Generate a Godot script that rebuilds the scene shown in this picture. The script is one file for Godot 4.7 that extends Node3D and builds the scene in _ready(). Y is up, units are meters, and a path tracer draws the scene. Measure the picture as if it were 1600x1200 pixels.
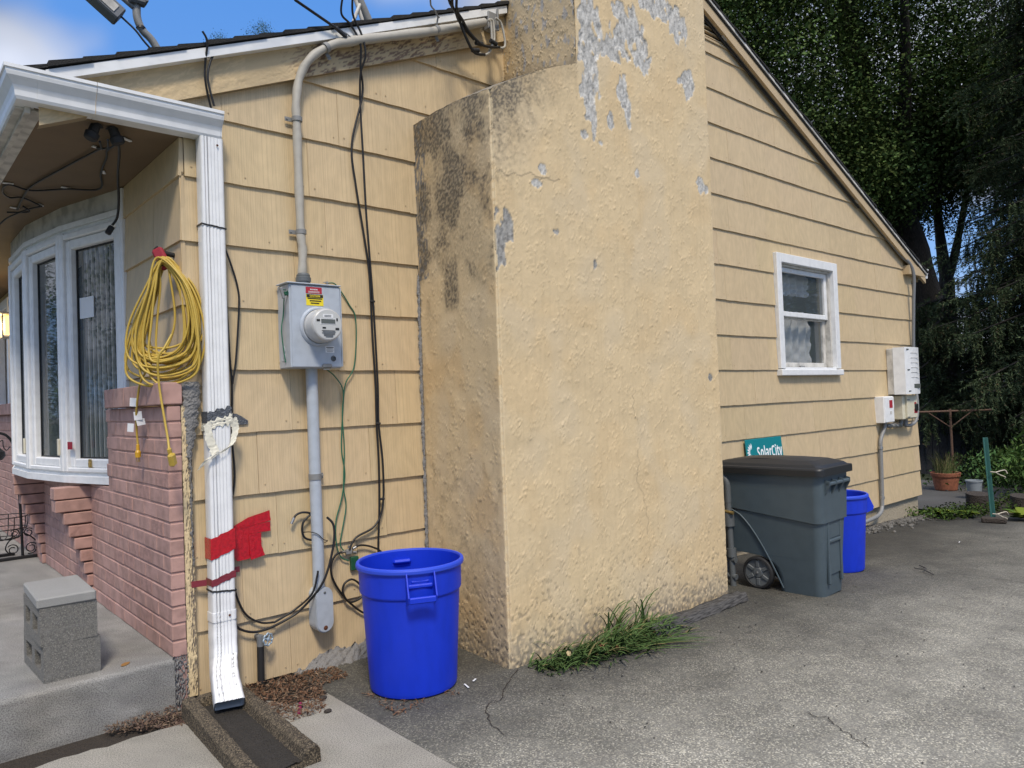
extends Node3D
# A cream shingle-sided house with a stucco chimney, seen from the driveway. x runs along the gable wall, y up, z out of the gable wall; metres.

class MB:
	var v := PackedVector3Array()
	var n := PackedVector3Array()
	var u := PackedVector2Array()
	var c := PackedColorArray()
	var ix := PackedInt32Array()
	var col := Color.WHITE
	var tinted := false

	func vert(p: Vector3, nn: Vector3, uv := Vector2.ZERO) -> int:
		v.append(p); n.append(nn); u.append(uv); c.append(col)
		return v.size() - 1

	func tri(a: int, b: int, d: int) -> void:
		var nn := n[a] + n[b] + n[d]
		if (v[d] - v[a]).cross(v[b] - v[a]).dot(nn) < 0.0:
			ix.append(a); ix.append(d); ix.append(b)
		else:
			ix.append(a); ix.append(b); ix.append(d)

	func quad(a: Vector3, b: Vector3, d: Vector3, e: Vector3, nn: Vector3, sx := 0.0, sy := 0.0) -> void:
		var i := vert(a, nn, Vector2(0, 0)); vert(b, nn, Vector2(sx, 0)); vert(d, nn, Vector2(sx, sy)); vert(e, nn, Vector2(0, sy))
		tri(i, i + 1, i + 2); tri(i, i + 2, i + 3)

	func flat3(a: Vector3, b: Vector3, d: Vector3, toward: Vector3) -> void:
		var nn := (b - a).cross(d - a).normalized()
		if nn.dot(toward) < 0.0: nn = -nn
		var i := vert(a, nn); vert(b, nn); vert(d, nn)
		tri(i, i + 1, i + 2)

	func box(ctr: Vector3, size: Vector3, bev := 0.0, xf := Transform3D()) -> MB:
		var h := size * 0.5
		bev = minf(bev, minf(h.x, minf(h.y, h.z)) * 0.95)
		for a in 3:
			var b := (a + 1) % 3
			var d := (a + 2) % 3
			for s in [-1.0, 1.0]:
				var nn := Vector3.ZERO; nn[a] = s
				var pts := []
				for q in [[-1, -1], [1, -1], [1, 1], [-1, 1]]:
					var p := Vector3.ZERO
					p[a] = s * h[a]; p[b] = q[0] * (h[b] - bev); p[d] = q[1] * (h[d] - bev)
					pts.append(xf * (ctr + p))
				quad(pts[0], pts[1], pts[2], pts[3], xf.basis * nn, size[b], size[d])
		if bev > 0.0:
			for a in 3:
				var b := (a + 1) % 3
				var d := (a + 2) % 3
				for s in [-1.0, 1.0]:
					for t in [-1.0, 1.0]:
						var nn := Vector3.ZERO; nn[b] = s; nn[d] = t
						var pts := []
						for q in [[-1, 0], [1, 0], [1, 1], [-1, 1]]:
							var p := Vector3.ZERO
							p[a] = q[0] * (h[a] - bev)
							p[b] = s * (h[b] if q[1] == 0 else h[b] - bev)
							p[d] = t * (h[d] - bev if q[1] == 0 else h[d])
							pts.append(xf * (ctr + p))
						quad(pts[0], pts[1], pts[2], pts[3], (xf.basis * nn).normalized())
			for sx in [-1.0, 1.0]:
				for sy in [-1.0, 1.0]:
					for sz in [-1.0, 1.0]:
						var k := Vector3(sx, sy, sz)
						flat3(xf * (ctr + k * Vector3(h.x, h.y - bev, h.z - bev)), xf * (ctr + k * Vector3(h.x - bev, h.y, h.z - bev)), xf * (ctr + k * Vector3(h.x - bev, h.y - bev, h.z)), xf.basis * k)
		return self

	func tube(path: Array, r: float, sides := 8, caps := true, rads := []) -> MB:
		var up := Vector3(0.31, 0.83, 0.46)
		var rings := []
		var along := 0.0
		for i in path.size():
			var t: Vector3 = (path[mini(i + 1, path.size() - 1)] - path[maxi(i - 1, 0)])
			if t.length() < 1e-6: t = Vector3.UP
			t = t.normalized()
			if i == 0:
				up = (up - t * up.dot(t))
				if up.length() < 0.1: up = Vector3.RIGHT - t * t.x
			else:
				up = up - t * up.dot(t)
			up = up.normalized()
			var sd := t.cross(up)
			var rr: float = r if rads.is_empty() else rads[i]
			if i > 0: along += (path[i] - path[i - 1]).length()
			var ring := []
			for k in sides + 1:
				var a := TAU * k / sides
				var dd := up * cos(a) + sd * sin(a)
				ring.append(vert(path[i] + dd * rr, dd, Vector2(float(k) / sides, along)))
			rings.append(ring)
			if i > 0:
				for k in sides:
					tri(rings[i - 1][k], rings[i - 1][k + 1], ring[k + 1])
					tri(rings[i - 1][k], ring[k + 1], ring[k])
			if caps and (i == 0 or i == path.size() - 1):
				var nn := -t if i == 0 else t
				var cc := vert(path[i], nn)
				var first := v.size()
				for k in sides + 1:
					vert(v[ring[k]], nn)
				for k in sides:
					tri(cc, first + k, first + k + 1)
		return self

	func lathe(prof: Array, segs := 32, xf := Transform3D(), a0 := 0.0, a1 := TAU) -> MB:
		for i in prof.size() - 1:
			var p: Vector2 = prof[i]
			var q: Vector2 = prof[i + 1]
			var d := q - p
			if d.length() < 1e-7: continue
			var nn2 := Vector2(d.y, -d.x).normalized()
			var first := v.size()
			for k in segs + 1:
				var a := a0 + (a1 - a0) * k / segs
				var ca := cos(a); var sa := sin(a)
				var nn := (xf.basis * Vector3(nn2.x * ca, nn2.y, nn2.x * sa)).normalized()
				vert(xf * Vector3(p.x * ca, p.y, p.x * sa), nn, Vector2(float(k) / segs, p.y))
				vert(xf * Vector3(q.x * ca, q.y, q.x * sa), nn, Vector2(float(k) / segs, q.y))
			for k in segs:
				var b := first + k * 2
				tri(b, b + 1, b + 3); tri(b, b + 3, b + 2)
		return self

	func prism(poly: PackedVector2Array, z0: float, z1: float, xf := Transform3D()) -> MB:
		var area := 0.0
		for i in poly.size():
			area += poly[i].cross(poly[(i + 1) % poly.size()])
		if area < 0.0:
			poly = poly.duplicate(); poly.reverse()
		var t := Geometry2D.triangulate_polygon(poly)
		for s in 2:
			var z := z1 if s == 1 else z0
			var nn := (xf.basis * Vector3(0, 0, 1 if s == 1 else -1)).normalized()
			var first := v.size()
			for p in poly: vert(xf * Vector3(p.x, p.y, z), nn, p)
			for k in range(0, t.size(), 3): tri(first + t[k], first + t[k + 1], first + t[k + 2])
		for i in poly.size():
			var p := poly[i]
			var q := poly[(i + 1) % poly.size()]
			var d := q - p
			if d.length() < 1e-6: continue
			var nn := (xf.basis * Vector3(d.y, -d.x, 0)).normalized()
			quad(xf * Vector3(p.x, p.y, z0), xf * Vector3(q.x, q.y, z0), xf * Vector3(q.x, q.y, z1), xf * Vector3(p.x, p.y, z1), nn, d.length(), z1 - z0)
		return self

	# rings of equal length; crisp along the loft, smooth round it
	func loft(rings: Array, outward_from := true) -> MB:
		var m: int = rings[0].size()
		for i in rings.size() - 1:
			var first := v.size()
			var ctr := Vector3.ZERO
			for p in rings[i]: ctr += p / m
			for k in m + 1:
				var j := k % m
				var du: Vector3 = rings[i][(j + 1) % m] - rings[i][(j + m - 1) % m] + rings[i + 1][(j + 1) % m] - rings[i + 1][(j + m - 1) % m]
				var dv: Vector3 = rings[i + 1][j] - rings[i][j]
				var nn := du.cross(dv).normalized()
				var outd: Vector3 = rings[i][j] - ctr
				if absf(nn.dot(outd)) > 1e-5 and (nn.dot(outd) < 0.0) == outward_from: nn = -nn
				vert(rings[i][j], nn, Vector2(float(k) / m, i)); vert(rings[i + 1][j], nn, Vector2(float(k) / m, i + 1))
			for k in m:
				var b := first + k * 2
				tri(b, b + 1, b + 3); tri(b, b + 3, b + 2)
		return self

	func fan(ring: Array, nn: Vector3) -> MB:
		var ctr := Vector3.ZERO
		for p in ring: ctr += p / ring.size()
		var cc := vert(ctr, nn)
		var first := v.size()
		for p in ring: vert(p, nn)
		for k in ring.size(): tri(cc, first + k, first + (k + 1) % ring.size())
		return self

	# a grid of points, nu columns of nv rows; its normal is turned towards hint
	func grid(pts: PackedVector3Array, nu: int, nv: int, hint: Vector3, cols := PackedColorArray(), uvs := PackedVector2Array()) -> MB:
		var first := v.size()
		for i in nu:
			for j in nv:
				var a := pts[mini(i + 1, nu - 1) * nv + j] - pts[maxi(i - 1, 0) * nv + j]
				var b := pts[i * nv + mini(j + 1, nv - 1)] - pts[i * nv + maxi(j - 1, 0)]
				var nn := a.cross(b)
				nn = nn.normalized() if nn.length() > 1e-12 else hint
				if nn.dot(hint) < 0.0: nn = -nn
				v.append(pts[i * nv + j]); n.append(nn)
				u.append(uvs[i * nv + j] if uvs.size() else Vector2(float(i) / nu, float(j) / nv))
				c.append(cols[i * nv + j] if cols.size() else col)
		for i in nu - 1:
			for j in nv - 1:
				var q := first + i * nv + j
				tri(q, q + nv, q + nv + 1); tri(q, q + nv + 1, q + 1)
		return self

	func mesh() -> ArrayMesh:
		var arr := []
		arr.resize(Mesh.ARRAY_MAX)
		arr[Mesh.ARRAY_VERTEX] = v; arr[Mesh.ARRAY_NORMAL] = n; arr[Mesh.ARRAY_TEX_UV] = u
		if tinted: arr[Mesh.ARRAY_COLOR] = c
		arr[Mesh.ARRAY_INDEX] = ix
		var m := ArrayMesh.new()
		m.add_surface_from_arrays(Mesh.PRIMITIVE_TRIANGLES, arr)
		return m


var used := {}
var M := {}
var rng := RandomNumberGenerator.new()
var house: Node3D

func V3(x: float, y: float, z: float) -> Vector3: return Vector3(x, y, z)

func numbered(called: String) -> String:
	var k: int = used.get(called, 0)
	used[called] = k + 1
	return called if k == 0 else "%s_%03d" % [called, k]

func thing(called: String, label: String, category: String, at := Vector3.ZERO, turn := 0.0, group := "") -> Node3D:
	var o := Node3D.new()
	o.name = numbered(called)
	add_child(o)
	o.position = at; o.rotation.y = turn
	return tag(o, label, category, group)

func tag(o: Node3D, label: String, category: String, group := "") -> Node3D:
	o.set_meta("label", label); o.set_meta("category", category)
	if group: o.set_meta("group", group)
	return o

func obj(called: String, mb, m: Material, parent: Node = null, label := "") -> MeshInstance3D:
	var o := MeshInstance3D.new()
	o.mesh = mb.mesh() if mb is MB else mb
	o.material_override = m
	if parent == null:
		o.name = numbered(called); add_child(o)
	else:
		var k := "%s/%s" % [parent.get_instance_id(), called]
		o.name = called if not used.has(k) else "%s_%03d" % [called, used[k]]
		used[k] = used.get(k, 0) + 1
		parent.add_child(o, true)
	if label: o.set_meta("label", label)
	return o

func one(called: String, mb, m: Material, label: String, category: String, group := "") -> MeshInstance3D:
	var o := obj(called, mb, m)
	tag(o, label, category, group)
	return o

func struct(called: String, mb, m: Material, kind := "structure") -> MeshInstance3D:
	var o := obj(called, mb, m)
	o.set_meta("kind", kind)
	return o

func stuff(called: String, mb, m: Material, label: String, category: String) -> MeshInstance3D:
	var o := one(called, mb, m, label, category)
	o.set_meta("kind", "stuff")
	return o

func copy(src: Node3D, label: String, at: Vector3, turn := 0.0, group := "") -> Node3D:
	var o: Node3D = src.duplicate()
	o.name = numbered(String(src.name).rstrip("_0123456789"))
	add_child(o)
	o.position = at; o.rotation.y = turn
	o.set_meta("label", label)
	if group: o.set_meta("group", group)
	return o

func smooth(pts: Array, sub := 5, closed := false) -> Array:
	var out := []
	var m := pts.size()
	for i in (m if closed else m - 1):
		var a: Vector3 = pts[(i - 1 + m) % m] if closed else pts[maxi(i - 1, 0)]
		var b: Vector3 = pts[i]
		var d: Vector3 = pts[(i + 1) % m]
		var e: Vector3 = pts[(i + 2) % m] if closed else pts[mini(i + 2, m - 1)]
		for k in sub: out.append(b.cubic_interpolate(d, a, e, float(k) / sub))
	out.append(pts[0] if closed else pts[m - 1])
	return out

# a path on the gable wall: x, y pairs at a distance z from it
func on_wall(z: float, xy: Array, sub := 5) -> Array:
	var pts := []
	for p in xy: pts.append(Vector3(p.x, p.y, p.z if p is Vector3 else z))
	return smooth(pts, sub)

func lin(r: float, g: float, b: float) -> Color: return Color(r, g, b).linear_to_srgb()

func noise(kind: int, freq: float, oct := 1, sd := 1) -> FastNoiseLite:
	var f := FastNoiseLite.new()
	f.noise_type = kind; f.frequency = freq; f.seed = sd
	f.fractal_type = FastNoiseLite.FRACTAL_NONE if oct == 1 else FastNoiseLite.FRACTAL_FBM
	f.fractal_octaves = oct
	return f

func ramp(stops: Array) -> Gradient:
	var g := Gradient.new()
	var o := PackedFloat32Array(); var cs := PackedColorArray()
	for s in stops:
		o.append(s[0]); cs.append(s[1] if s[1] is Color else Color(s[1], s[1], s[1]))
	g.offsets = o; g.colors = cs
	return g

func ntex(f: FastNoiseLite, size: int, stops := [], bump := false) -> NoiseTexture2D:
	var t := NoiseTexture2D.new()
	t.width = size; t.height = size; t.seamless = true; t.seamless_blend_skirt = 0.2
	t.noise = f
	if stops.size(): t.color_ramp = ramp(stops)
	return t

# opts: tex, scale (repeats per metre), bump, bumpcm, metal, tint (vertex colours), spec, coat
func mat(called: String, color: Color, rough := 0.8, o := {}) -> StandardMaterial3D:
	var m := StandardMaterial3D.new()
	m.resource_name = called
	m.albedo_color = color; m.roughness = rough
	m.metallic = o.get("metal", 0.0)
	m.metallic_specular = o.get("spec", 0.5)
	if o.has("tex"): m.albedo_texture = o.tex
	if o.has("bump"):
		m.heightmap_enabled = true; m.heightmap_texture = o.bump; m.heightmap_scale = o.get("bumpcm", 0.1)
	if o.has("rtex"): m.roughness_texture = o.rtex
	if (o.has("tex") or o.has("bump") or o.has("rtex")) and not o.get("uv", false):
		m.uv1_triplanar = true; m.uv1_world_triplanar = o.get("world", true); m.uv1_triplanar_sharpness = 4.0
	var s = o.get("scale", 1.0)
	m.uv1_scale = s if s is Vector3 else Vector3(s, s, s)
	if o.get("tint", false): m.vertex_color_use_as_albedo = true
	if o.has("coat"):
		m.clearcoat_enabled = true; m.clearcoat = o.coat; m.clearcoat_roughness = 0.1
	if o.has("back"):
		m.backlight_enabled = true; m.backlight = o.back
	M[called] = m
	return m

func sky_image() -> Image:
	var w := 1024
	var h := 512
	var data := PackedFloat32Array()
	data.resize(w * h * 3)
	var f := noise(FastNoiseLite.TYPE_SIMPLEX_SMOOTH, 0.55, 5, 23)
	var g := noise(FastNoiseLite.TYPE_SIMPLEX_SMOOTH, 1.6, 4, 5)
	for j in h:
		var el := PI * 0.5 - PI * (j + 0.5) / h
		var y := sin(el)
		var cy := cos(el)
		var yy := maxf(y, 0.0)
		var base := Vector3(0.042, 0.155, 0.43).lerp(Vector3(0.25, 0.39, 0.60), pow(1.0 - yy, 3.6))
		for i in w:
			var az := TAU * (i + 0.5) / w
			var d := Vector3(sin(az) * cy, y, -cos(az) * cy)
			var p := d / (yy * 0.75 + 0.25)
			var k := f.get_noise_3d(p.x * 1.5 + 3.1, p.y * 1.5, p.z * 1.5 + SKY_SHIFT)
			var cov := smoothstep(-0.16, 0.24, k)
			var shade := 0.72 + 0.75 * g.get_noise_3d(p.x, p.y, p.z)
			var cloud := Vector3(0.91, 0.96, 1.10) * (SKY_CLOUD * shade * lerpf(0.38, 1.0, smoothstep(0.40, 0.75, yy)))
			var cc := base.lerp(cloud, cov * 0.92)
			if y < 0.0: cc = Vector3(0.16, 0.16, 0.15)
			var q := (j * w + i) * 3
			data[q] = cc.x; data[q + 1] = cc.y; data[q + 2] = cc.z
	return Image.create_from_data(w, h, false, Image.FORMAT_RGBF, data.to_byte_array())

const SKY_SHIFT := 10.01
const SKY_CLOUD := 1.45

func stripes() -> ImageTexture:
	var w := 512
	var h := 64
	var data := PackedByteArray()
	data.resize(w * h)
	var f := noise(FastNoiseLite.TYPE_SIMPLEX, 1.0, 1, 4)
	for i in w:
		var a := TAU * i / w
		var s := 0.5 + 0.32 * f.get_noise_2d(cos(a) * 11.0, sin(a) * 11.0) + 0.38 * f.get_noise_2d(cos(a) * 24.0 + 50.0, sin(a) * 24.0)
		s = smoothstep(0.18, 0.62, s)
		for j in h:
			var b := TAU * j / h
			var t := s + 0.14 * f.get_noise_3d(cos(a) * 30.0, sin(a) * 30.0, sin(b) * 2.0)
			data[j * w + i] = clampi(int(t * 255.0), 0, 255)
	return ImageTexture.create_from_image(Image.create_from_data(w, h, false, Image.FORMAT_L8, data))

# black lettering and blocks on a coloured label, drawn into a picture
func label_image(w: int, h: int, back: Color, rects: Array) -> ImageTexture:
	var im := Image.create(w, h, false, Image.FORMAT_RGBA8)
	im.fill(back)
	for r in rects: im.fill_rect(Rect2i(r[0], r[1], r[2], r[3]), r[4])
	return ImageTexture.create_from_image(im)

func materials() -> void:
	var S := FastNoiseLite.TYPE_SIMPLEX_SMOOTH
	var blotch := ntex(noise(S, 0.012, 4, 3), 512, [[0.25, 0.80], [0.5, 0.93], [0.8, 1.0]])
	var faint := ntex(noise(S, 0.010, 4, 3), 512, [[0.2, 0.955], [0.5, 0.985], [0.8, 1.0]])
	var mild := ntex(noise(S, 0.012, 4, 5), 512, [[0.2, 0.87], [0.5, 0.95], [0.8, 1.0]])
	var fine := ntex(noise(S, 0.09, 4, 8), 512)
	var rough := ntex(noise(S, 0.03, 4, 12), 512)
	var cell := noise(FastNoiseLite.TYPE_CELLULAR, 0.085, 1, 21)
	cell.cellular_return_type = FastNoiseLite.RETURN_CELL_VALUE
	cell.cellular_jitter = 1.0
	var agg := ntex(cell, 1024, [[0.0, 0.55], [0.4, 0.65], [0.66, 0.71], [0.78, Color(0.86, 0.85, 0.82)], [0.86, 0.70], [0.95, Color(0.99, 0.98, 0.95)], [1.0, Color(1, 1, 1)]])
	var cd := noise(FastNoiseLite.TYPE_CELLULAR, 0.085, 1, 21)
	cd.cellular_return_type = FastNoiseLite.RETURN_DISTANCE2_SUB
	var aggb := ntex(cd, 1024)
	var cg := noise(FastNoiseLite.TYPE_CELLULAR, 0.085, 1, 22)
	cg.cellular_return_type = FastNoiseLite.RETURN_CELL_VALUE
	var grit := ntex(cg, 1024, [[0.0, Color(0.30, 0.28, 0.25)], [0.5, Color(0.55, 0.52, 0.46)], [0.8, Color(0.78, 0.73, 0.64)], [1.0, Color(1, 0.95, 0.85)]])
	var conc := ntex(noise(FastNoiseLite.TYPE_SIMPLEX, 0.11, 5, 31), 1024, [[0.2, 0.70], [0.42, 0.90], [0.7, 1.0]])
	var pores := noise(FastNoiseLite.TYPE_CELLULAR, 0.06, 1, 44)
	pores.cellular_return_type = FastNoiseLite.RETURN_DISTANCE
	var pit := ntex(noise(FastNoiseLite.TYPE_SIMPLEX, 0.16, 3, 17), 512, [[0.28, 0.35], [0.42, 0.85], [0.7, 1.0]])
	var wood := ntex(noise(S, 0.03, 5, 9), 512, [[0.2, 0.55], [0.5, 0.85], [0.8, 1.0]])
	var str_tex := stripes()
	mat("siding", lin(0.655, 0.506, 0.304), 0.6, {"tex": blotch, "bump": str_tex, "bumpcm": 0.055, "uv": true, "tint": true})
	M.siding.uv1_scale = Vector3(1.6, 1.6, 1.6)
	M.siding.albedo_texture = str_tex_color(str_tex)
	mat("cream", lin(0.63, 0.485, 0.265), 0.6, {"tex": faint, "scale": 1.3, "bump": fine, "bumpcm": 0.03})
	mat("cream_dull", lin(0.52, 0.395, 0.235), 0.65, {"tex": faint, "scale": 1.3, "bump": fine, "bumpcm": 0.05, "tint": true})
	mat("soffit", lin(0.170, 0.115, 0.062), 0.7, {"tex": faint, "scale": 0.8})
	mat("stucco", Color.WHITE, 0.8, {"tint": true, "bump": fine, "bumpcm": 0.035, "scale": 2.5})
	mat("painted", Color.WHITE, 0.75, {"tint": true, "bump": rough, "bumpcm": 0.15, "scale": 3.0})
	mat("white_metal", lin(0.78, 0.79, 0.79), 0.38, {"tex": faint, "scale": 1.7})
	mat("white_vinyl", lin(0.82, 0.825, 0.82), 0.45, {"tex": faint, "scale": 2.1})
	mat("white_old", lin(0.62, 0.60, 0.55), 0.6, {"tex": blotch, "scale": 1.1})
	mat("brick", lin(0.445, 0.268, 0.224), 0.78, {"tex": mild, "scale": 1.6, "bump": rough, "bumpcm": 0.10})
	mat("brick_b", lin(0.42, 0.245, 0.205), 0.8, {"tex": mild, "scale": 2.6, "bump": rough, "bumpcm": 0.14})
	mat("brick_c", lin(0.475, 0.285, 0.240), 0.76, {"tex": mild, "scale": 1.1, "bump": rough, "bumpcm": 0.10})
	mat("brick_dark", lin(0.425, 0.255, 0.213), 0.8, {"tex": mild, "scale": 1.6, "bump": rough, "bumpcm": 0.10})
	mat("cement", lin(0.24, 0.235, 0.23), 0.92, {"tex": conc, "scale": 2.0, "bump": rough, "bumpcm": 0.6})
	mat("foundation", lin(0.42, 0.36, 0.26), 0.9, {"tex": conc, "scale": 1.5, "bump": rough, "bumpcm": 0.5})
	mat("concrete", Color.WHITE, 0.9, {"tex": conc, "scale": 1.1, "bump": pit, "bumpcm": 0.012, "tint": true})
	mat("block", lin(0.50, 0.485, 0.445), 0.95, {"tex": agg, "scale": 5.5, "bump": pit, "bumpcm": 0.4})
	mat("paver", lin(0.34, 0.335, 0.315), 0.92, {"tex": conc, "scale": 3.0, "bump": pit, "bumpcm": 0.15})
	mat("splash", lin(0.30, 0.268, 0.225), 0.95, {"tex": grit, "scale": 3.0, "bump": aggb, "bumpcm": 0.5})
	mat("driveway", Color.WHITE, 0.88, {"tex": agg, "scale": 2.1, "bump": aggb, "bumpcm": 0.09, "tint": true})
	mat("soil", lin(0.055, 0.042, 0.030), 1.0, {"tex": pit, "scale": 3.0, "bump": rough, "bumpcm": 1.0})
	mat("yard", lin(0.045, 0.060, 0.028), 1.0, {"tex": blotch, "scale": 0.5, "bump": rough, "bumpcm": 1.0})
	mat("roofing", lin(0.030, 0.029, 0.028), 0.95, {"tex": pit, "scale": 3.0, "bump": fine, "bumpcm": 0.3})
	mat("galv", lin(0.235, 0.238, 0.235), 0.55, {"tex": faint, "scale": 4.0, "metal": 0.1})
	mat("box_grey", lin(0.42, 0.465, 0.525), 0.50, {"tex": faint, "scale": 3.0})
	mat("pvc_grey", lin(0.42, 0.465, 0.52), 0.5, {"tex": faint, "scale": 3.0})
	mat("painted_pipe", lin(0.42, 0.40, 0.35), 0.6, {"tex": faint, "scale": 3.0})
	mat("dark_grey", lin(0.10, 0.11, 0.115), 0.5, {})
	mat("mid_grey", lin(0.17, 0.18, 0.19), 0.5, {"tex": faint, "scale": 4.0})
	mat("black", lin(0.010, 0.010, 0.011), 0.45, {})
	mat("black_rubber", lin(0.016, 0.016, 0.017), 0.7, {})
	mat("steel", lin(0.40, 0.40, 0.39), 0.4, {"metal": 0.8})
	mat("brass", lin(0.50, 0.36, 0.14), 0.4, {"metal": 0.8})
	mat("rust", lin(0.16, 0.055, 0.025), 0.9, {"tex": pit, "scale": 9.0})
	mat("rust_pole", lin(0.13, 0.075, 0.050), 0.9, {"tex": blotch, "scale": 5.0})
	mat("blue_bin", lin(0.006, 0.036, 0.56), 0.44, {"tex": faint, "scale": Vector3(3.0, 1.1, 3.0), "bump": fine, "bumpcm": 0.02, "spec": 0.45})
	mat("bin_rim", lin(0.022, 0.066, 0.58), 0.5, {})  # worn, paler rim; its bluish highlight is put into the colour too
	mat("cart", lin(0.066, 0.092, 0.108), 0.5, {"tex": faint, "scale": 1.5, "bump": fine, "bumpcm": 0.02})
	mat("cart_lid", lin(0.0150, 0.0160, 0.0172), 0.48, {"tex": faint, "scale": 2.0})
	mat("yellow", lin(0.50, 0.345, 0.055), 0.45, {"tex": faint, "scale": 6.0})
	mat("yellow_plug", lin(0.55, 0.31, 0.02), 0.4, {})
	mat("red_strap", lin(0.30, 0.018, 0.035), 0.7, {})
	mat("red_tape", lin(0.50, 0.009, 0.020), 0.16, {"tex": mild, "scale": 8.0, "bump": rough, "bumpcm": 0.07})
	mat("maroon_tape", lin(0.19, 0.022, 0.035), 0.4, {})
	mat("duct_tape", lin(0.15, 0.165, 0.19), 0.4, {"tex": pit, "scale": 7.0, "bump": rough, "bumpcm": 0.3, "metal": 0.2})
	mat("masking", lin(0.72, 0.69, 0.57), 0.6, {"tex": faint, "scale": 5.0, "bump": rough, "bumpcm": 0.08})
	mat("green_wire", lin(0.02, 0.13, 0.075), 0.5, {})
	mat("green_clip", lin(0.008, 0.075, 0.035), 0.5, {})
	mat("paper", lin(0.72, 0.73, 0.74), 0.6, {})
	mat("valve_blue", lin(0.36, 0.46, 0.55), 0.45, {"metal": 0.4})
	mat("glass", Color(0.75, 0.82, 0.85, 0.10), 0.02, {})
	M.glass.transparency = BaseMaterial3D.TRANSPARENCY_ALPHA
	mat("blind", lin(0.80, 0.76, 0.66), 0.7, {})
	mat("curtain", lin(0.34, 0.355, 0.37), 0.9, {"back": Color(0.5, 0.5, 0.5)})
	mat("room", lin(0.05, 0.045, 0.04), 0.9, {})
	mat("weathered", lin(0.10, 0.095, 0.09), 0.95, {"tex": wood, "scale": Vector3(0.6, 6.0, 7.0), "bump": wood, "bumpcm": 0.6})
	mat("litter", Color.WHITE, 0.95, {"tint": true})
	mat("leaf", Color.WHITE, 0.75, {"tint": true, "back": Color(0.25, 0.3, 0.1), "spec": 0.12})
	mat("bark", lin(0.030, 0.026, 0.022), 0.95, {"tex": wood, "scale": Vector3(3, 0.6, 3), "bump": rough, "bumpcm": 1.5})
	mat("fence", lin(0.060, 0.062, 0.070), 0.9, {"tex": wood, "scale": Vector3(5, 0.8, 5)})
	mat("terracotta", lin(0.33, 0.120, 0.065), 0.8, {"tex": blotch, "scale": 3.0})
	mat("teal_sign", lin(0.004, 0.20, 0.225), 0.4, {})
	mat("sign_white", lin(0.82, 0.84, 0.84), 0.5, {})
	mat("stake_green", lin(0.035, 0.13, 0.115), 0.6, {})
	mat("cloth_tie", lin(0.50, 0.45, 0.36), 0.8, {})
	mat("lcd", lin(0.10, 0.11, 0.10), 0.3, {})
	mat("meter_face", lin(0.50, 0.51, 0.50), 0.5, {})
	mat("ink", lin(0.012, 0.012, 0.012), 0.6, {})
	mat("label_red", lin(0.38, 0.02, 0.035), 0.5, {})
	mat("label_yellow", lin(0.78, 0.62, 0.02), 0.5, {})
	mat("ivory", lin(0.66, 0.62, 0.48), 0.5, {"tex": faint, "scale": 4.0})
	mat("gravel", lin(0.36, 0.35, 0.33), 0.95, {"tint": true})
	mat("rock", lin(0.075, 0.06, 0.048), 0.95, {"tex": pit, "scale": 3.0, "bump": rough, "bumpcm": 1.0})

func str_tex_color(t: ImageTexture) -> ImageTexture:
	var im := t.get_image()
	var w := im.get_width()
	var h := im.get_height()
	var d := im.get_data()
	var f := noise(FastNoiseLite.TYPE_SIMPLEX_SMOOTH, 1.0, 3, 77)
	for j in h:
		for i in w:
			var a := TAU * i / w
			var b := TAU * j / h
			var k := f.get_noise_3d(cos(a) * 1.5, sin(a) * 1.5 + cos(b) * 0.9, sin(b) * 0.9)
			d[j * w + i] = clampi(int(233.0 + 13.0 * d[j * w + i] / 255.0 + 12.0 * k), 0, 255)
	return ImageTexture.create_from_image(Image.create_from_data(w, h, false, Image.FORMAT_L8, d))


func _ready() -> void:
	rng.seed = 20
	var cam := Camera3D.new()
	cam.name = "camera"
	add_child(cam)
	cam.transform = Transform3D(Basis(Vector3(0.752168, -0.03606096, 0.65798397), Vector3(0.01244188, 0.99910073, 0.04053313), Vector3(-0.65885393, -0.02230117, 0.75194026)), Vector3(-1.18757, 1.31279, 3.57580)).orthonormalized()
	cam.fov = 54.49
	cam.near = 0.05
	cam.far = 400.0
	cam.current = true
	var env := Environment.new()
	var sky := Sky.new()
	var pan := PanoramaSkyMaterial.new()
	pan.panorama = ImageTexture.create_from_image(sky_image())
	sky.sky_material = pan
	env.background_mode = Environment.BG_SKY
	env.sky = sky
	env.background_energy_multiplier = 1.0
	env.tonemap_mode = Environment.TONE_MAPPER_LINEAR
	env.tonemap_exposure = 1.8
	env.sdfgi_enabled = true; env.ssao_enabled = true; env.ssil_enabled = true
	var we := WorldEnvironment.new()
	we.name = "world"
	we.environment = env
	add_child(we)
	var sun := DirectionalLight3D.new()
	sun.name = "sun"
	add_child(sun)
	sun.look_at_from_position(Vector3.ZERO, -Vector3(-0.30, 0.80, 0.52), Vector3.UP)
	sun.light_energy = 0.56
	sun.light_color = Color(1.0, 0.95, 0.87)
	sun.light_angular_distance = 10.0
	sun.shadow_enabled = true
	materials()
	build_ground()
	build_house()
	build_chimney()
	build_roof()
	build_bay_window()
	build_brick_wall()
	build_gable_window()
	build_gutter()
	build_downspout()
	build_meter()
	build_wires()
	build_solar()
	build_porch_things()
	build_bins()
	build_cart()
	build_ground_things()
	build_yard()
	build_trees()

# ---------------------------------------------------------------- ground
func gy(x: float, _z := 0.0) -> float:
	var y := 0.0
	if x > 2.4: y -= 0.041 * (minf(x, 8.6) - 2.4)
	return y

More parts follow.
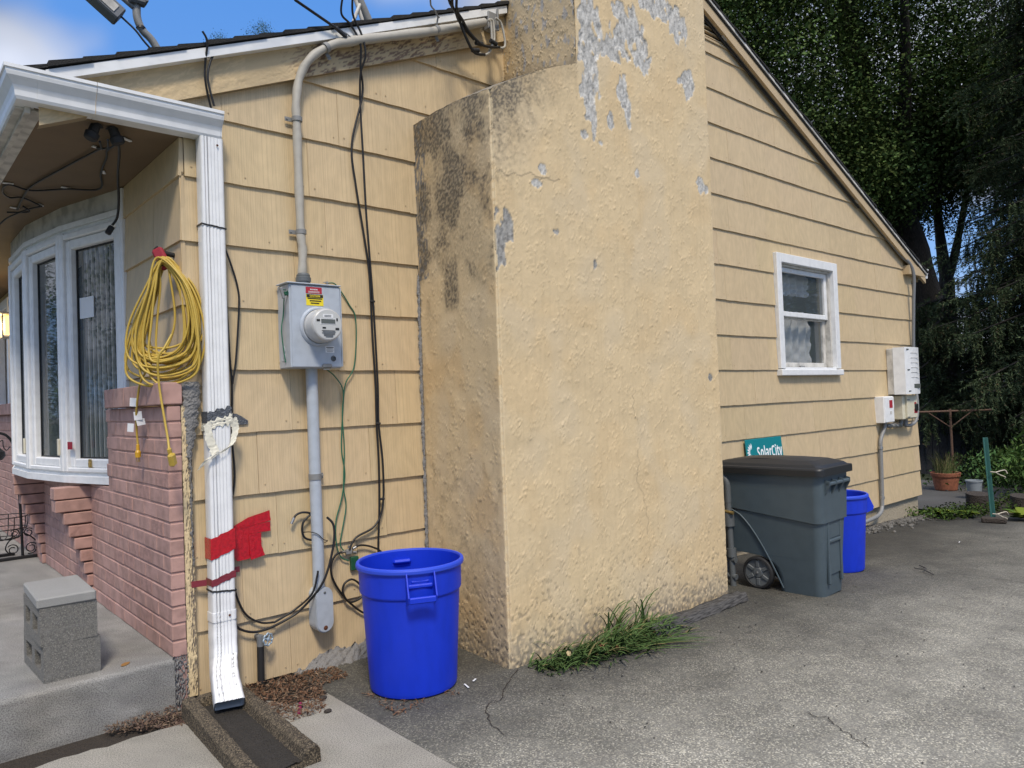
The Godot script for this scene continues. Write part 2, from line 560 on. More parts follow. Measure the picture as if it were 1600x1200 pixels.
func build_ground() -> void:
	var b := MB.new()
	b.quad(V3(-150, -0.42, -200), V3(250, -0.42, -200), V3(250, -0.42, 150), V3(-150, -0.42, 150), Vector3.UP)
	struct("ground", b, M.yard)
	# driveway: one sheet, mottled, its tint darker by the house and paler away from it
	var f1 := noise(FastNoiseLite.TYPE_SIMPLEX_SMOOTH, 0.55, 4, 6)
	var f2 := noise(FastNoiseLite.TYPE_SIMPLEX_SMOOTH, 2.6, 4, 7)
	var f3 := noise(FastNoiseLite.TYPE_SIMPLEX_SMOOTH, 9.0, 3, 8)
	var pts := PackedVector3Array(); var cols := PackedColorArray()
	var xs := []; var zs := []
	var x := 0.415
	while x < 8.9: xs.append(x); x += 0.03
	for k in 4: xs.append(9.0 + k * 0.01)
	var z := -0.03
	while z < 4.0: zs.append(z); z += 0.03
	while z < 12.0: zs.append(z); z += 0.5
	for xx in xs:
		for zz in zs:
			var y := gy(xx) + 0.0025 * f3.get_noise_2d(xx, zz)
			pts.append(V3(xx, y, zz))
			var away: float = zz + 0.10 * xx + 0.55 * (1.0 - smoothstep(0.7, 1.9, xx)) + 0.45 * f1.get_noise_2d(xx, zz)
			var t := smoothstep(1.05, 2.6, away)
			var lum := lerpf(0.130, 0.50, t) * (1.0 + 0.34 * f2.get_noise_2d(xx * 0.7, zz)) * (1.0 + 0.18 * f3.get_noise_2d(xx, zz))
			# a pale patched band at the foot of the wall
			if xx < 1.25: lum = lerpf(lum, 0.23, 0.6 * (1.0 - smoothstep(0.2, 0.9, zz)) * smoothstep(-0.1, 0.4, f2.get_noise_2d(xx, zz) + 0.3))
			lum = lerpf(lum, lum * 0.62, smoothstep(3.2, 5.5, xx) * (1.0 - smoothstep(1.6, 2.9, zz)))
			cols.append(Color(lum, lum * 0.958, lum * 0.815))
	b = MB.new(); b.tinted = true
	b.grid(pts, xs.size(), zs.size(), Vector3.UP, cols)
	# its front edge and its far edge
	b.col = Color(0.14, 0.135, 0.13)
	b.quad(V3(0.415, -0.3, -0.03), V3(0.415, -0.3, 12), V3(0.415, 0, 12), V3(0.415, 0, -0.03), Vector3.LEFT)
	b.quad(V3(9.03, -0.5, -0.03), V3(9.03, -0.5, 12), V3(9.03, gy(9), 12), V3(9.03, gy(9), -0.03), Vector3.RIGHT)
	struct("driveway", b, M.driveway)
	# cracks and joints in the driveway: thin dark fillings laid on the sheet
	var lines := [[[1.70, 2.03], [1.68, 2.08], [1.71, 2.11], [1.66, 2.16], [1.64, 2.20], [1.60, 2.27], [1.57, 2.34]], [[4.97, 0.15], [4.98, 0.72], [4.97, 1.27], [4.99, 2.04]], [[1.22, 0.80], [1.02, 0.93], [0.93, 1.02], [0.84, 1.03], [0.74, 1.16], [0.70, 1.3]]]
	for l in lines:
		var p := []
		for q in l: p.append(V3(q[0], 0, q[1]))
		p = smooth(p, 6)
		var pp := PackedVector3Array()
		for i in p.size():
			var d: Vector3 = (p[mini(i + 1, p.size() - 1)] - p[maxi(i - 1, 0)]).normalized()
			var s := V3(d.z, 0, -d.x) * (0.0019 + 0.0016 * f3.get_noise_2d(i * 3.0, p[i].x * 9.0))
			var wob := V3(d.z, 0, -d.x) * 0.012 * f3.get_noise_2d(p[i].x * 2.0, p[i].z * 2.0)
			for q in [p[i] + wob - s, p[i] + wob + s]:
				pp.append(V3(q.x, gy(q.x) + 0.005, q.z))
		b = MB.new(); b.grid(pp, p.size(), 2, Vector3.UP)
		struct("driveway_crack", b, M.soil)
	# paler walkway slab in front of the porch
	b = MB.new(); b.tinted = true
	pts = PackedVector3Array(); cols = PackedColorArray()
	xs = []; zs = []
	for k in 56: xs.append(-3.0 + 3.405 * pow(k / 55.0, 0.7))
	for k in 50: zs.append(0.22 + 0.06 * k)
	for xx in xs:
		for zz in zs:
			var back := 0.25 + 0.16 * smoothstep(0.15, 0.25, xx) + 0.025 * f3.get_noise_2d(xx * 2.0, 3.0)
			var lum := 0.31 * (1.0 + 0.20 * f2.get_noise_2d(xx, zz)) * (1.0 + 0.12 * f3.get_noise_2d(xx, zz))
			pts.append(V3(xx, 0.008, maxf(zz, back)))
			cols.append(Color(lum, lum * 0.935, lum * 0.79))
	b.grid(pts, xs.size(), zs.size(), Vector3.UP, cols)
	b.col = Color(0.25, 0.24, 0.22)
	b.quad(V3(0.405, -0.2, 0.41), V3(0.405, -0.2, 3.16), V3(0.405, 0.008, 3.16), V3(0.405, 0.008, 0.41), Vector3.RIGHT)
	struct("walkway", b, M.concrete)
	b = MB.new()
	b.quad(V3(-3, -0.012, 0), V3(0.45, -0.012, 0), V3(0.45, -0.012, 3.3), V3(-3, -0.012, 3.3), Vector3.UP)
	struct("soil", b, M.soil)
	# porch: two slabs with a joint between them
	for part in [[-2.236, 0.062], [-9.0, -2.244]]:
		b = MB.new(); b.tinted = true
		pts = PackedVector3Array(); cols = PackedColorArray()
		var zz0: float = part[0]
		var zz1: float = part[1]
		var nu := 60; var nv := 70
		for i in nu:
			var xx := lerpf(-2.6, -0.152, float(i) / (nu - 1))
			for j in nv:
				# over the top from the back, round the worn edge, down the side
				var s := float(j) / (nv - 1)
				var p: Vector3
				if s < 0.7: p = V3(xx, 0.225, lerpf(zz0, zz1 - 0.02, s / 0.7))
				elif s < 0.78:
					var a := (s - 0.7) / 0.08 * PI * 0.5
					p = V3(xx, 0.205 + 0.02 * cos(a), zz1 - 0.02 + 0.02 * sin(a))
				else: p = V3(xx, lerpf(0.205, -0.05, (s - 0.78) / 0.22), zz1)
				p.y += 0.003 * f2.get_noise_2d(xx, p.z)
				p.z += 0.004 * f3.get_noise_2d(xx, p.y * 2.0 + s)
				pts.append(p)
				var lum := 0.265 * (1.0 + 0.34 * f2.get_noise_2d(xx * 1.3 + 4.0, p.z + p.y * 2.0)) * (1.0 + 0.2 * f3.get_noise_2d(xx, p.z + p.y))
				var brown := smoothstep(0.0, 0.5, f1.get_noise_2d(xx * 2.0, p.z * 1.4 + 7.0)) * 0.5 * smoothstep(-0.35, -0.75, xx)
				cols.append(Color(lum, lum * (0.975 - 0.08 * brown), lum * (0.91 - 0.2 * brown)))
		b.grid(pts, nu, nv, V3(0, 1, 0.6), cols)
		b.col = Color(0.28, 0.275, 0.26)
		b.quad(V3(-0.152, -0.05, zz0), V3(-0.152, -0.05, zz1), V3(-0.152, 0.222, zz1), V3(-0.152, 0.222, zz0), Vector3.RIGHT)
		struct("porch", b, M.concrete)

# ---------------------------------------------------------------- house
func roof_y(x: float) -> float: return 4.73 - 0.43 * absf(x - 4.0)

func gable_poly(drop: float, x0: float, x1: float, y0: float) -> PackedVector2Array:
	var p := PackedVector2Array([Vector2(x0, y0), Vector2(x1, y0), Vector2(x1, roof_y(x1) - drop)])
	if x0 < 4.0 and x1 > 4.0: p.append(Vector2(4.0, roof_y(4.0) - drop))
	p.append(Vector2(x0, roof_y(x0) - drop))
	return p

# one lapped shingle: its butt stands proud and its head tucks under the course above
var nails := []

func shingle(poly: PackedVector2Array, y0: float, xf: Transform3D, parent: Node) -> void:
	var b := MB.new(); b.tinted = true
	var k := 1.0 + rng.randf_range(-0.045, 0.03)
	b.col = Color(k, k * rng.randf_range(0.99, 1.01), k * rng.randf_range(0.97, 1.02))
	var off := Vector2(rng.randf() * 0.7, rng.randf() * 0.5)
	var lift := rng.randf_range(0.0, 0.0022)
	var area := 0.0
	for i in poly.size(): area += poly[i].cross(poly[(i + 1) % poly.size()])
	if area < 0.0:
		poly = poly.duplicate(); poly.reverse()
	var t := Geometry2D.triangulate_polygon(poly)
	if t.is_empty(): return
	var nn := (xf.basis * V3(0, 0.035, 1)).normalized()
	for p in poly:
		var z := lerpf(0.023, 0.008, clampf((p.y - y0) / 0.33, 0.0, 1.0)) + lift
		b.vert(xf * V3(p.x, p.y, z), nn, p + off)
	for i in range(0, t.size(), 3): b.tri(t[i], t[i + 1], t[i + 2])
	b.col = b.col * 0.9
	for i in poly.size():
		var p := poly[i]
		var q := poly[(i + 1) % poly.size()]
		var d := (q - p).normalized()
		b.quad(xf * V3(p.x, p.y, 0.0), xf * V3(q.x, q.y, 0.0), b.v[(i + 1) % poly.size()], b.v[i], xf.basis * V3(d.y, -d.x, 0))
	obj("shingle", b, M.siding, parent)
	var lo := poly[0]; var hi := poly[0]
	for p in poly:
		lo = lo.min(p); hi = hi.max(p)
	if hi.x - lo.x > 0.4 and lo.y < y0 + 0.01 and hi.y > y0 + 0.25:
		for e in [lo.x + 0.03, (lo.x + hi.x) * 0.5 + rng.randf_range(-0.03, 0.03), hi.x - 0.03]:
			nails.append(xf * V3(e, y0 + rng.randf_range(0.035, 0.05), 0.0262 + lift))

func course(y0: float, xa: float, xb: float, start: float, clip: PackedVector2Array, holes: Array, xf: Transform3D, parent: Node, last := false) -> void:
	var w := 0.62
	var x := start
	while x < xb:
		var l := maxf(x + 0.0008, xa)
		var r := minf(x + w - 0.0008, xb)
		x += w
		if r - l < 0.015: continue
		var top := y0 + 0.318
		var list := [PackedVector2Array([Vector2(l, y0), Vector2(r, y0), Vector2(r, top), Vector2(l, top)])]
		if clip.size():
			list = Geometry2D.intersect_polygons(list[0], clip)
		for h in holes:
			var next := []
			for p in list: next.append_array(Geometry2D.clip_polygons(p, h))
			list = next
		for p in list:
			if p.size() < 3: continue
			var rag := PackedVector2Array()
			var sink := rng.randf_range(-0.0025, 0.0015)
			for i in p.size():
				var a: Vector2 = p[i]
				var e: Vector2 = p[(i + 1) % p.size()]
				if a.y < y0 + 0.001: a.y += sink
				rag.append(a)
				if p[i].y < y0 + 0.001 and e.y < y0 + 0.001 and absf(e.x - a.x) > 0.2:
					for q in range(1, 9): rag.append(Vector2(lerpf(a.x, e.x, q / 9.0), y0 + sink + rng.randf_range(-0.0014, 0.0014)))
			shingle(rag, y0, xf, parent)

func build_house() -> void:
	house = thing("house", "cream shingle-sided house with a stucco chimney, bay window and pink painted brick porch wall", "house")
	var x0 := -0.045
	var b := MB.new()
	b.prism(PackedVector2Array([Vector2(x0, 0.0), Vector2(5.29, 0.0), Vector2(5.29, roof_y(5.29) - 0.07), Vector2(4, 4.66), Vector2(x0, roof_y(x0) - 0.07)]), -0.14, 0.0)
	b.prism(PackedVector2Array([Vector2(5.29, 0.0), Vector2(6.33, 0.0), Vector2(6.33, 1.50), Vector2(5.29, 1.50)]), -0.14, 0.0)
	b.prism(PackedVector2Array([Vector2(5.29, 2.54), Vector2(6.33, 2.54), Vector2(6.33, roof_y(6.33) - 0.07), Vector2(5.29, roof_y(5.29) - 0.07)]), -0.14, 0.0)
	b.prism(PackedVector2Array([Vector2(6.33, 0.0), Vector2(8.40, 0.0), Vector2(8.40, roof_y(8.40) - 0.07), Vector2(6.33, roof_y(6.33) - 0.07)]), -0.14, 0.0)
	var wall := obj("gable_wall", b, M.cream, house)
	var win := PackedVector2Array([Vector2(5.20, 1.455), Vector2(6.41, 1.455), Vector2(6.41, 2.60), Vector2(5.20, 2.60)])
	var stack := PackedVector2Array([Vector2(1.235, -0.2), Vector2(3.07, -0.2), Vector2(3.07, 6.0), Vector2(1.97, 6.0), Vector2(1.97, 3.38), Vector2(1.28, 2.93)])
	var clip := PackedVector2Array([Vector2(-0.062, 0.0), Vector2(8.415, 0.0), Vector2(8.415, roof_y(8.415) - 0.07), Vector2(4.0, 4.66), Vector2(4.0, 4.56), Vector2(-0.062, roof_y(-0.062) - 0.17)])
	for k in 16:
		var y: float = 0.0057 + 0.3003 * k
		var start: float = -0.062 - (0.31 if k % 2 == 1 else 0.0) + [0.05, 0.13, 0.0, 0.22, 0.09][k % 5]  - 0.2
		course(y, -0.062, 8.415, start, clip, [win, stack, PackedVector2Array([Vector2(3.0, 4.31), Vector2(4.80, 4.31), Vector2(4.15, 4.605), Vector2(3.0, 4.605)])], Transform3D(), wall)
	b = MB.new()
	for p in nails: b.lathe([Vector2(0.0042, 0.0), Vector2(0.0036, 0.0012), Vector2(0.0, 0.0016)], 7, Transform3D(Basis(Vector3.RIGHT, PI * 0.5), p - V3(0, 0, 0.002)))
	var nh := obj("nail_heads", b, M.cream_dull, house)
	nh.set_meta("kind", "stuff")
	# front wall, facing the street, with the openings of the bay and of the far window
	b = MB.new()
	var fx := Transform3D(Basis(V3(0, 0, 1), V3(0, 1, 0), V3(-1, 0, 0)), V3(x0, 0, 0))
	for r in [[-0.98, -0.14, 0.0, 2.7], [-4.08, -0.98, 0.0, 0.93], [-4.08, -0.98, 2.46, 2.7], [-5.05, -4.08, 0.0, 2.7], [-5.9, -5.05, 0.0, 1.44], [-5.9, -5.05, 2.42, 2.7], [-9.0, -5.9, 0.0, 2.7]]:
		b.prism(PackedVector2Array([Vector2(r[0], r[2]), Vector2(r[1], r[2]), Vector2(r[1], r[3]), Vector2(r[0], r[3])]), -0.14, 0.0, fx)
	var front := obj("front_wall", b, M.cream, house)
	for k in [4, 5, 6, 7, 8]:
		var y: float = 0.0057 + 0.3003 * k
		var cl := PackedVector2Array([Vector2(-1.0, 1.452), Vector2(0.018, 1.452), Vector2(0.018, 2.584), Vector2(-1.0, 2.584)])
		course(y, -0.985, 0.018, -1.02 + 0.0, cl, [], fx, front)
		var cl2 := PackedVector2Array([Vector2(-8.9, 1.44), Vector2(-4.1, 1.44), Vector2(-4.1, 2.584), Vector2(-8.9, 2.584)])
		course(y, -7.5, -5.95, -7.6 + 0.3 * (k % 2), cl2, [], fx, front)
	# the rest of the shell keeps the rooms dark
	b = MB.new()
	b.box(V3(8.33, 1.36, -4.6), V3(0.14, 2.72, 8.8)); b.box(V3(4.2, 1.6, -9.1), V3(8.5, 3.2, 0.14))
	obj("rear_wall", b, M.cream, house)
	b = MB.new()
	b.box(V3(4.17, 2.64, -4.62), V3(8.2, 0.05, 8.9)); b.box(V3(4.17, 0.15, -4.62), V3(8.2, 0.06, 8.9))
	b.box(V3(4.9, 1.4, -2.5), V3(0.08, 2.4, 4.6))
	obj("room_shell", b, M.room, house)
	# foundation
	b = MB.new()
	b.box(V3(4.2, -0.30, -0.09), V3(8.38, 0.60, 0.14))
	obj("foundation", b, M.foundation, house)
	# rough mortar fillet at the foot of the wall, and the broken corner under the brick
	var f := noise(FastNoiseLite.TYPE_SIMPLEX_SMOOTH, 9.0, 4, 51)
	var pts := PackedVector3Array()
	for i in 70:
		var x := lerpf(0.42, 1.22, i / 69.0)
		for j in 12:
			var t := j / 11.0
			var k := 0.025 * f.get_noise_2d(x * 3.0, t * 3.0)
			var high := 0.012 + 0.055 * smoothstep(0.42, 0.62, x) + 0.03 * f.get_noise_2d(x * 2.0, 9.0)
			pts.append(V3(x, lerpf(-0.02, high, t) + k * 0.4, lerpf(0.11, 0.022, t) + k))
	b = MB.new(); b.grid(pts, 70, 12, V3(0, 0.5, 1))
	obj("mortar_fillet", b, M.cement, house)
	pts = PackedVector3Array()
	for i in 30:
		for j in 40:
			var a := i / 29.0
			var y := lerpf(-0.03, 0.235, j / 39.0)
			var k := 0.022 * f.get_noise_3d(a * 1.2, y * 9.0, 3.0)
			pts.append(V3(lerpf(-0.158, -0.088, a), y, 0.055 + k - 0.01 * a))
	b = MB.new(); b.grid(pts, 30, 40, Vector3.BACK)
	obj("broken_corner", b, M.cement, house)
	# weathered trim board with flaking paint between brick and shingles
	var g := noise(FastNoiseLite.TYPE_SIMPLEX_SMOOTH, 7.0, 4, 61)
	var nu := 16; var nv := 260
	pts = PackedVector3Array()
	var cols := PackedColorArray()
	for i in nu:
		for j in nv:
			var a := i / (nu - 1.0)
			var y := lerpf(0.0, 1.345, j / (nv - 1.0))
			var x := lerpf(-0.092, -0.050, a)
			var peel := g.get_noise_2d(x * 22.0, y * 2.2) + 0.5 * g.get_noise_2d(x * 50.0 + 9.0, y * 7.0) + 0.75 * (a - 0.55) - 0.25 * smoothstep(0.3, 0.0, y) - 0.10
			var bare := smoothstep(-0.04, 0.04, peel)
			pts.append(V3(x, y, 0.048 - 0.0035 * bare + 0.001 * g.get_noise_2d(x * 90.0, y * 2.0)))
			var woodc := Color(0.17, 0.135, 0.10) * (1.0 + 0.5 * g.get_noise_2d(x * 160.0, y * 1.5))
			cols.append(Color(0.64, 0.50, 0.29).lerp(woodc, bare))
	b = MB.new(); b.tinted = true; b.grid(pts, nu, nv, Vector3.BACK, cols)
	b.col = Color(0.30, 0.24, 0.16)
	b.quad(V3(-0.050, 0, 0.0), V3(-0.050, 1.345, 0.0), V3(-0.050, 1.345, 0.047), V3(-0.050, 0, 0.047), Vector3.RIGHT)
	b.quad(V3(-0.092, 0, 0.0), V3(-0.092, 1.345, 0.0), V3(-0.092, 1.345, 0.047), V3(-0.092, 0, 0.047), Vector3.LEFT)
	obj("corner_trim", b, M.painted, house, "peeling cream paint on weathered trim board")
	# lumpy grey caulk smeared down the joint
	pts = PackedVector3Array()
	for i in 14:
		for j in 200:
			var y := lerpf(0.62, 1.452, j / 199.0)
			var wide := 0.004 + 0.034 * smoothstep(1.0, 1.36, y) + 0.009 * g.get_noise_2d(3.0, y * 4.0)
			var mid := -0.058 + 0.012 * smoothstep(1.1, 1.4, y) + 0.008 * g.get_noise_2d(8.0, y * 3.0)
			var a := i / 13.0 * 2.0 - 1.0
			pts.append(V3(mid + a * maxf(wide, 0.004), y, 0.044 + 0.012 * (1.0 - a * a) + 0.006 * g.get_noise_2d(a * 4.0, y * 14.0)))
	b = MB.new(); b.grid(pts, 14, 200, Vector3.BACK)
	obj("grey_caulk", b, M.cement, house)
	# grey caulk where the shingles meet the chimney
	pts = PackedVector3Array()
	for i in 6:
		for j in 160:
			var y := lerpf(0.0, 2.05, j / 159.0)
			var a := i / 5.0 * 2.0 - 1.0
			var wide := maxf(0.003, 0.010 + 0.012 * g.get_noise_2d(31.0, y * 5.0))
			pts.append(V3(1.236 + a * wide + 0.004 * g.get_noise_2d(40.0, y * 3.0), y, 0.026 + 0.01 * (1.0 - a * a) + 0.004 * g.get_noise_2d(a * 3.0, y * 20.0)))
	b = MB.new(); b.grid(pts, 6, 160, Vector3.BACK)
	obj("grey_caulk", b, M.cement, house)

# ---------------------------------------------------------------- chimney
var na := noise(FastNoiseLite.TYPE_SIMPLEX_SMOOTH, 7.0, 3, 101)
var nb := noise(FastNoiseLite.TYPE_SIMPLEX_SMOOTH, 14.0, 2, 102)
var nc := noise(FastNoiseLite.TYPE_SIMPLEX_SMOOTH, 2.2, 2, 103)
var nd := noise(FastNoiseLite.TYPE_SIMPLEX_SMOOTH, 60.0, 2, 104)
var ne := noise(FastNoiseLite.TYPE_SIMPLEX_SMOOTH, 24.0, 3, 105)

# trowelled stucco: gentle lumps, and curled edges that break off and die away behind
func curl(k: float, back: float) -> float:
	return smoothstep(-0.006, 0.003, k) * exp(-maxf(k, 0.0) * back)

func stucco(s: float, y: float, low: float) -> float:
	var wx := s + 0.03 * nb.get_noise_2d(s * 0.8, y * 0.8)
	var wy := y + 0.03 * nb.get_noise_2d(s * 0.8 + 40.0, y * 0.8)
	var h := 0.0022 * nc.get_noise_2d(s * 2.0, y * 2.0) + 0.0010 * na.get_noise_2d(s, y) + 0.0005 * nd.get_noise_2d(s, y)
	var k1 := na.get_noise_2d(wx * 1.5, wy * 2.1)
	var m1 := smoothstep(0.06, 0.20, nb.get_noise_2d(s * 0.7 + 11.0, y * 0.7))
	var k2 := nb.get_noise_2d(wx * 1.3 + 5.0, wy * 1.7)
	var m2 := smoothstep(0.04, 0.18, na.get_noise_2d(s * 1.1 + 31.0, y * 1.1))
	var k3 := ne.get_noise_2d(wx * 1.2 + 8.0, wy * 1.2)
	var m3 := smoothstep(-0.05, 0.25, nc.get_noise_2d(s * 1.9 + 60.0, y * 1.9))
	h += (0.0036 * m1 * curl(k1, 15.0) + 0.0036 * m2 * curl(k2, 12.0) + 0.0010 * m3 * curl(k3, 4.0)) * (1.0 + 0.15 * low)
	return h

func build_chimney() -> void:
	var peel := [[1.93, 3.42, 0.10, 0.30], [1.92, 3.12, 0.085, 0.30], [1.95, 2.92, 0.035, 0.16], [2.28, 3.50, 0.17, 0.16], [2.40, 3.38, 0.10, 0.13], [2.12, 3.34, 0.16, 0.09], [2.21, 3.10, 0.05, 0.13], [2.24, 2.99, 0.04, 0.10], [2.86, 3.31, 0.085, 0.10], [2.80, 3.32, 0.06, 0.05], [2.56, 3.74, 0.22, 0.10], [2.78, 3.66, 0.10, 0.13], [1.28, 2.17, 0.045, 0.12], [1.21, 2.11, 0.055, 0.16], [1.86, 2.78, 0.035, 0.03], [2.0, 2.75, 0.03, 0.03], [1.54, 2.52, 0.035, 0.03], [1.48, 2.44, 0.045, 0.025], [2.09, 2.90, 0.03, 0.06], [1.91, 2.05, 0.022, 0.04], [2.98, 2.66, 0.07, 0.06], [1.72, 3.31, 0.03, 0.10], [2.31, 2.64, 0.03, 0.03], [3.085, 3.1, 0.012, 0.3], [1.62, 2.2, 0.03, 0.02], [2.98, 1.42, 0.025, 0.025]]
	# s runs along the left cheek (0 to 0.78), the front (to 2.68) and the right cheek; y up
	var cols_s := []
	for k in 100: cols_s.append(0.78 * k / 100.0)
	for k in 272: cols_s.append(0.78 + 1.905 * k / 272.0)
	for k in 26: cols_s.append(2.685 + 0.78 * k / 25.0)
	var rows := []
	var yy := -0.34
	while yy < 4.02: rows.append(yy); yy += 0.0072
	for k in 12: rows.append(4.05 + k * 0.14)
	var nu := cols_s.size()
	var nv := rows.size()
	var pts := PackedVector3Array(); pts.resize(nu * nv)
	var cols := PackedColorArray(); cols.resize(nu * nv)
	for i in nu:
		var s: float = cols_s[i]
		var base: Vector3; var nn: Vector3
		var top := 5.6
		if s < 0.78:
			var t := s / 0.78
			base = V3(lerpf(1.245, 1.187, t), 0, lerpf(0.005, 0.78, t))
			nn = V3(-0.997, 0, -0.07)
			top = 2.925 - 0.06 * t + 0.02 * sin(t * PI)
		elif s <= 2.685:
			base = V3(1.187 + s - 0.78, 0, 0.78)
			nn = Vector3.BACK
			var xx := base.x
			if xx < 1.82: top = lerpf(2.868, 3.165, (xx - 1.187) / 0.633) + 0.018 * sin((xx - 1.187) / 0.633 * PI)
		else:
			base = V3(3.092, 0, 0.78 - (s - 2.685)); nn = Vector3.RIGHT
		# round the two long corners
		var near := minf(absf(s - 0.78), absf(s - 2.685))
		var round_off := 0.014 * pow(clampf(1.0 - near / 0.02, 0.0, 1.0), 2.0)
		var corner := Vector3(-0.7, 0, 0.7) if absf(s - 0.78) < 0.5 else Vector3(0.7, 0, 0.7)
		var left := s < 0.78
		for j in nv:
			var y: float = minf(rows[j], top)
			var low := smoothstep(0.75, 0.05, y)
			var h := stucco(s, y, low)
			var flake := low * smoothstep(0.40, 0.45, ne.get_noise_2d(s + 70.0, y) + 0.12 * low + 0.30 * na.get_noise_2d(s * 0.7 + 9.0, y * 0.7) - 0.06)
			h -= 0.0035 * flake
			var k := 1.0 + 0.06 * nc.get_noise_2d(s, y + 9.0) + 0.05 * ne.get_noise_2d(s, y)
			var col := Color(0.625 * k, 0.485 * k, 0.288 * k)
			# rain streaks, warmer and cooler repairs
			var rub := nc.get_noise_2d(s * 0.8 + 80.0, y * 0.7) + 0.35 * na.get_noise_2d(s * 0.6 + 4.0, y * 0.5)
			col = col.lerp(Color(0.60, 0.415, 0.205), smoothstep(0.0, 0.40, rub) * (0.20 if not left else 0.5))
			var streak := nb.get_noise_2d(s * 2.2, y * 0.16 + 9.0)
			col = col * (1.0 - 0.05 * smoothstep(0.10, 0.5, streak))
			# hairline cracks
			var ck := absf(y - 2.36 - 0.10 * s - 0.05 * na.get_noise_2d(s * 0.6, 2.0))
			if s < 1.25 and s > 0.25: col = col.lerp(Color(0.22, 0.17, 0.11), smoothstep(0.006, 0.002, ck) * 0.7)
			ck = absf(s - 1.83 - 0.09 * na.get_noise_2d(6.0, y * 0.35) - 0.02 * nb.get_noise_2d(6.0, y))
			if y > 0.5 and y < 1.35: col = col.lerp(Color(0.26, 0.20, 0.13), smoothstep(0.005, 0.001, ck) * 0.6)
			# chalky, slightly bleached patches
			col = col.lerp(Color(0.60, 0.485, 0.315), smoothstep(0.0, 0.5, nc.get_noise_2d(s + 3.0, y * 0.7)) * 0.6)
			var px := base.x
			if not left:
				for q in peel:
					var dx: float = (px - q[0]) / q[2]
					var dy: float = (y - q[1]) / q[3]
					var e: float = dx * dx + dy * dy
					if e < 4.0:
						var m: float = 1.0 - e + 1.05 * nb.get_noise_2d(px * 0.9, y * 0.5) + 0.28 * ne.get_noise_2d(px * 1.2, y * 0.8)
						var gone := smoothstep(0.17, 0.33, m)
						if gone > 0.0:
							h -= 0.0035 * gone
							var pale := 0.44 + 0.24 * nb.get_noise_2d(px * 2.0, y) + 0.16 * nd.get_noise_2d(px, y)
							if q[1] < 2.3: pale *= 0.62
							col = col.lerp(Color(pale * 1.03, pale, pale * 0.925), gone)
			# mildew on the shoulder and the cheek
			var st := 0.0
			if left:
				var d := s
				var band := smoothstep(0.52, 0.30, absf(d - 0.31) + 0.10 * nb.get_noise_2d(s, y))
				st = band * smoothstep(1.78, 2.15, y + 0.30 * nc.get_noise_2d(s * 2.4, y * 1.2))
				st *= 0.30 + 0.70 * smoothstep(-0.40, 0.36, nc.get_noise_2d(s * 1.4 + y * 0.5, y * 1.1 - s * 0.7 + 5.0) + 0.45 * na.get_noise_2d(s * 0.8 + y * 0.3, y * 0.7 - s * 0.4) + 0.16 * ne.get_noise_2d(s, y) + 0.40 * (y - 2.42))
				st = maxf(st, smoothstep(0.09, 0.05, absf(d - 0.36)) * smoothstep(1.78, 1.86, y) * smoothstep(2.2, 2.0, y) * 0.8)
				st = maxf(st, smoothstep(2.70, 2.86, y) * 0.7 * smoothstep(-0.3, 0.2, nb.get_noise_2d(s * 2.0, y)))
				if d < 0.13 and y > 2.02:
					var bare := smoothstep(0.0, 0.12, ne.get_noise_2d(s * 2.0, y * 0.5) + 0.25 - 2.4 * d)
					col = col.lerp(Color(0.20, 0.205, 0.21), bare)
				if y < 1.0: st = maxf(st, 0.25 * smoothstep(0.0, 0.5, na.get_noise_2d(s * 2.0, y)))
			else:
				var e2 := top - y if px < 1.86 else 9.0
				st = smoothstep(0.34, 0.02, e2 + 0.22 * na.get_noise_2d(s * 1.3, y * 0.8)) * (0.95 - 0.75 * smoothstep(1.2, 1.75, px))
				st = maxf(st, 0.65 * smoothstep(0.55, 0.1, e2 + 0.3 * ne.get_noise_2d(s, y)) * smoothstep(1.55, 1.2, px))
			st *= 0.55 + 0.6 * smoothstep(-0.3, 0.35, ne.get_noise_2d(s * 1.5, y * 1.5) + 0.5 * nd.get_noise_2d(s, y))
			col = col.lerp(Color(0.095, 0.082, 0.062), clampf(st, 0.0, 0.92))
			# damp, dirty foot
			var foot := smoothstep(0.26, -0.02, y - (gy(px) if not left else 0.0) + 0.10 * na.get_noise_2d(s * 2.0, y))
			col = col.lerp(Color(0.15, 0.135, 0.115), foot * 0.8 * smoothstep(-0.2, 0.25, ne.get_noise_2d(s * 1.2, y * 1.2) + 0.15))
			col = col.lerp(Color(0.20, 0.17, 0.13), flake * 0.55)
			if near < 0.010 and nb.get_noise_2d(1.0, y * 2.0) > -0.1: col = col.lerp(Color(0.66, 0.55, 0.36), 0.6)
			pts[i * nv + j] = base + V3(0, y, 0) + nn * (h - 0.0) - corner * round_off
			cols[i * nv + j] = col
	var b := MB.new(); b.tinted = true
	# three strips so that normals are hinted outwards
	for strip in [[0, 101, V3(-1, 0, 0.05)], [100, 373, Vector3.BACK], [372, nu, Vector3.RIGHT]]:
		var a: int = strip[0]
		var e: int = strip[1]
		b.grid(pts.slice(a * nv, e * nv), e - a, nv, strip[2], cols.slice(a * nv, e * nv))
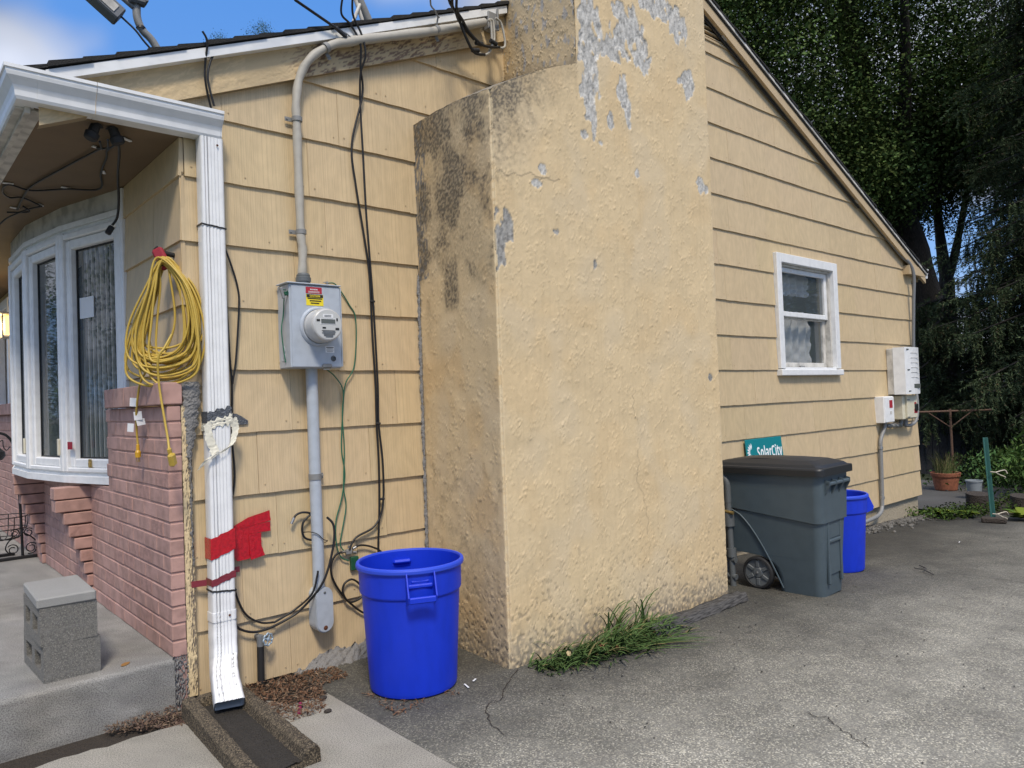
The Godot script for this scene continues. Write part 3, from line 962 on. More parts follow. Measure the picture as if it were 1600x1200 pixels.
	# sloping shoulder and the cheek of the stack above it
	for what in 2:
		var mu := 110; var mv := 60 if what == 0 else 190
		var q := PackedVector3Array(); var qc := PackedColorArray()
		for i in mu:
			for j in mv:
				var a := i / (mu - 1.0)
				var t := j / (mv - 1.0)
				if what == 0:
					var p := V3(lerpf(1.245, 1.187, a), 2.925 - 0.06 * a + 0.02 * sin(a * PI), lerpf(0.005, 0.78, a)).lerp(V3(lerpf(1.96, 1.82, a), lerpf(3.37, 3.165, a), lerpf(0.005, 0.78, a)), t)
					p.y += 0.018 * sin(t * PI) + 0.004 * na.get_noise_2d(p.x * 2.0, p.z * 2.0)
					q.append(p); qc.append(Color(0.20, 0.17, 0.125) * (1.0 + 0.6 * ne.get_noise_2d(p.x, p.z)))
				else:
					var p := V3(lerpf(1.96, 1.82, a), lerpf(lerpf(3.34, 3.13, a), 5.6, t * 0.45 if t < 0.85 else lerpf(0.3825, 1.0, (t - 0.85) / 0.15)), lerpf(0.005, 0.78, a))
					p.x -= stucco(a * 0.8 + 5.0, p.y, 0.3) * 1.4
					q.append(p)
					var kk := 1.0 + 0.08 * nc.get_noise_2d(p.z, p.y) + 0.05 * ne.get_noise_2d(p.z, p.y)
					var damp := smoothstep(0.10, 0.0, t + 0.04 * na.get_noise_2d(p.z * 2.0, 3.0))
					var chip := smoothstep(0.34, 0.40, nb.get_noise_2d(p.z * 1.1 + 60.0, p.y * 0.6)) * 0.8
					qc.append((Color(0.61, 0.465, 0.268) * kk).lerp(Color(0.42, 0.40, 0.37), chip).lerp(Color(0.16, 0.135, 0.10), 0.5 * damp))
		b.grid(q, mu, mv, V3(-0.4, 1, 0) if what == 0 else Vector3.LEFT, qc)
	obj("chimney", b, M.stucco, house, "rough cream stucco chimney with peeling paint and mildewed shoulder")

# ---------------------------------------------------------------- roof, trim, vent
func slope_strip(xa: float, xb: float, up0: float, up1: float) -> PackedVector2Array:
	return PackedVector2Array([Vector2(xa, roof_y(xa) + up0), Vector2(xb, roof_y(xb) + up0), Vector2(xb, roof_y(xb) + up1), Vector2(xa, roof_y(xa) + up1)])

func build_roof() -> void:
	var b := MB.new()
	b.prism(slope_strip(-0.70, 4.0, -0.060, -0.020), -9.3, 0.095)
	b.prism(slope_strip(4.0, 8.66, -0.060, -0.020), -9.3, 0.095)
	var roof := obj("roof", b, M.roofing, house)
	# courses of roof shingles, each lying on the one below
	for side in 2:
		for k in 37:
			var step := 0.128
			var xa := -0.72 + step * k if side == 0 else 8.70 - step * k
			var xe := xa + step * 1.25 if side == 0 else xa - step * 1.25
			if side == 0: xe = minf(xe, 4.0)
			else: xe = maxf(xe, 4.0)
			var b2 := MB.new()
			var p := PackedVector2Array([Vector2(xa, roof_y(xa) - 0.018), Vector2(xe, roof_y(xe) - 0.018), Vector2(xe, roof_y(xe) - 0.006), Vector2(xa, roof_y(xa) + 0.006)])
			b2.prism(p, -9.32, 0.108 + rng.randf_range(-0.007, 0.009))
			obj("roof_shingle_course", b2, M.roofing, roof)
	# white rake trim and the wide cream frieze board below it, on the left slope
	b = MB.new()
	b.prism(slope_strip(-0.60, 1.93, -0.072, -0.026), 0.0, 0.100)
	obj("rake_trim", b, M.white_metal, house)
	var f := noise(FastNoiseLite.TYPE_SIMPLEX_SMOOTH, 6.0, 4, 71)
	var nu := 300; var nv := 24
	var pts := PackedVector3Array(); var cols := PackedColorArray()
	for i in nu:
		for j in nv:
			var x := lerpf(-0.62, 1.96, i / (nu - 1.0))
			var t := j / (nv - 1.0)
			var y := roof_y(x) + lerpf(-0.236, -0.070, t)
			var bad := smoothstep(0.36, 0.62, x) * smoothstep(1.75, 1.45, x)
			var m := f.get_noise_2d(x * 1.6, t * 1.3 - x * 1.2) + 0.5 * f.get_noise_2d(x * 5.0, t * 5.0)
			var bare := smoothstep(0.08, 0.16, m - 0.30 + 0.32 * bad) * bad
			pts.append(V3(x, y, 0.052 - 0.003 * bare + 0.0015 * f.get_noise_2d(x, t)))
			var k := 1.0 + 0.10 * f.get_noise_2d(x * 0.6, t * 0.4)
			var c := Color(0.52, 0.40, 0.235) * k
			if x < 0.25: c = c.lerp(Color(0.60, 0.46, 0.27), smoothstep(0.0, 0.06, m - 0.08))
			cols.append(c.lerp(Color(0.17, 0.105, 0.075) * (1.0 + 0.7 * f.get_noise_2d(x * 9.0, t * 8.0)), bare * 0.85))
	b = MB.new(); b.tinted = true; b.grid(pts, nu, nv, Vector3.BACK, cols)
	b.col = Color(0.30, 0.23, 0.14)
	b.quad(V3(-0.62, roof_y(-0.62) - 0.236, 0), V3(1.96, roof_y(1.96) - 0.236, 0), V3(1.96, roof_y(1.96) - 0.236, 0.052), V3(-0.62, roof_y(-0.62) - 0.236, 0.052), Vector3.DOWN)
	obj("frieze_board", b, M.painted, house, "cream frieze board with flaking paint under the left rake")
	# cornice return behind the side gutter
	b = MB.new()
	b.prism(PackedVector2Array([Vector2(-0.62, 2.60), Vector2(-0.05, 2.60), Vector2(-0.05, roof_y(-0.05) - 0.08), Vector2(-0.66, roof_y(-0.66) - 0.08)]), -0.02, 0.02)
	obj("cornice_return", b, M.white_old, house)
	b = MB.new()
	b.box(V3(-0.345, 2.592, -4.5), V3(0.60, 0.012, 9.05))
	obj("porch_soffit", b, M.soffit, house)
	b = MB.new()
	b.box(V3(-0.655, 2.64, -4.5), V3(0.02, 0.16, 9.05)); b.box(V3(-0.648, 2.583, -4.5), V3(0.10, 0.012, 9.02), 0.002)
	obj("eave_fascia", b, M.white_old, house)
	# right slope: cream rake board, its drip edge, eave return
	b = MB.new()
	b.prism(slope_strip(4.1, 8.68, -0.150, -0.045), 0.055, 0.085)
	obj("rake_board", b, M.cream_dull, house)
	b = MB.new()
	b.prism(slope_strip(4.1, 8.70, -0.045, -0.022), 0.06, 0.102)
	obj("rake_trim", b, M.white_old, house)
	b = MB.new()
	b.prism(slope_strip(4.1, 8.68, -0.085, -0.062), 0.028, 0.055)
	obj("rake_soffit", b, M.dark_grey, house)
	b = MB.new()
	b.prism(PackedVector2Array([Vector2(8.18, 2.645), Vector2(8.66, 2.645), Vector2(8.66, 2.715), Vector2(8.5, 2.75), Vector2(8.18, 2.75)]), 0.0, 0.09)
	b.box(V3(8.53, 2.62, -4.5), V3(0.28, 0.05, 9.0))
	obj("eave_return", b, M.cream_dull, house)
	# louvred gable vent
	b = MB.new()
	b.prism(PackedVector2Array([Vector2(3.1, 4.33), Vector2(4.74, 4.33), Vector2(4.20, 4.565), Vector2(3.1, 4.565)]), 0.0, 0.004)
	var vent := obj("gable_vent", b, M.black, house, "dark louvred vent high under the rake")
	for k in 5:
		var y := 4.345 + 0.042 * k
		var b2 := MB.new()
		b2.box(V3((3.1 + 4.70 - k * 0.100) * 0.5, y, 0.016), V3(1.60 - k * 0.100, 0.012, 0.026), 0.002, Transform3D())
		obj("vent_slat", b2, M.cream_dull, vent)
	b = MB.new()
	b.box(V3(3.93, 4.322, 0.016), V3(1.66, 0.022, 0.03), 0.003)
	b.prism(PackedVector2Array([Vector2(4.80, 4.315), Vector2(4.14, 4.60), Vector2(4.14, 4.575), Vector2(4.74, 4.315)]), 0.004, 0.034)
	obj("vent_frame", b, M.cream_dull, vent)

# ---------------------------------------------------------------- bay window
func build_bay_window() -> void:
	var plan := [Vector2(-0.045, -0.98), Vector2(-0.234, -1.61), Vector2(-0.330, -2.21), Vector2(-0.330, -2.85), Vector2(-0.234, -3.45), Vector2(-0.045, -4.08)]
	var lift := Transform3D(Basis(V3(1, 0, 0), V3(0, 0, 1), V3(0, -1, 0)), Vector3.ZERO)   # plan (x, z) laid flat, extruded downwards
	var outl := func(grow: float) -> PackedVector2Array:
		var p := PackedVector2Array()
		p.append(Vector2(0.05, plan[0].y + grow * 0.5))
		for i in plan.size():
			var c: Vector2 = plan[i]
			var d: Vector2 = plan[mini(i + 1, 5)] - plan[maxi(i - 1, 0)]
			p.append(c + Vector2(d.y, -d.x).normalized() * grow)
		p.append(Vector2(0.05, plan[5].y - grow * 0.5))
		return p
	var b := MB.new()
	b.prism(outl.call(0.035), -0.958, -0.918, lift)
	b.prism(outl.call(0.018), -0.985, -0.958, lift)
	var bay := obj("bay_window", b, M.white_vinyl, house, "white five-panel bow window")
	b = MB.new()
	b.prism(outl.call(0.030), -2.470, -2.440, lift)
	b.prism(outl.call(0.012), -2.440, -2.410, lift)
	obj("head_trim", b, M.white_vinyl, bay)
	b = MB.new()
	b.prism(outl.call(0.016), -2.588, -2.470, lift)
	obj("head_flashing", b, M.white_old, bay)
	for i in 5:
		var pa: Vector2 = plan[i]
		var pb: Vector2 = plan[i + 1]
		var a := V3(pa.x, 0, pa.y)
		var e := V3(pb.x, 0, pb.y)
		var xd := (a - e).normalized()
		var l := (a - e).length()
		var xf := Transform3D(Basis(xd, Vector3.UP, xd.cross(Vector3.UP)), e)
		b = MB.new()
		# outer frame, then the sash set a little back
		for bar in [[0.022, 1.70, 0.044, 1.44, 0.0, 0.07], [l - 0.022, 1.70, 0.044, 1.44, 0.0, 0.07]]:
			b.box(V3(bar[0], bar[1], bar[4]), V3(bar[2], bar[3], bar[5]), 0.006, xf)
		b.box(V3(l * 0.5, 2.395, 0.0), V3(l - 0.09, 0.036, 0.066), 0.005, xf)
		b.box(V3(l * 0.5, 0.995, 0.0), V3(l - 0.09, 0.026, 0.066), 0.005, xf)
		obj("panel_frame", b, M.white_vinyl, bay)
		b = MB.new()
		b.box(V3(0.072, 1.69, -0.006), V3(0.052, 1.366, 0.05), 0.008, xf)
		b.box(V3(l - 0.072, 1.69, -0.006), V3(0.052, 1.366, 0.05), 0.008, xf)
		b.box(V3(l * 0.5, 2.346, -0.006), V3(l - 0.196, 0.056, 0.048), 0.007, xf)
		b.box(V3(l * 0.5, 1.034, -0.006), V3(l - 0.196, 0.052, 0.048), 0.007, xf)
		obj("sash", b, M.white_vinyl, bay)
		b = MB.new()
		for q in [[0.102, 1.69, 0.008, 1.27], [l - 0.102, 1.69, 0.008, 1.27]]: b.box(V3(q[0], q[1], -0.022), V3(q[2], q[3], 0.012), 0.0, xf)
		b.box(V3(l * 0.5, 2.314, -0.022), V3(l - 0.22, 0.008, 0.012), 0.0, xf); b.box(V3(l * 0.5, 1.064, -0.022), V3(l - 0.22, 0.008, 0.012), 0.0, xf)
		obj("gasket", b, M.black, bay)
		b = MB.new()
		b.quad(xf * V3(0.10, 1.06, -0.024), xf * V3(l - 0.10, 1.06, -0.024), xf * V3(l - 0.10, 2.32, -0.024), xf * V3(0.10, 2.32, -0.024), xf.basis.z)
		obj("pane", b, M.glass, bay)
		if i < 3:
			# remains of stickers and a latch on the lower rail
			b = MB.new()
			if i == 0:
				b.box(V3(l * 0.42, 1.035, 0.024), V3(0.03, 0.05, 0.006), 0.002, xf); b.box(V3(l * 0.42 + 0.004, 1.03, 0.03), V3(0.012, 0.03, 0.012), 0.003, xf)
			else:
				b.box(V3(l - 0.04, 1.13, 0.042), V3(0.022, 0.10, 0.012), 0.003, xf)
			obj("window_latch", b, M.brass if i == 0 else M.ivory, bay)
		if i == 0:
			b = MB.new(); b.box(V3(l * 0.5 + 0.19 - 0.42, 1.14, 0.044), V3(0.05, 0.045, 0.003), 0.0, xf)
			obj("sticker_scrap", b, M.red_strap, bay)
			b = MB.new(); b.box(V3(0.20, 1.96, -0.020), V3(0.15, 0.125, 0.003), 0.0, xf)
			obj("glass_sticker", b, M.paper, bay)
	# the jamb board against the shingles
	b = MB.new()
	b.box(V3(-0.052, 1.75, -0.965), V3(0.05, 1.66, 0.05), 0.005)
	obj("side_jamb", b, M.white_vinyl, bay)
	# vertical blinds hanging behind the glass
	b = MB.new()
	for i in 5:
		var pa: Vector2 = plan[i]
		var pb: Vector2 = plan[i + 1]
		var cnt := 13
		for k in cnt:
			var p := pa.lerp(pb, (k + 0.5) / cnt)
			if i == 1 or (i == 2 and k < 5): continue
			b.box(Vector3.ZERO, V3(0.048, 1.36, 0.002), 0.0, Transform3D(Basis(Vector3.UP, 1.0 + rng.randf_range(-0.12, 0.12)), V3(p.x + 0.09, 1.72, p.y)))
	one("vertical_blinds", b, M.blind, "pale vertical blinds hanging inside the bow window", "blinds")
	# the far window past the bay
	b = MB.new()
	var fx := Transform3D(Basis(V3(0, 0, 1), V3(0, 1, 0), V3(-1, 0, 0)), V3(-0.045, 0, 0))
	for q in [[-5.10, 1.93, 0.10, 1.10], [-5.85, 1.93, 0.10, 1.10]]: b.box(V3(q[0], q[1], 0.015), V3(q[2], q[3], 0.07), 0.006, fx)
	b.box(V3(-5.475, 2.45, 0.015), V3(0.85, 0.10, 0.068), 0.006, fx); b.box(V3(-5.475, 1.425, 0.015), V3(0.85, 0.06, 0.09), 0.006, fx)
	b.box(V3(-5.475, 2.17, -0.01), V3(0.65, 0.05, 0.04), 0.004, fx)
	var w2 := obj("street_window", b, M.white_vinyl, house, "white window at the far end of the porch")
	b = MB.new()
	b.quad(fx * V3(-5.8, 1.45, -0.02), fx * V3(-5.15, 1.45, -0.02), fx * V3(-5.15, 2.40, -0.02), fx * V3(-5.8, 2.40, -0.02), Vector3.LEFT)
	obj("pane", b, M.glass, w2)
	# a lit porch lantern on the far wall
	var t := thing("porch_lantern", "small lit porch lantern past the bow window at the left edge", "lantern", V3(-0.15, 2.15, -4.50))
	b = MB.new(); b.box(V3(0.04, 0.02, 0), V3(0.06, 0.10, 0.08), 0.01); b.box(V3(0, 0.115, 0), V3(0.15, 0.02, 0.15), 0.006); b.box(V3(0, -0.10, 0), V3(0.13, 0.015, 0.13), 0.004)
	for s in [[-1, -1], [1, -1], [1, 1], [-1, 1]]: b.box(V3(0.06 * s[0], 0, 0.06 * s[1]), V3(0.01, 0.22, 0.01))
	obj("lantern_frame", b, M.white_old, t)
	var glow := mat("lamp_glow", lin(0.9, 0.75, 0.45), 0.5)
	glow.emission_enabled = true; glow.emission = Color(1.0, 0.82, 0.45); glow.emission_energy_multiplier = 1.3
	b = MB.new(); b.box(V3(0, 0.01, 0), V3(0.10, 0.17, 0.10), 0.012)
	obj("lamp_glass", b, glow, t)
	var o := OmniLight3D.new()
	o.name = "lantern_light"; o.light_energy = 0.06; o.light_color = Color(1, 0.85, 0.6); o.omni_range = 8.0; o.omni_attenuation = 2.0; o.light_size = 0.05; o.shadow_enabled = true
	t.add_child(o); o.position = V3(-0.09, 0.0, 0)

# ---------------------------------------------------------------- pink brick wall
func brick_mesh(l: float, h: float, d: float, k: int) -> ArrayMesh:
	var r := RandomNumberGenerator.new(); r.seed = 900 + k
	var b := MB.new()
	b.box(Vector3.ZERO, V3(d, h, l), 0.0042)
	for i in b.v.size():
		# worn arrises: the same small shift for every copy of a corner
		var p := b.v[i]
		var q := (p * 997.0).round()
		var s := float(hash(Vector3i(q) + Vector3i(k * 7, 0, 0)) % 1000) / 1000.0 - 0.5
		b.v[i] = p + V3(signf(p.x) * s * 0.002, signf(p.y) * s * 0.0022, 0)
	return b.mesh()

func build_brick_wall() -> void:
	var b := MB.new()
	# mortar body, painted with the bricks, its face a little behind theirs
	b.box(V3(-0.123, 0.66, -0.492), V3(0.054, 1.37, 1.080)); b.box(V3(-0.09, 0.66, -0.56), V3(0.08, 1.37, 0.90)); b.box(V3(-0.100, 0.44, -2.55), V3(0.100, 0.94, 3.03)); b.box(V3(-0.100, 0.70, -6.0), V3(0.100, 1.38, 3.8))
	var wall := obj("brick_wall", b, M.brick_dark, house, "pink painted brick wall under and beside the bow window")
	var full := []; var half := []
	for k in 5:
		full.append(brick_mesh(0.199, 0.0675, 0.06, k)); half.append(brick_mesh(0.099, 0.0675, 0.06, 20 + k))
	var put := func(mesh: ArrayMesh, p: Vector3, turn := 0.0) -> void:
		var o := obj("brick", mesh, [M.brick, M.brick, M.brick_b, M.brick_c][rng.randi() % 4], wall)
		o.position = p + V3(rng.randf_range(-0.0015, 0.0015), 0, 0)
		o.rotation.y = turn
	for k in 15:
		var y := 0.2595 + 0.075 * k
		if k == 0:
			pass
		var z := 0.052
		var first := true
		var stop := -1.03 if y > 0.90 else -1.45
		if k % 2 == 1:
			put.call(half[k % 5], V3(-0.124, y, z - 0.048)); z -= 0.1005
		while z - 0.19 > stop:
			put.call(full[rng.randi() % 5], V3(-0.124, y, z - 0.098)); z -= 0.2005
		if z - stop > 0.07: put.call(half[rng.randi() % 5], V3(-0.124, y, z - 0.048))
		# under the bay
		if y < 0.9:
			z = -1.46 - (0.1 if k % 2 else 0.0)
			while z > -4.0:
				put.call(full[rng.randi() % 5], V3(-0.124, y, z - 0.098)); z -= 0.2005
		# beyond the bay
		z = -4.12 - (0.1 if k % 2 else 0.0)
		while z > -5.6:
			put.call(full[rng.randi() % 5], V3(-0.124, y, z - 0.098)); z -= 0.2005
	# cap course
	var cap := []
	for k in 3: cap.append(brick_mesh(0.197, 0.100, 0.098, 40 + k))
	for span in [[0.060, -1.09], [-4.10, -5.7]]:
		var z: float = span[0]
		while z - 0.19 > span[1]:
			put.call(cap[rng.randi() % 3], V3(-0.136, 1.400, z - 0.0985)); z -= 0.198
	# corbelled piers carrying the bay: every course reaches out further than the one below
	var reach := [0.020, 0.030, 0.045, 0.062, 0.090, 0.118, 0.145, 0.185, 0.190]
	for zc in [-1.515, -3.02]:
		for k in 9:
			var y := 0.2595 + 0.0755 * k
			var len_x: float = reach[k]
			var mesh := brick_mesh(0.118, 0.066 if k < 7 else 0.068, len_x + 0.03, 60 + k)
			put.call(mesh, V3(-0.150 - len_x * 0.5 + 0.012, y, zc))
			if k < 7:
				put.call(brick_mesh(0.10, 0.060, len_x * 0.6 + 0.03, 80 + k), V3(-0.150 - len_x * 0.3 + 0.012, y, zc - 0.105))

# ---------------------------------------------------------------- gable window
func build_gable_window() -> void:
	var b := MB.new()
	var xl := 5.205; var xr := 6.405; var yb := 1.46; var yt := 2.60
	var cw := 0.085
	b.box(V3(xl + cw * 0.5, (yt + yb) * 0.5 + 0.03, 0.026), V3(cw, yt - yb - 0.06, 0.052), 0.004)
	b.box(V3(xr - cw * 0.5, (yt + yb) * 0.5 + 0.03, 0.026), V3(cw, yt - yb - 0.06, 0.052), 0.004)
	b.box(V3((xl + xr) * 0.5, yt - cw * 0.5, 0.026), V3(xr - xl - 2.0 * cw - 0.002, cw, 0.050), 0.004)
	var win := obj("window", b, M.white_metal, house, "white double-hung window on the gable wall")
	b = MB.new()
	b.box(V3((xl + xr) * 0.5, yb + 0.022, 0.034), V3(xr - xl + 0.03, 0.058, 0.072), 0.006)
	b.box(V3((xl + xr) * 0.5, yb + 0.062, 0.000), V3(xr - xl - 2.0 * cw, 0.02, 0.08), 0.003)
	obj("sill", b, M.white_metal, win)
	var il := xl + cw; var ir := xr - cw
	b = MB.new()
	for x in [il + 0.012, ir - 0.012]: b.box(V3(x, (yt + yb) * 0.5, -0.045), V3(0.024, yt - yb - 0.16, 0.10), 0.003)
	b.box(V3((il + ir) * 0.5, yt - cw - 0.012, -0.045), V3(ir - il - 0.05, 0.024, 0.10), 0.003)
	obj("jamb", b, M.white_old, win)
	# upper sash nearer the street side, lower sash behind it
	for s in 2:
		var y0 := 2.02 if s == 0 else yb + 0.075
		var y1 := yt - cw - 0.025 if s == 0 else 2.05
		var z := -0.030 if s == 0 else -0.062
		b = MB.new()
		b.box(V3(il + 0.052, (y0 + y1) * 0.5, z), V3(0.05, y1 - y0, 0.03), 0.004); b.box(V3(ir - 0.052, (y0 + y1) * 0.5, z), V3(0.05, y1 - y0, 0.03), 0.004)
		b.box(V3((il + ir) * 0.5, y1 - 0.024, z), V3(ir - il - 0.156, 0.046, 0.029), 0.004); b.box(V3((il + ir) * 0.5, y0 + 0.024, z), V3(ir - il - 0.156, 0.046, 0.029), 0.004)
		obj("sash", b, M.white_metal if s == 0 else M.white_old, win)
		b = MB.new()
		b.quad(V3(il + 0.07, y0 + 0.04, z), V3(ir - 0.07, y0 + 0.04, z), V3(ir - 0.07, y1 - 0.04, z), V3(il + 0.07, y1 - 0.04, z), Vector3.BACK)
		obj("pane", b, M.glass, win)
	b = MB.new(); b.box(V3((il + ir) * 0.5 - 0.05, yb + 0.083, -0.035), V3(0.08, 0.018, 0.02), 0.004)
	obj("sash_lift", b, M.galv, win)
	# curtains: a short valance with a ragged hem, a cafe curtain with a scalloped top edge
	var f := noise(FastNoiseLite.TYPE_SIMPLEX_SMOOTH, 5.0, 3, 91)
	for s in 2:
		var nu := 90; var nv := 20
		var pts := PackedVector3Array()
		for i in nu:
			var x := lerpf(il + 0.06, ir - 0.16, i / (nu - 1.0))
			for j in nv:
				var t := j / (nv - 1.0)
				var lo := 2.26 + 0.02 * f.get_noise_2d(x * 6.0, 1.0) if s == 0 else 1.55
				var hi := 2.52 if s == 0 else 2.10 + 0.03 * sin(x * 40.0) * f.get_noise_2d(x * 2.0, 8.0)
				pts.append(V3(x, lerpf(lo, hi, t), -0.16 + 0.022 * sin(x * 46.0 + 2.0 * f.get_noise_2d(x, t))))
		b = MB.new(); b.grid(pts, nu, nv, Vector3.BACK)
		if s == 0: one("window_valance", b, M.curtain, "short ragged pale valance at the top of the gable window", "curtain")
		else: one("cafe_curtain", b, M.curtain, "pale lower curtain behind the gable window's bottom sash", "curtain")

# ---------------------------------------------------------------- gutter and downspout
func gutter_profile() -> PackedVector2Array:
	# out from the fascia (x), height (y): an ogee front, 3 mm sheet
	var outer := [Vector2(0.0, 0.118), Vector2(0.0, 0.0), Vector2(0.070, 0.0), Vector2(0.076, 0.012), Vector2(0.078, 0.034), Vector2(0.084, 0.052), Vector2(0.096, 0.068), Vector2(0.106, 0.080), Vector2(0.110, 0.094), Vector2(0.110, 0.104), Vector2(0.116, 0.106), Vector2(0.116, 0.120), Vector2(0.104, 0.120)]
	var p := PackedVector2Array(outer)
	for q in [Vector2(0.104, 0.094), Vector2(0.100, 0.082), Vector2(0.091, 0.071), Vector2(0.079, 0.055), Vector2(0.073, 0.036), Vector2(0.071, 0.014), Vector2(0.067, 0.004), Vector2(0.004, 0.004), Vector2(0.004, 0.118)]: p.append(q)
	return p

func build_gutter() -> void:
	var t := thing("rain_gutter", "white ogee gutter along the porch eave, turning the corner at the left", "gutter")
	var side := Transform3D(Basis(V3(0, 0, 1), V3(0, 1, 0), V3(-1, 0, 0)), V3(0.10, 2.585, 0.026))
	var b := MB.new()
	b.prism(gutter_profile(), 0.0, 0.52, side); 
	obj("side_run", b, M.white_metal, t)
	b = MB.new()
	b.prism(gutter_profile(), 0.523, 0.732, Transform3D(side.basis, side.origin + V3(0, -0.001, 0.002)))
	obj("corner_piece", b, M.white_metal, t)
	b = MB.new()
	var front := Transform3D(Basis(V3(-1, 0, 0), V3(0, 1, 0), V3(0, 0, -1)), V3(-0.632, 2.585, 0.026))
	b.prism(gutter_profile(), 0.002, 9.1, front)
	obj("front_run", b, M.white_metal, t)
	# mitre: the front profile carried out to the corner
	b = MB.new()
	var ra := []; var rb := []; var rc := []
	for q in gutter_profile():
		ra.append(V3(-0.632, 2.585 + q.y, 0.026 + q.x)); rb.append(V3(-0.632 - q.x, 2.585 + q.y, 0.026 + q.x)); rc.append(V3(-0.632 - q.x, 2.585 + q.y, 0.024))
	for pair in [[ra, rb], [rb, rc]]:
		for i in ra.size():
			var k := (i + 1) % ra.size()
			var a: Vector3 = pair[0][i]; var e: Vector3 = pair[0][k]; var h: Vector3 = pair[1][k]; var g2: Vector3 = pair[1][i]
			if a.distance_to(g2) < 1e-5 and e.distance_to(h) < 1e-5: continue
			var nn := (e - a).cross(h - a)
			if nn.length() < 1e-9: nn = (h - a).cross(g2 - a)
			nn = nn.normalized()
			var along: Vector3 = (e - a).normalized()
			var out3 := (V3(0, along.z, -along.y) if pair[0] == ra else V3(-along.y, along.x, 0))
			if nn.dot(-out3 if pair[0] == ra else -out3) < 0: nn = -nn
			b.quad(a, e, h, g2, nn)
	obj("mitre_piece", b, M.white_metal, t)
	b = MB.new()
	var g := gutter_profile()
	var endp := PackedVector2Array([g[0], g[1], g[2], g[3], g[4], g[5], g[6], g[7], g[8], g[9], g[10], g[11]])
	b.prism(endp, -0.006, -0.001, side)
	obj("end_cap", b, M.white_metal, t)
	b = MB.new()
	b.box(V3(-0.446, 2.690, 0.128), V3(0.012, 0.012, 0.01), 0.004)
	obj("rivet", b, M.rust, t)
	b = MB.new()
	b.box(V3(-0.29, 2.700, 0.012), V3(0.78, 0.02, 0.016))
	obj("drip_edge", b, M.black, t)
	# right-hand gutter seen end on
	var r := thing("rain_gutter", "white gutter end at the far right eave", "gutter")
	b = MB.new()
	b.prism(gutter_profile(), -0.10, 9.0, Transform3D(Basis(V3(1, 0, 0), V3(0, 1, 0), V3(0, 0, -1)), V3(8.67, 2.63, -0.02)).translated(Vector3.ZERO))
	obj("trough", b, M.white_metal, r)
	b = MB.new()
	b.prism(endp, 0.0, 0.004, Transform3D(Basis(V3(1, 0, 0), V3(0, 1, 0), V3(0, 0, 1)), V3(8.67, 2.63, 0.081)))
	obj("end_cap", b, M.white_metal, r)

func ribbed_rect(w: float, d: float) -> Array:
	# a ribbed rectangular pipe section, front towards +z
	var p := []
	var ribs := 5
	for i in ribs:
		var x0 := -w * 0.36 + w * 0.72 * i / ribs
		var x1 := x0 + w * 0.72 / ribs
		p.append(Vector2(x0 + 0.001, d * 0.5)); p.append(Vector2(x0 + 0.0030, d * 0.5 - 0.0028)); p.append(Vector2(x1 - 0.0095, d * 0.5 - 0.0028)); p.append(Vector2(x1 - 0.002, d * 0.5))
	for c in [[w * 0.5 - 0.008, d * 0.5], [w * 0.5, d * 0.5 - 0.008], [w * 0.5, -d * 0.5 + 0.008], [w * 0.5 - 0.008, -d * 0.5], [-w * 0.5 + 0.008, -d * 0.5], [-w * 0.5, -d * 0.5 + 0.008], [-w * 0.5, d * 0.5 - 0.008], [-w * 0.5 + 0.008, d * 0.5]]: p.append(Vector2(c[0], c[1]))
	return p

func pipe_ring(sec: Array, o: Vector3, tilt: float, sx := 1.0, sy := 1.0, turn := 0.0) -> Array:
	var bs := Basis(Vector3.UP, turn) * Basis(Vector3.RIGHT, tilt)
	var out := []
	for q in sec: out.append(o + bs * V3(q.x * sx, 0, q.y * sy))
	return out

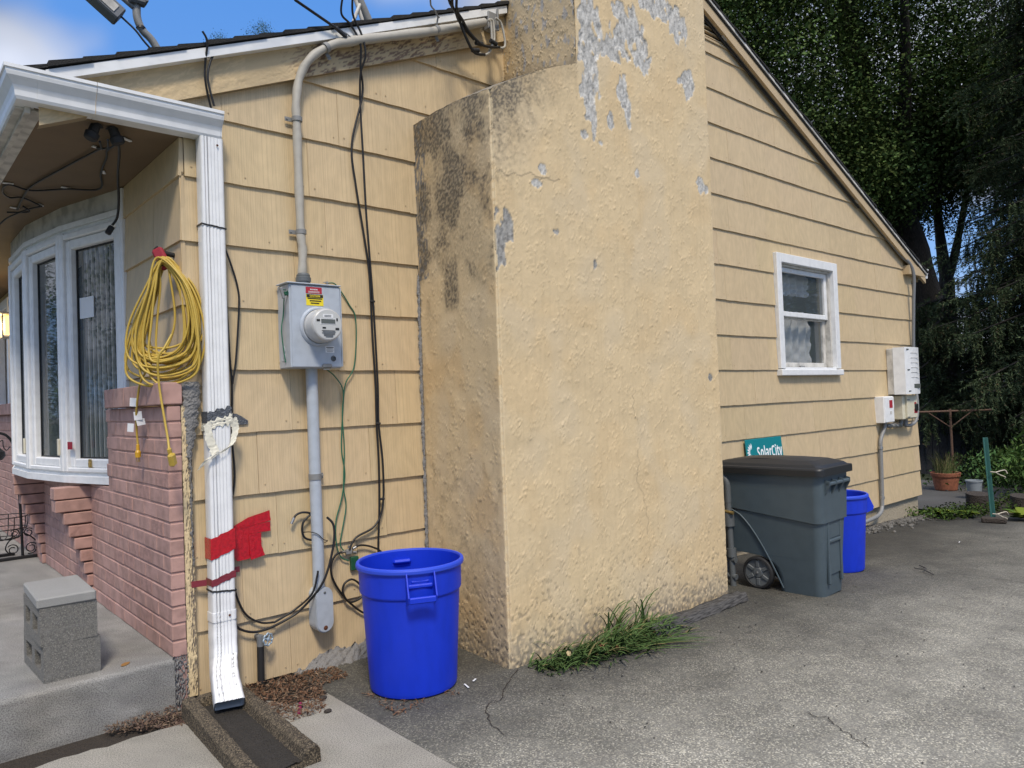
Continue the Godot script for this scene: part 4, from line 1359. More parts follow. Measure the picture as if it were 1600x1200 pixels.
func build_downspout() -> void:
	var t := thing("downspout", "white ribbed downspout at the house corner, dented at its foot", "downspout")
	var sec := ribbed_rect(0.106, 0.072)
	var cx := 0.060; var cz := 0.066
	var b := MB.new()
	b.loft([pipe_ring(sec, V3(cx, 2.586, cz), 0), pipe_ring(sec, V3(cx, 0.32, cz), 0)])
	obj("pipe", b, M.white_metal, t)
	b = MB.new()
	var elbow := []
	for k in 11:
		var a := k / 10.0
		var wob := 0.003 * sin(k * 5.1)
		elbow.append(pipe_ring(sec, V3(cx - 0.008 * a * a, 0.345 - 0.155 * a, cz + 0.002 + 0.025 * a * a), 0.0 - 0.45 * a * a, 1.05 + wob * 5.0, 1.06 + wob * 4.0))
	for k in 8:
		var a := (k + 1) / 8.0
		var crimp := 0.05 * (k % 2)
		elbow.append(pipe_ring(sec, V3(cx - 0.008 - 0.088 * a, 0.19 - 0.105 * pow(a, 0.75), cz + 0.027 + 0.30 * pow(a, 1.15)), -0.45 - 0.95 * minf(1.0, a * 1.6) + 0.62 * smoothstep(0.6, 1.0, a), 1.05 + crimp * 0.6 + 0.06 * a * a, 1.06 - crimp, -0.25 * a))
	b.loft(elbow)
	var inner := []
	for k in [elbow.size() - 1, elbow.size() - 3]:
		var ring := []
		var c := Vector3.ZERO
		for p in elbow[k]: c += p / elbow[k].size()
		for p in elbow[k]: ring.append(c + (p - c) * 0.94)
		inner.append(ring)
	b.loft(inner, false)
	obj("elbow", b, M.white_metal, t)
	for y in [0.385, 0.365]:
		b = MB.new()
		var s2 := ribbed_rect(0.112, 0.078)
		var rings := []
		for q in [[0.014, 0.97], [0.010, 1.0], [-0.010, 1.0], [-0.014, 0.97]]: rings.append(pipe_ring(s2, V3(cx, y + q[0], cz), 0.0, q[1], q[1]))
		b.loft(rings)
		obj("strap", b, M.white_metal, t)
	for p in [[cx + 0.020, 0.376], [cx + 0.022, 2.55], [cx + 0.028, 0.215]]:
		b = MB.new(); b.lathe([Vector2(0.0055, 0.0), Vector2(0.0045, 0.003), Vector2(0, 0.004)], 10, Transform3D(Basis(Vector3.RIGHT, PI * 0.5), V3(p[0], p[1], cz + 0.041)))
		obj("screw", b, M.rust, t)
	var wrap := func(y0: float, y1: float, lean: float, grow: float, rough: float) -> MB:
		var m := MB.new()
		var rings := []
		var n1 := noise(FastNoiseLite.TYPE_SIMPLEX_SMOOTH, 18.0, 2, 33)
		for k in 9:
			var a := k / 8.0
			var ring := []
			for i in 48:
				var w := TAU * i / 48.0
				var q := Vector2(signf(cos(w)) * minf(absf(cos(w)) * 1.6, 1.0) * 0.053, signf(sin(w)) * minf(absf(sin(w)) * 1.6, 1.0) * 0.036)
				q *= 1.0 + grow
				var d := rough * n1.get_noise_3d(q.x * 8.0, a * 2.0, q.y * 8.0)
				ring.append(V3(cx + q.x * (1.0 + d * 6.0), lerpf(y0, y1, a) + lean * q.x / 0.053 * 0.5 + (rough * 2.0 * n1.get_noise_2d(q.x * 30.0, 4.0) if k == 0 or k == 8 else 0.0), cz + q.y + signf(q.y) * d * 0.25))
			rings.append(ring)
		m.loft(rings)
		return m
	# tapes and ties round the pipe
	one("duct_tape_band", wrap.call(1.262, 1.322, 0.02, 0.06, 0.010), M.duct_tape, "crumpled grey tape band round the downspout above the masking tape", "tape")
	b = MB.new()
	var tail := PackedVector2Array([Vector2(0.118, 1.300), Vector2(0.165, 1.298), Vector2(0.190, 1.285), Vector2(0.222, 1.262), Vector2(0.218, 1.246), Vector2(0.190, 1.244), Vector2(0.118, 1.252)])
	b.prism(tail, 0.028, 0.031)
	one("duct_tape_tail", b, M.duct_tape, "pointed grey tape tail stuck to the shingles right of the downspout", "tape")
	var mask := thing("masking_tape", "torn crumpled masking tape hanging round the downspout", "tape")
	var f := noise(FastNoiseLite.TYPE_SIMPLEX_SMOOTH, 16.0, 3, 35)
	b = wrap.call(1.245, 1.280, 0.03, 0.09, 0.012)
	obj("tape_band", b, M.masking, mask)
	for strip in [[[0.002, 1.262, 0.112], [0.006, 1.20, 0.113], [0.022, 1.15, 0.114], [0.032, 1.118, 0.122]], [[0.118, 1.275, 0.105], [0.132, 1.235, 0.10], [0.120, 1.18, 0.108], [0.098, 1.145, 0.116], [0.06, 1.130, 0.124], [0.032, 1.112, 0.122], [-0.028, 1.072, 0.118]], [[0.03, 1.118, 0.121], [-0.010, 1.098, 0.120], [-0.034, 1.060, 0.114]]]:
		var path := []
		for q in strip: path.append(V3(q[0], q[1], q[2]))
		path = smooth(path, 8)
		var pts := PackedVector3Array()
		for i in path.size():
			var wdt := 0.021 + 0.009 * f.get_noise_2d(path[i].x * 8.0, path[i].y * 8.0)
			for k in 5:
				var a := k / 4.0 * 2.0 - 1.0
				pts.append(path[i] + V3(a * wdt * 0.8, a * wdt * 0.6, 0.004 * f.get_noise_2d(path[i].y * 6.0 + k * 0.8, a)))
		b = MB.new(); b.grid(pts, path.size(), 5, Vector3.BACK)
		obj("tape_strip", b, M.masking, mask)
	var red := thing("red_tape", "shiny red plastic tape wrapped round the downspout and stuck flat beside it", "tape")
	obj("tape_wrap", wrap.call(0.655, 0.752, 0.035, 0.07, 0.003), M.red_tape, red)
	for q in [[[0.10, 0.752], [0.205, 0.800], [0.312, 0.822], [0.316, 0.772], [0.12, 0.748]], [[0.10, 0.750], [0.23, 0.762], [0.312, 0.768], [0.312, 0.722], [0.22, 0.722], [0.11, 0.690]], [[0.11, 0.748], [0.205, 0.722], [0.225, 0.655], [0.205, 0.606], [0.145, 0.602], [0.118, 0.645]], [[0.200, 0.722], [0.262, 0.722], [0.262, 0.66], [0.278, 0.612], [0.208, 0.598]]]:
		var p := PackedVector2Array()
		for e in q: p.append(Vector2(e[0], e[1]))
		var fine := PackedVector2Array()
		for i in p.size():
			for k in 6:
				var m := p[i].lerp(p[(i + 1) % p.size()], k / 6.0)
				fine.append(m + Vector2(f.get_noise_2d(m.x * 9.0, m.y * 9.0), f.get_noise_2d(m.y * 9.0, m.x * 9.0)) * 0.0012)
		b = MB.new()
		var z := 0.030 + 0.004 * red.get_child_count()
		b.prism(fine, z, z + 0.0015)
		for i in b.v.size(): b.v[i].z += 0.008 * absf(f.get_noise_2d(b.v[i].x * 2.0, b.v[i].y * 3.0))
		obj("tape_flap", b, M.red_tape, red)
	var mar := thing("maroon_tape", "narrow dark maroon tape strip across the lower downspout", "tape")
	obj("tape_wrap", wrap.call(0.530, 0.562, 0.030, 0.05, 0.004), M.maroon_tape, mar)
	b = MB.new(); b.box(V3(-0.022, 0.533, 0.062), V3(0.066, 0.028, 0.002), 0.0, Transform3D(Basis(Vector3.UP, -0.25), Vector3.ZERO)); b.box(V3(0.138, 0.562, 0.030), V3(0.045, 0.026, 0.002))
	obj("tape_flap", b, M.maroon_tape, mar)
	for q in [[0.485, 0.0], [2.165, 0.0]]:
		var m: MB = wrap.call(q[0], q[0] + 0.008, -0.012, 0.05, 0.002)
		one("cable_tie", m, M.black, "thin black tie round the downspout below the maroon tape" if q[0] < 1.0 else "thin black tie round the downspout below the gutter", "cable tie")

# ---------------------------------------------------------------- electric meter and its conduits
func clamp_band(b: MB, p: Vector3, along: Vector3, r: float, w: float) -> void:
	b.tube([p - along * w * 0.5, p + along * w * 0.5], r, 16)

func text(called: String, s: String, size: float, m: Material, parent: Node, at: Vector3, basis := Basis()) -> MeshInstance3D:
	var tm := TextMesh.new()
	tm.text = s
	var sf := SystemFont.new()
	sf.font_names = PackedStringArray(["Droid Sans"])
	sf.font_weight = 700
	tm.font = sf
	tm.font_size = 32
	tm.pixel_size = size / 32.0
	tm.depth = 0.001
	tm.curve_step = 2.0
	var o := obj(called, tm, m, parent)
	o.transform = Transform3D(basis, at)
	return o

func build_meter() -> void:
	var t := thing("electric_meter", "grey electric meter box with round meter and warning labels on the shingles", "meter box", V3(0.528, 1.718, 0.0))
	var b := MB.new()
	b.box(V3(0, 0, 0.084), V3(0.272, 0.412, 0.136), 0.004)
	obj("box_body", b, M.box_grey, t)
	b = MB.new()
	b.box(V3(0.004, -0.002, 0.1545), V3(0.262, 0.402, 0.005), 0.002)
	b.box(V3(-0.006, 0.209, 0.10), V3(0.290, 0.006, 0.13), 0.002)
	b.box(V3(0.137, -0.0, 0.10), V3(0.004, 0.40, 0.128), 0.001)
	obj("box_cover", b, M.box_grey, t)
	var face := Basis(Vector3.RIGHT, PI * 0.5)
	b = MB.new()
	b.lathe([Vector2(0.100, 0.0), Vector2(0.100, 0.006), Vector2(0.093, 0.014), Vector2(0.086, 0.014)], 48, Transform3D(face, V3(0.012, -0.002, 0.156)))
	obj("meter_ring", b, M.box_grey, t)
	b = MB.new()
	b.lathe([Vector2(0.080, 0.0), Vector2(0.080, 0.010)], 48, Transform3D(face, V3(0.012, -0.002, 0.158)))
	obj("seal_gap", b, M.black, t)
	b = MB.new()
	b.lathe([Vector2(0.084, 0.008), Vector2(0.084, 0.026), Vector2(0.082, 0.030), Vector2(0.081, 0.088), Vector2(0.077, 0.098), Vector2(0.072, 0.101), Vector2(0.0, 0.101)], 56, Transform3D(face, V3(0.012, -0.002, 0.158)))
	var dial := obj("meter", b, mat("meter_body", lin(0.50, 0.50, 0.49), 0.28, {"coat": 0.6}), t)
	var fz := 0.2600
	var cx := 0.012; var cy := -0.002
	var plate := func(called: String, x: float, y: float, w: float, h: float, m: Material, z := 0.0) -> void:
		var q := MB.new(); q.box(V3(cx + x, cy + y, fz + 0.0006 + z), V3(w, h, 0.0012)); obj(called, q, m, dial)
	b = MB.new(); b.lathe([Vector2(0.070, 0.0), Vector2(0.0, 0.0005)], 48, Transform3D(face, V3(cx, cy, fz - 0.0005)))
	obj("meter_face", b, M.meter_face, dial)
	plate.call("face_label", 0.0, 0.042, 0.055, 0.018, M.paper)
	plate.call("lcd_frame", 0.0, 0.016, 0.082, 0.028, M.paper)
	plate.call("lcd", 0.0, 0.016, 0.076, 0.022, M.lcd, 0.001)
	plate.call("face_slot", -0.052, 0.020, 0.018, 0.010, M.ink)
	plate.call("face_slot", -0.022, -0.016, 0.018, 0.008, M.ink)
	plate.call("face_slot", 0.048, -0.020, 0.020, 0.011, M.ink)
	plate.call("face_slot", 0.048, 0.026, 0.008, 0.014, M.ink)
	for k in 6:
		plate.call("print_line", 0.004 * (k % 2), -0.029 - 0.0062 * k, 0.070 - 0.010 * maxi(k - 2, 0), 0.0022, M.ink, 0.0005)
	for k in 2: plate.call("print_line", -0.002, 0.045 - 0.006 * k, 0.036, 0.0018, M.ink, 0.001)
	# warning labels
	var lab := func(called: String, x: float, y: float, w: float, h: float, m: Material, z := 0.0) -> MeshInstance3D:
		var q := MB.new(); q.box(V3(x, y, 0.1578 + z), V3(w, h, 0.0012)); return obj(called, q, m, t)
	var l1: MeshInstance3D = lab.call("red_label", -0.008, 0.178, 0.086, 0.032, M.label_red)
	text("label_lettering", "WARNING", 0.0085, M.paper, l1, V3(-0.008, 0.182, 0.1590))
	for k in 2:
		var q := MB.new(); q.box(V3(-0.008, 0.172 - 0.005 * k, 0.159), V3(0.060, 0.0018, 0.0006)); obj("print_line", q, M.paper, l1)
	var l2: MeshInstance3D = lab.call("yellow_label", -0.004, 0.130, 0.092, 0.056, M.label_yellow)
	var l3 := MB.new(); l3.box(V3(-0.004, 0.150, 0.159), V3(0.088, 0.015, 0.0008)); obj("label_header", l3, M.ink, l2)
	text("label_lettering", "CAUTION", 0.0125, M.label_yellow, l2, V3(-0.004, 0.150, 0.1598))
	for k in 3:
		var q := MB.new(); q.box(V3(-0.004 + 0.003 * (k % 2), 0.137 - 0.0115 * k, 0.159), V3(0.078 - 0.016 * k, 0.0055, 0.0006)); obj("print_line", q, M.ink, l2)
	var l4: MeshInstance3D = lab.call("white_label", 0.070, -0.115, 0.048, 0.032, M.paper)
	for k in 4:
		var q := MB.new(); q.box(V3(0.070, -0.105 - 0.0065 * k, 0.159), V3(0.040 - 0.006 * (k % 2), 0.0035 if k == 0 else 0.0016, 0.0006)); obj("print_line", q, M.ink, l4)
	# knock-outs on the left cheek, cover screw, hasp and lead seal
	b = MB.new()
	for y in [-0.118, -0.150]:
		b.lathe([Vector2(0.022, 0.0), Vector2(0.022, 0.002), Vector2(0.019, 0.003), Vector2(0.016, 0.0015), Vector2(0.010, 0.0015), Vector2(0.009, 0.003), Vector2(0.0, 0.003)], 24, Transform3D(Basis(Vector3.BACK, PI * 0.5), V3(-0.136, y, 0.072)))
	obj("knockout", b, M.box_grey, t)
	b = MB.new()
	b.lathe([Vector2(0.014, 0.0), Vector2(0.014, 0.004), Vector2(0.009, 0.009), Vector2(0.009, 0.003), Vector2(0, 0.003)], 20, Transform3D(face, V3(0.088, -0.160, 0.156)))
	obj("cover_screw", b, M.dark_grey, t)
	b = MB.new()
	b.box(V3(0.050, -0.198, 0.162), V3(0.05, 0.022, 0.02), 0.006); b.box(V3(0.046, -0.216, 0.164), V3(0.034, 0.006, 0.016), 0.002)
	b.box(V3(-0.128, 0.192, 0.155), V3(0.014, 0.056, 0.012), 0.003, Transform3D(Basis(Vector3.BACK, 0.25), Vector3.ZERO))
	obj("hasp", b, M.galv, t)
	b = MB.new()
	b.box(V3(-0.142, 0.155, 0.142), V3(0.034, 0.020, 0.012), 0.004); b.box(V3(-0.163, 0.172, 0.145), V3(0.034, 0.005, 0.005), 0.001, Transform3D(Basis(Vector3.BACK, 0.0), Vector3.ZERO))
	obj("seal_tag", b, M.green_clip, t)
	# hub on top
	b = MB.new()
	b.lathe([Vector2(0.030, 0.0), Vector2(0.034, 0.004), Vector2(0.034, 0.018), Vector2(0.038, 0.020), Vector2(0.038, 0.040), Vector2(0.034, 0.043), Vector2(0.034, 0.052), Vector2(0.027, 0.062), Vector2(0.02, 0.064)], 12, Transform3D(Basis(), V3(-0.022, 0.212, 0.075)))
	obj("conduit_hub", b, M.dark_grey, t)
	b = MB.new()
	b.box(V3(0.132, 0.226, 0.03), V3(0.012, 0.03, 0.012), 0.002); b.box(V3(0.132, 0.246, 0.03), V3(0.012, 0.012, 0.014), 0.002); b.box(V3(0.126, 0.246, 0.03), V3(0.03, 0.004, 0.005))
	obj("ground_lug", b, M.steel, t)
	# service riser: flexible grey cable sheath up the wall and along the frieze
	var riser := thing("service_riser", "grey service cable rising from the meter hub, bent along the rake board", "cable")
	var path := on_wall(0.062, [Vector2(0.506, 1.985), Vector2(0.513, 2.107), Vector2(0.506, 2.192), Vector2(0.503, 2.464), Vector2(0.502, 2.748), Vector2(0.502, 2.867), Vector2(0.527, 3.006), Vector3(0.583, 3.112, 0.085), Vector3(0.690, 3.200, 0.100), Vector3(0.80, 3.252, 0.105), Vector3(0.948, 3.312, 0.105), Vector3(1.306, 3.455, 0.105), Vector3(1.479, 3.530, 0.105), Vector3(1.735, 3.645, 0.105)], 8)
	var rads := []
	for i in path.size(): rads.append(0.0215 + (0.004 if i > 66 else 0.0) + 0.0016 * sin(i * 0.9))
	b = MB.new(); b.tube(path, 0.021, 14, true, rads)
	obj("sheath", b, M.painted_pipe, riser)
	var clampm := [[0.504, 2.780, 0.062, 0.0], [0.508, 2.205, 0.062, 0.0], [0.660, 3.180, 0.098, -0.95], [1.370, 3.484, 0.105, -1.15]]
	for q in clampm:
		b = MB.new()
		var dir := Basis(Vector3.BACK, q[3]) * Vector3.UP
		clamp_band(b, V3(q[0], q[1], q[2]), dir, 0.0265, 0.022)
		var sidev := Basis(Vector3.BACK, q[3]) * Vector3.LEFT
		if q[3] < -0.5: sidev = -sidev
		b.box(V3(0, 0, 0), V3(0.04, 0.022, 0.003), 0.001, Transform3D(Basis(Vector3.BACK, q[3]), V3(q[0], q[1], q[2] - 0.022) + sidev * 0.036))
		b.box(V3(0, 0, 0), V3(0.008, 0.008, 0.006), 0.002, Transform3D(Basis(Vector3.BACK, q[3]), V3(q[0], q[1], q[2] - 0.018) + sidev * 0.046))
		obj("pipe_clamp", b, M.galv, riser)
	# weatherhead splices by the chimney
	b = MB.new(); b.box(V3(1.800, 3.672, 0.085), V3(0.07, 0.115, 0.05), 0.006, Transform3D()); b.box(V3(1.84, 3.69, 0.11), V3(0.014, 0.14, 0.012), 0.003)
	obj("splice_box", b, M.galv, riser)
	for q in [[[1.735, 3.645], [1.760, 3.64], [1.765, 3.55], [1.755, 3.47], [1.700, 3.42], [1.625, 3.425]], [[1.80, 3.68], [1.845, 3.66], [1.868, 3.58], [1.868, 3.52], [1.82, 3.50], [1.76, 3.52]], [[1.74, 3.65], [1.775, 3.655], [1.785, 3.60], [1.78, 3.52], [1.74, 3.46]]]:
		var p := []
		for e in q: p.append(Vector2(e[0], e[1]))
		b = MB.new(); b.tube(on_wall(0.135, p, 6), 0.0075, 8)
		obj("service_lead", b, M.painted_pipe, riser)
	# lower conduit
	var low := thing("lower_conduit", "grey plastic conduit dropping from the meter box, ending in a worn fitting", "conduit")
	b = MB.new(); b.tube([V3(0.540, 1.515, 0.066), V3(0.542, 1.0, 0.066), V3(0.546, 0.55, 0.066), V3(0.546, 0.40, 0.062)], 0.0295, 20)
	obj("pipe", b, M.pvc_grey, low)
	b = MB.new(); clamp_band(b, V3(0.542, 0.965, 0.066), Vector3.UP, 0.033, 0.030); b.box(V3(0.582, 0.965, 0.040), V3(0.035, 0.028, 0.004), 0.001); b.box(V3(0.588, 0.967, 0.05), V3(0.01, 0.01, 0.02), 0.002)
	obj("pipe_clamp", b, M.galv, low)
	# the fitting: a rounded cover plate on a boxy body
	var cover := PackedVector2Array()
	for k in 13: cover.append(Vector2(0.556 + 0.046 * cos(PI * k / 12.0), 0.366 + 0.046 * sin(PI * k / 12.0)))
	for k in 13: cover.append(Vector2(0.556 - 0.046 * cos(PI * k / 12.0), 0.232 - 0.046 * sin(PI * k / 12.0)))
	b = MB.new(); b.prism(cover, 0.018, 0.100)
	obj("fitting_body", b, M.pvc_grey, low)
	var inner := PackedVector2Array()
	for p in cover: inner.append(Vector2(0.556, 0.30) + (p - Vector2(0.556, 0.30)) * 0.955)
	b = MB.new(); b.prism(inner, 0.101, 0.106)
	obj("cover_plate", b, M.box_grey, low)
	for y in [0.385, 0.210]:
		b = MB.new(); b.lathe([Vector2(0.007 if y > 0.3 else 0.012, 0), Vector2(0.005, 0.003), Vector2(0, 0.003)], 10, Transform3D(Basis(Vector3.RIGHT, PI * 0.5), V3(0.556, y, 0.1062)))
		obj("cover_screw", b, M.rust if y < 0.3 else M.dark_grey, low)

# ---------------------------------------------------------------- wires
func wire(called: String, label: String, z: float, xy: Array, r: float, m: Material, category := "cable", group := "") -> MeshInstance3D:
	var b := MB.new()
	b.tube(on_wall(z, xy, 7), r, 8)
	return one(called, b, m, label, category, group)

func build_wires() -> void:
	wire("coax_cable", "black coaxial cable falling from the roof edge, left one of the pair by the meter", 0.036, [Vector3(0.716, 3.45, 0.20), Vector3(0.726, 3.36, 0.15), Vector3(0.80, 3.335, 0.115), Vector3(0.855, 3.25, 0.112), Vector3(0.868, 3.139, 0.085), Vector3(0.895, 3.007, 0.05), Vector2(0.828, 2.727), Vector2(0.845, 2.504), Vector2(0.886, 2.231), Vector2(0.911, 2.023), Vector2(0.917, 1.709), Vector2(0.927, 1.430), Vector2(0.926, 1.221), Vector2(0.932, 1.012), Vector2(0.927, 0.770), Vector2(0.912, 0.531), Vector2(0.93, 0.45)], 0.0058, M.black)
	wire("coax_cable", "black coaxial cable, right one of the hanging pair, ending at the splitter", 0.041, [Vector3(0.774, 3.46, 0.19), Vector3(0.800, 3.38, 0.14), Vector3(0.86, 3.30, 0.12), Vector3(0.885, 3.20, 0.112), Vector3(0.872, 3.10, 0.075), Vector2(0.885, 2.95), Vector2(0.892, 2.686), Vector2(0.900, 2.372), Vector2(0.913, 2.128), Vector2(0.928, 1.814), Vector2(0.938, 1.430), Vector2(0.936, 1.221), Vector2(0.954, 0.993), Vector2(0.945, 0.768), Vector2(0.890, 0.665), Vector2(0.776, 0.620), Vector2(0.735, 0.560)], 0.0058, M.black)
	wire("house_wire", "thin black cable running down beside the downspout from the roof edge", 0.034, [Vector3(0.020, 3.060, 0.13), Vector3(0.044, 3.02, 0.12), Vector3(0.044, 2.93, 0.085), Vector3(0.047, 2.85, 0.075), Vector3(0.079, 2.74, 0.05), Vector2(0.124, 2.60), Vector2(0.126, 2.356), Vector2(0.124, 2.080), Vector2(0.130, 1.867), Vector2(0.140, 1.562), Vector2(0.147, 1.440), Vector2(0.140, 1.197), Vector2(0.147, 0.999), Vector2(0.124, 0.836), Vector2(0.122, 0.657), Vector2(0.126, 0.505), Vector2(0.172, 0.360), Vector2(0.247, 0.292), Vector2(0.321, 0.276)], 0.0050, M.black)
	wire("house_wire", "short black cable stub forking off under the roof edge", 0.09, [Vector2(0.098, 3.01), Vector2(0.066, 2.945), Vector2(0.053, 2.86), Vector2(0.078, 2.74)], 0.0052, M.black)
	wire("house_wire", "black cable looping out between downspout and meter", 0.038, [Vector2(0.127, 2.095), Vector2(0.160, 2.0), Vector2(0.186, 1.90), Vector2(0.189, 1.808), Vector2(0.168, 1.562), Vector2(0.148, 1.440)], 0.0048, M.black)
	wire("loop_cable", "black cable sagging in a loop from the downspout round the lower conduit", 0.046, [Vector2(0.112, 0.50), Vector2(0.106, 0.40), Vector2(0.125, 0.310), Vector2(0.185, 0.264), Vector2(0.262, 0.253), Vector2(0.370, 0.276), Vector3(0.455, 0.320, 0.06), Vector3(0.545, 0.440, 0.112), Vector3(0.605, 0.600, 0.112), Vector3(0.617, 0.709, 0.105), Vector3(0.588, 0.757, 0.09)], 0.0060, M.black)
	wire("loop_cable", "second black cable joining the loop below the conduit", 0.050, [Vector2(0.312, 0.279), Vector2(0.425, 0.321), Vector3(0.490, 0.392, 0.10), Vector3(0.518, 0.475, 0.105), Vector3(0.523, 0.50, 0.105)], 0.0052, M.black)
	var t := thing("coax_end", "loose black cable end with a metal connector left of the lower conduit", "cable")
	var b := MB.new(); b.tube(on_wall(0.045, [Vector2(0.432, 0.768), Vector2(0.450, 0.785), Vector2(0.485, 0.790), Vector2(0.520, 0.777), Vector2(0.484, 0.745), Vector2(0.474, 0.700), Vector2(0.488, 0.662), Vector2(0.530, 0.643)], 7), 0.0056, 8)
	obj("cord", b, M.black, t)
	b = MB.new(); b.tube([V3(0.433, 0.770, 0.045), V3(0.418, 0.742, 0.045)], 0.0075, 8)
	obj("connector", b, M.steel, t)
	wire("bare_wire", "thin wire tied round the lower conduit", 0.100, [Vector3(0.484, 0.690, 0.04), Vector3(0.505, 0.692, 0.075), Vector2(0.530, 0.680), Vector2(0.56, 0.650), Vector2(0.582, 0.640), Vector3(0.586, 0.625, 0.06)], 0.0022, M.black)
	wire("ground_wire", "green ground wire running down from the lug above the meter box", 0.030, [Vector2(0.668, 1.962), Vector2(0.712, 1.955), Vector2(0.783, 1.859), Vector2(0.822, 1.775), Vector2(0.806, 1.535), Vector2(0.749, 1.433), Vector2(0.729, 1.298), Vector2(0.714, 1.097), Vector2(0.729, 0.961), Vector2(0.705, 0.830), Vector2(0.669, 0.718), Vector2(0.668, 0.602), Vector2(0.692, 0.531), Vector2(0.735, 0.505)], 0.0034, M.green_wire)
	wire("ground_wire", "green ground wire leaving the underside of the meter box", 0.034, [Vector3(0.592, 1.512, 0.12), Vector3(0.61, 1.507, 0.09), Vector2(0.685, 1.474), Vector2(0.731, 1.399), Vector2(0.722, 1.264), Vector2(0.728, 1.095), Vector2(0.717, 0.895), Vector2(0.728, 0.793), Vector2(0.700, 0.663), Vector2(0.687, 0.599), Vector2(0.706, 0.562)], 0.0034, M.green_wire)
	wire("ground_wire", "green wire hanging down the left cheek of the meter box", 0.100, [Vector3(0.385, 1.885, 0.155), Vector3(0.378, 1.86, 0.13), Vector2(0.384, 1.78), Vector2(0.372, 1.70), Vector2(0.380, 1.60), Vector2(0.388, 1.54)], 0.0030, M.green_wire)
	t = thing("cable_splitter", "small metal cable splitter with connectors on the shingles left of the blue bin", "splitter", V3(0.735, 0.552, 0.03))
	b = MB.new(); b.box(V3(0, 0, 0.004), V3(0.034, 0.026, 0.02), 0.003)
	obj("splitter_body", b, M.galv, t)
	for q in [[-0.022, 0.004], [0.022, 0.012], [0.022, -0.006], [0.0, 0.020]]:
		b = MB.new(); b.tube([V3(q[0], q[1], 0.006), V3(q[0] * 1.9, q[1] * 1.6, 0.008)], 0.0065, 8)
		obj("connector", b, M.steel, t)
	wire("coil_cable", "black cable curling down from the splitter behind the blue bin", 0.034, [Vector2(0.712, 0.554), Vector2(0.664, 0.549), Vector2(0.632, 0.500), Vector2(0.640, 0.425), Vector2(0.693, 0.332), Vector2(0.747, 0.271), Vector2(0.802, 0.223), Vector2(0.85, 0.20)], 0.0056, M.black)
	wire("coil_cable", "small coiled black cable loop just left of the blue bin", 0.042, [Vector2(0.83, 0.345), Vector2(0.790, 0.300), Vector2(0.726, 0.293), Vector2(0.691, 0.345), Vector2(0.700, 0.392), Vector2(0.745, 0.407), Vector2(0.790, 0.372), Vector2(0.81, 0.33)], 0.0056, M.black)
	wire("jumper_cable", "short black jumper from the splitter over the rim of the blue bin", 0.036, [Vector2(0.755, 0.566), Vector2(0.80, 0.575), Vector2(0.85, 0.565), Vector2(0.905, 0.54), Vector2(0.93, 0.52)], 0.0052, M.black)
	b = MB.new(); b.box(V3(0.768, 0.486, 0.030), V3(0.045, 0.070, 0.022), 0.003)
	one("terminal_box", b, M.green_clip, "small dark green box on the shingles touching the blue bin's rim", "terminal box")
	for q in [[0.922, 1.88], [0.933, 1.215], [0.943, 0.805]]:
		b = MB.new(); b.box(V3(q[0], q[1], 0.040), V3(0.028, 0.012, 0.016), 0.003)
		one("cable_clip", b, M.black_rubber, ["black clip holding the coaxial pair beside the meter", "black clip holding the coaxial pair at mid height", "black clip holding the coaxial pair above the blue bin"][0 if q[1] > 1.5 else (1 if q[1] > 1.0 else 2)], "clip")
	# service drop: black line to the clamp on the frieze, bundle to the weatherhead
	t = thing("service_drop", "black overhead line coming down to a clamp on the rake trim", "cable")
	b = MB.new(); b.tube([V3(-1.0, 3.72, 1.15), V3(0.473, 3.345, 0.15), V3(0.725, 3.280, 0.125)], 0.0075, 8)
	obj("line", b, M.black, t)
	b = MB.new(); b.box(Vector3.ZERO, V3(0.07, 0.018, 0.02), 0.004, Transform3D(Basis(Vector3.BACK, -0.5), V3(0.735, 3.272, 0.125))); 
	obj("drop_clamp", b, M.black, t)
	b = MB.new(); b.tube(on_wall(0.125, [Vector2(0.735, 3.282), Vector2(0.775, 3.272), Vector2(0.80, 3.255)], 4), 0.004, 6); b.tube(on_wall(0.125, [Vector2(0.745, 3.268), Vector2(0.78, 3.256), Vector2(0.81, 3.262)], 4), 0.003, 6)
	obj("wedge", b, M.steel, t)
	t = thing("service_bundle", "bundle of black service lines sagging to the splices beside the chimney", "cable")
	for q in [[[1.10, 3.95, 0.9], [1.32, 3.66, 0.30], [1.48, 3.575, 0.17], [1.555, 3.47, 0.15], [1.62, 3.41, 0.14], [1.70, 3.42, 0.14]], [[1.20, 3.97, 0.9], [1.40, 3.65, 0.28], [1.52, 3.55, 0.17], [1.65, 3.475, 0.15], [1.74, 3.475, 0.15], [1.82, 3.50, 0.14]], [[1.15, 3.96, 0.95], [1.36, 3.65, 0.3], [1.47, 3.58, 0.17], [1.54, 3.53, 0.15], [1.62, 3.49, 0.14]]]:
		var p := []
		for e in q: p.append(V3(e[0], e[1], e[2]))
		b = MB.new(); b.tube(smooth(p, 7), 0.0085, 8)
		obj("line", b, M.black, t)
	for q in [[1.625, 3.425, 0.8], [1.655, 3.475, 0.3], [1.77, 3.515, -0.6]]:
		b = MB.new(); b.tube([V3(q[0] - 0.025, q[1] - 0.008 * q[2], 0.142), V3(q[0] + 0.025, q[1] + 0.008 * q[2], 0.142)], 0.0135, 10)
		obj("splice", b, M.black_rubber, t)
	b = MB.new(); b.tube(smooth([V3(1.15, 3.85, 0.7), V3(1.26, 3.62, 0.22), V3(1.34, 3.57, 0.14), V3(1.38, 3.555, 0.12)], 5), 0.005, 6); b.tube([V3(1.372, 3.50, 0.10), V3(1.372, 3.562, 0.12)], 0.005, 6)
	obj("anchor_wire", b, M.galv, t)

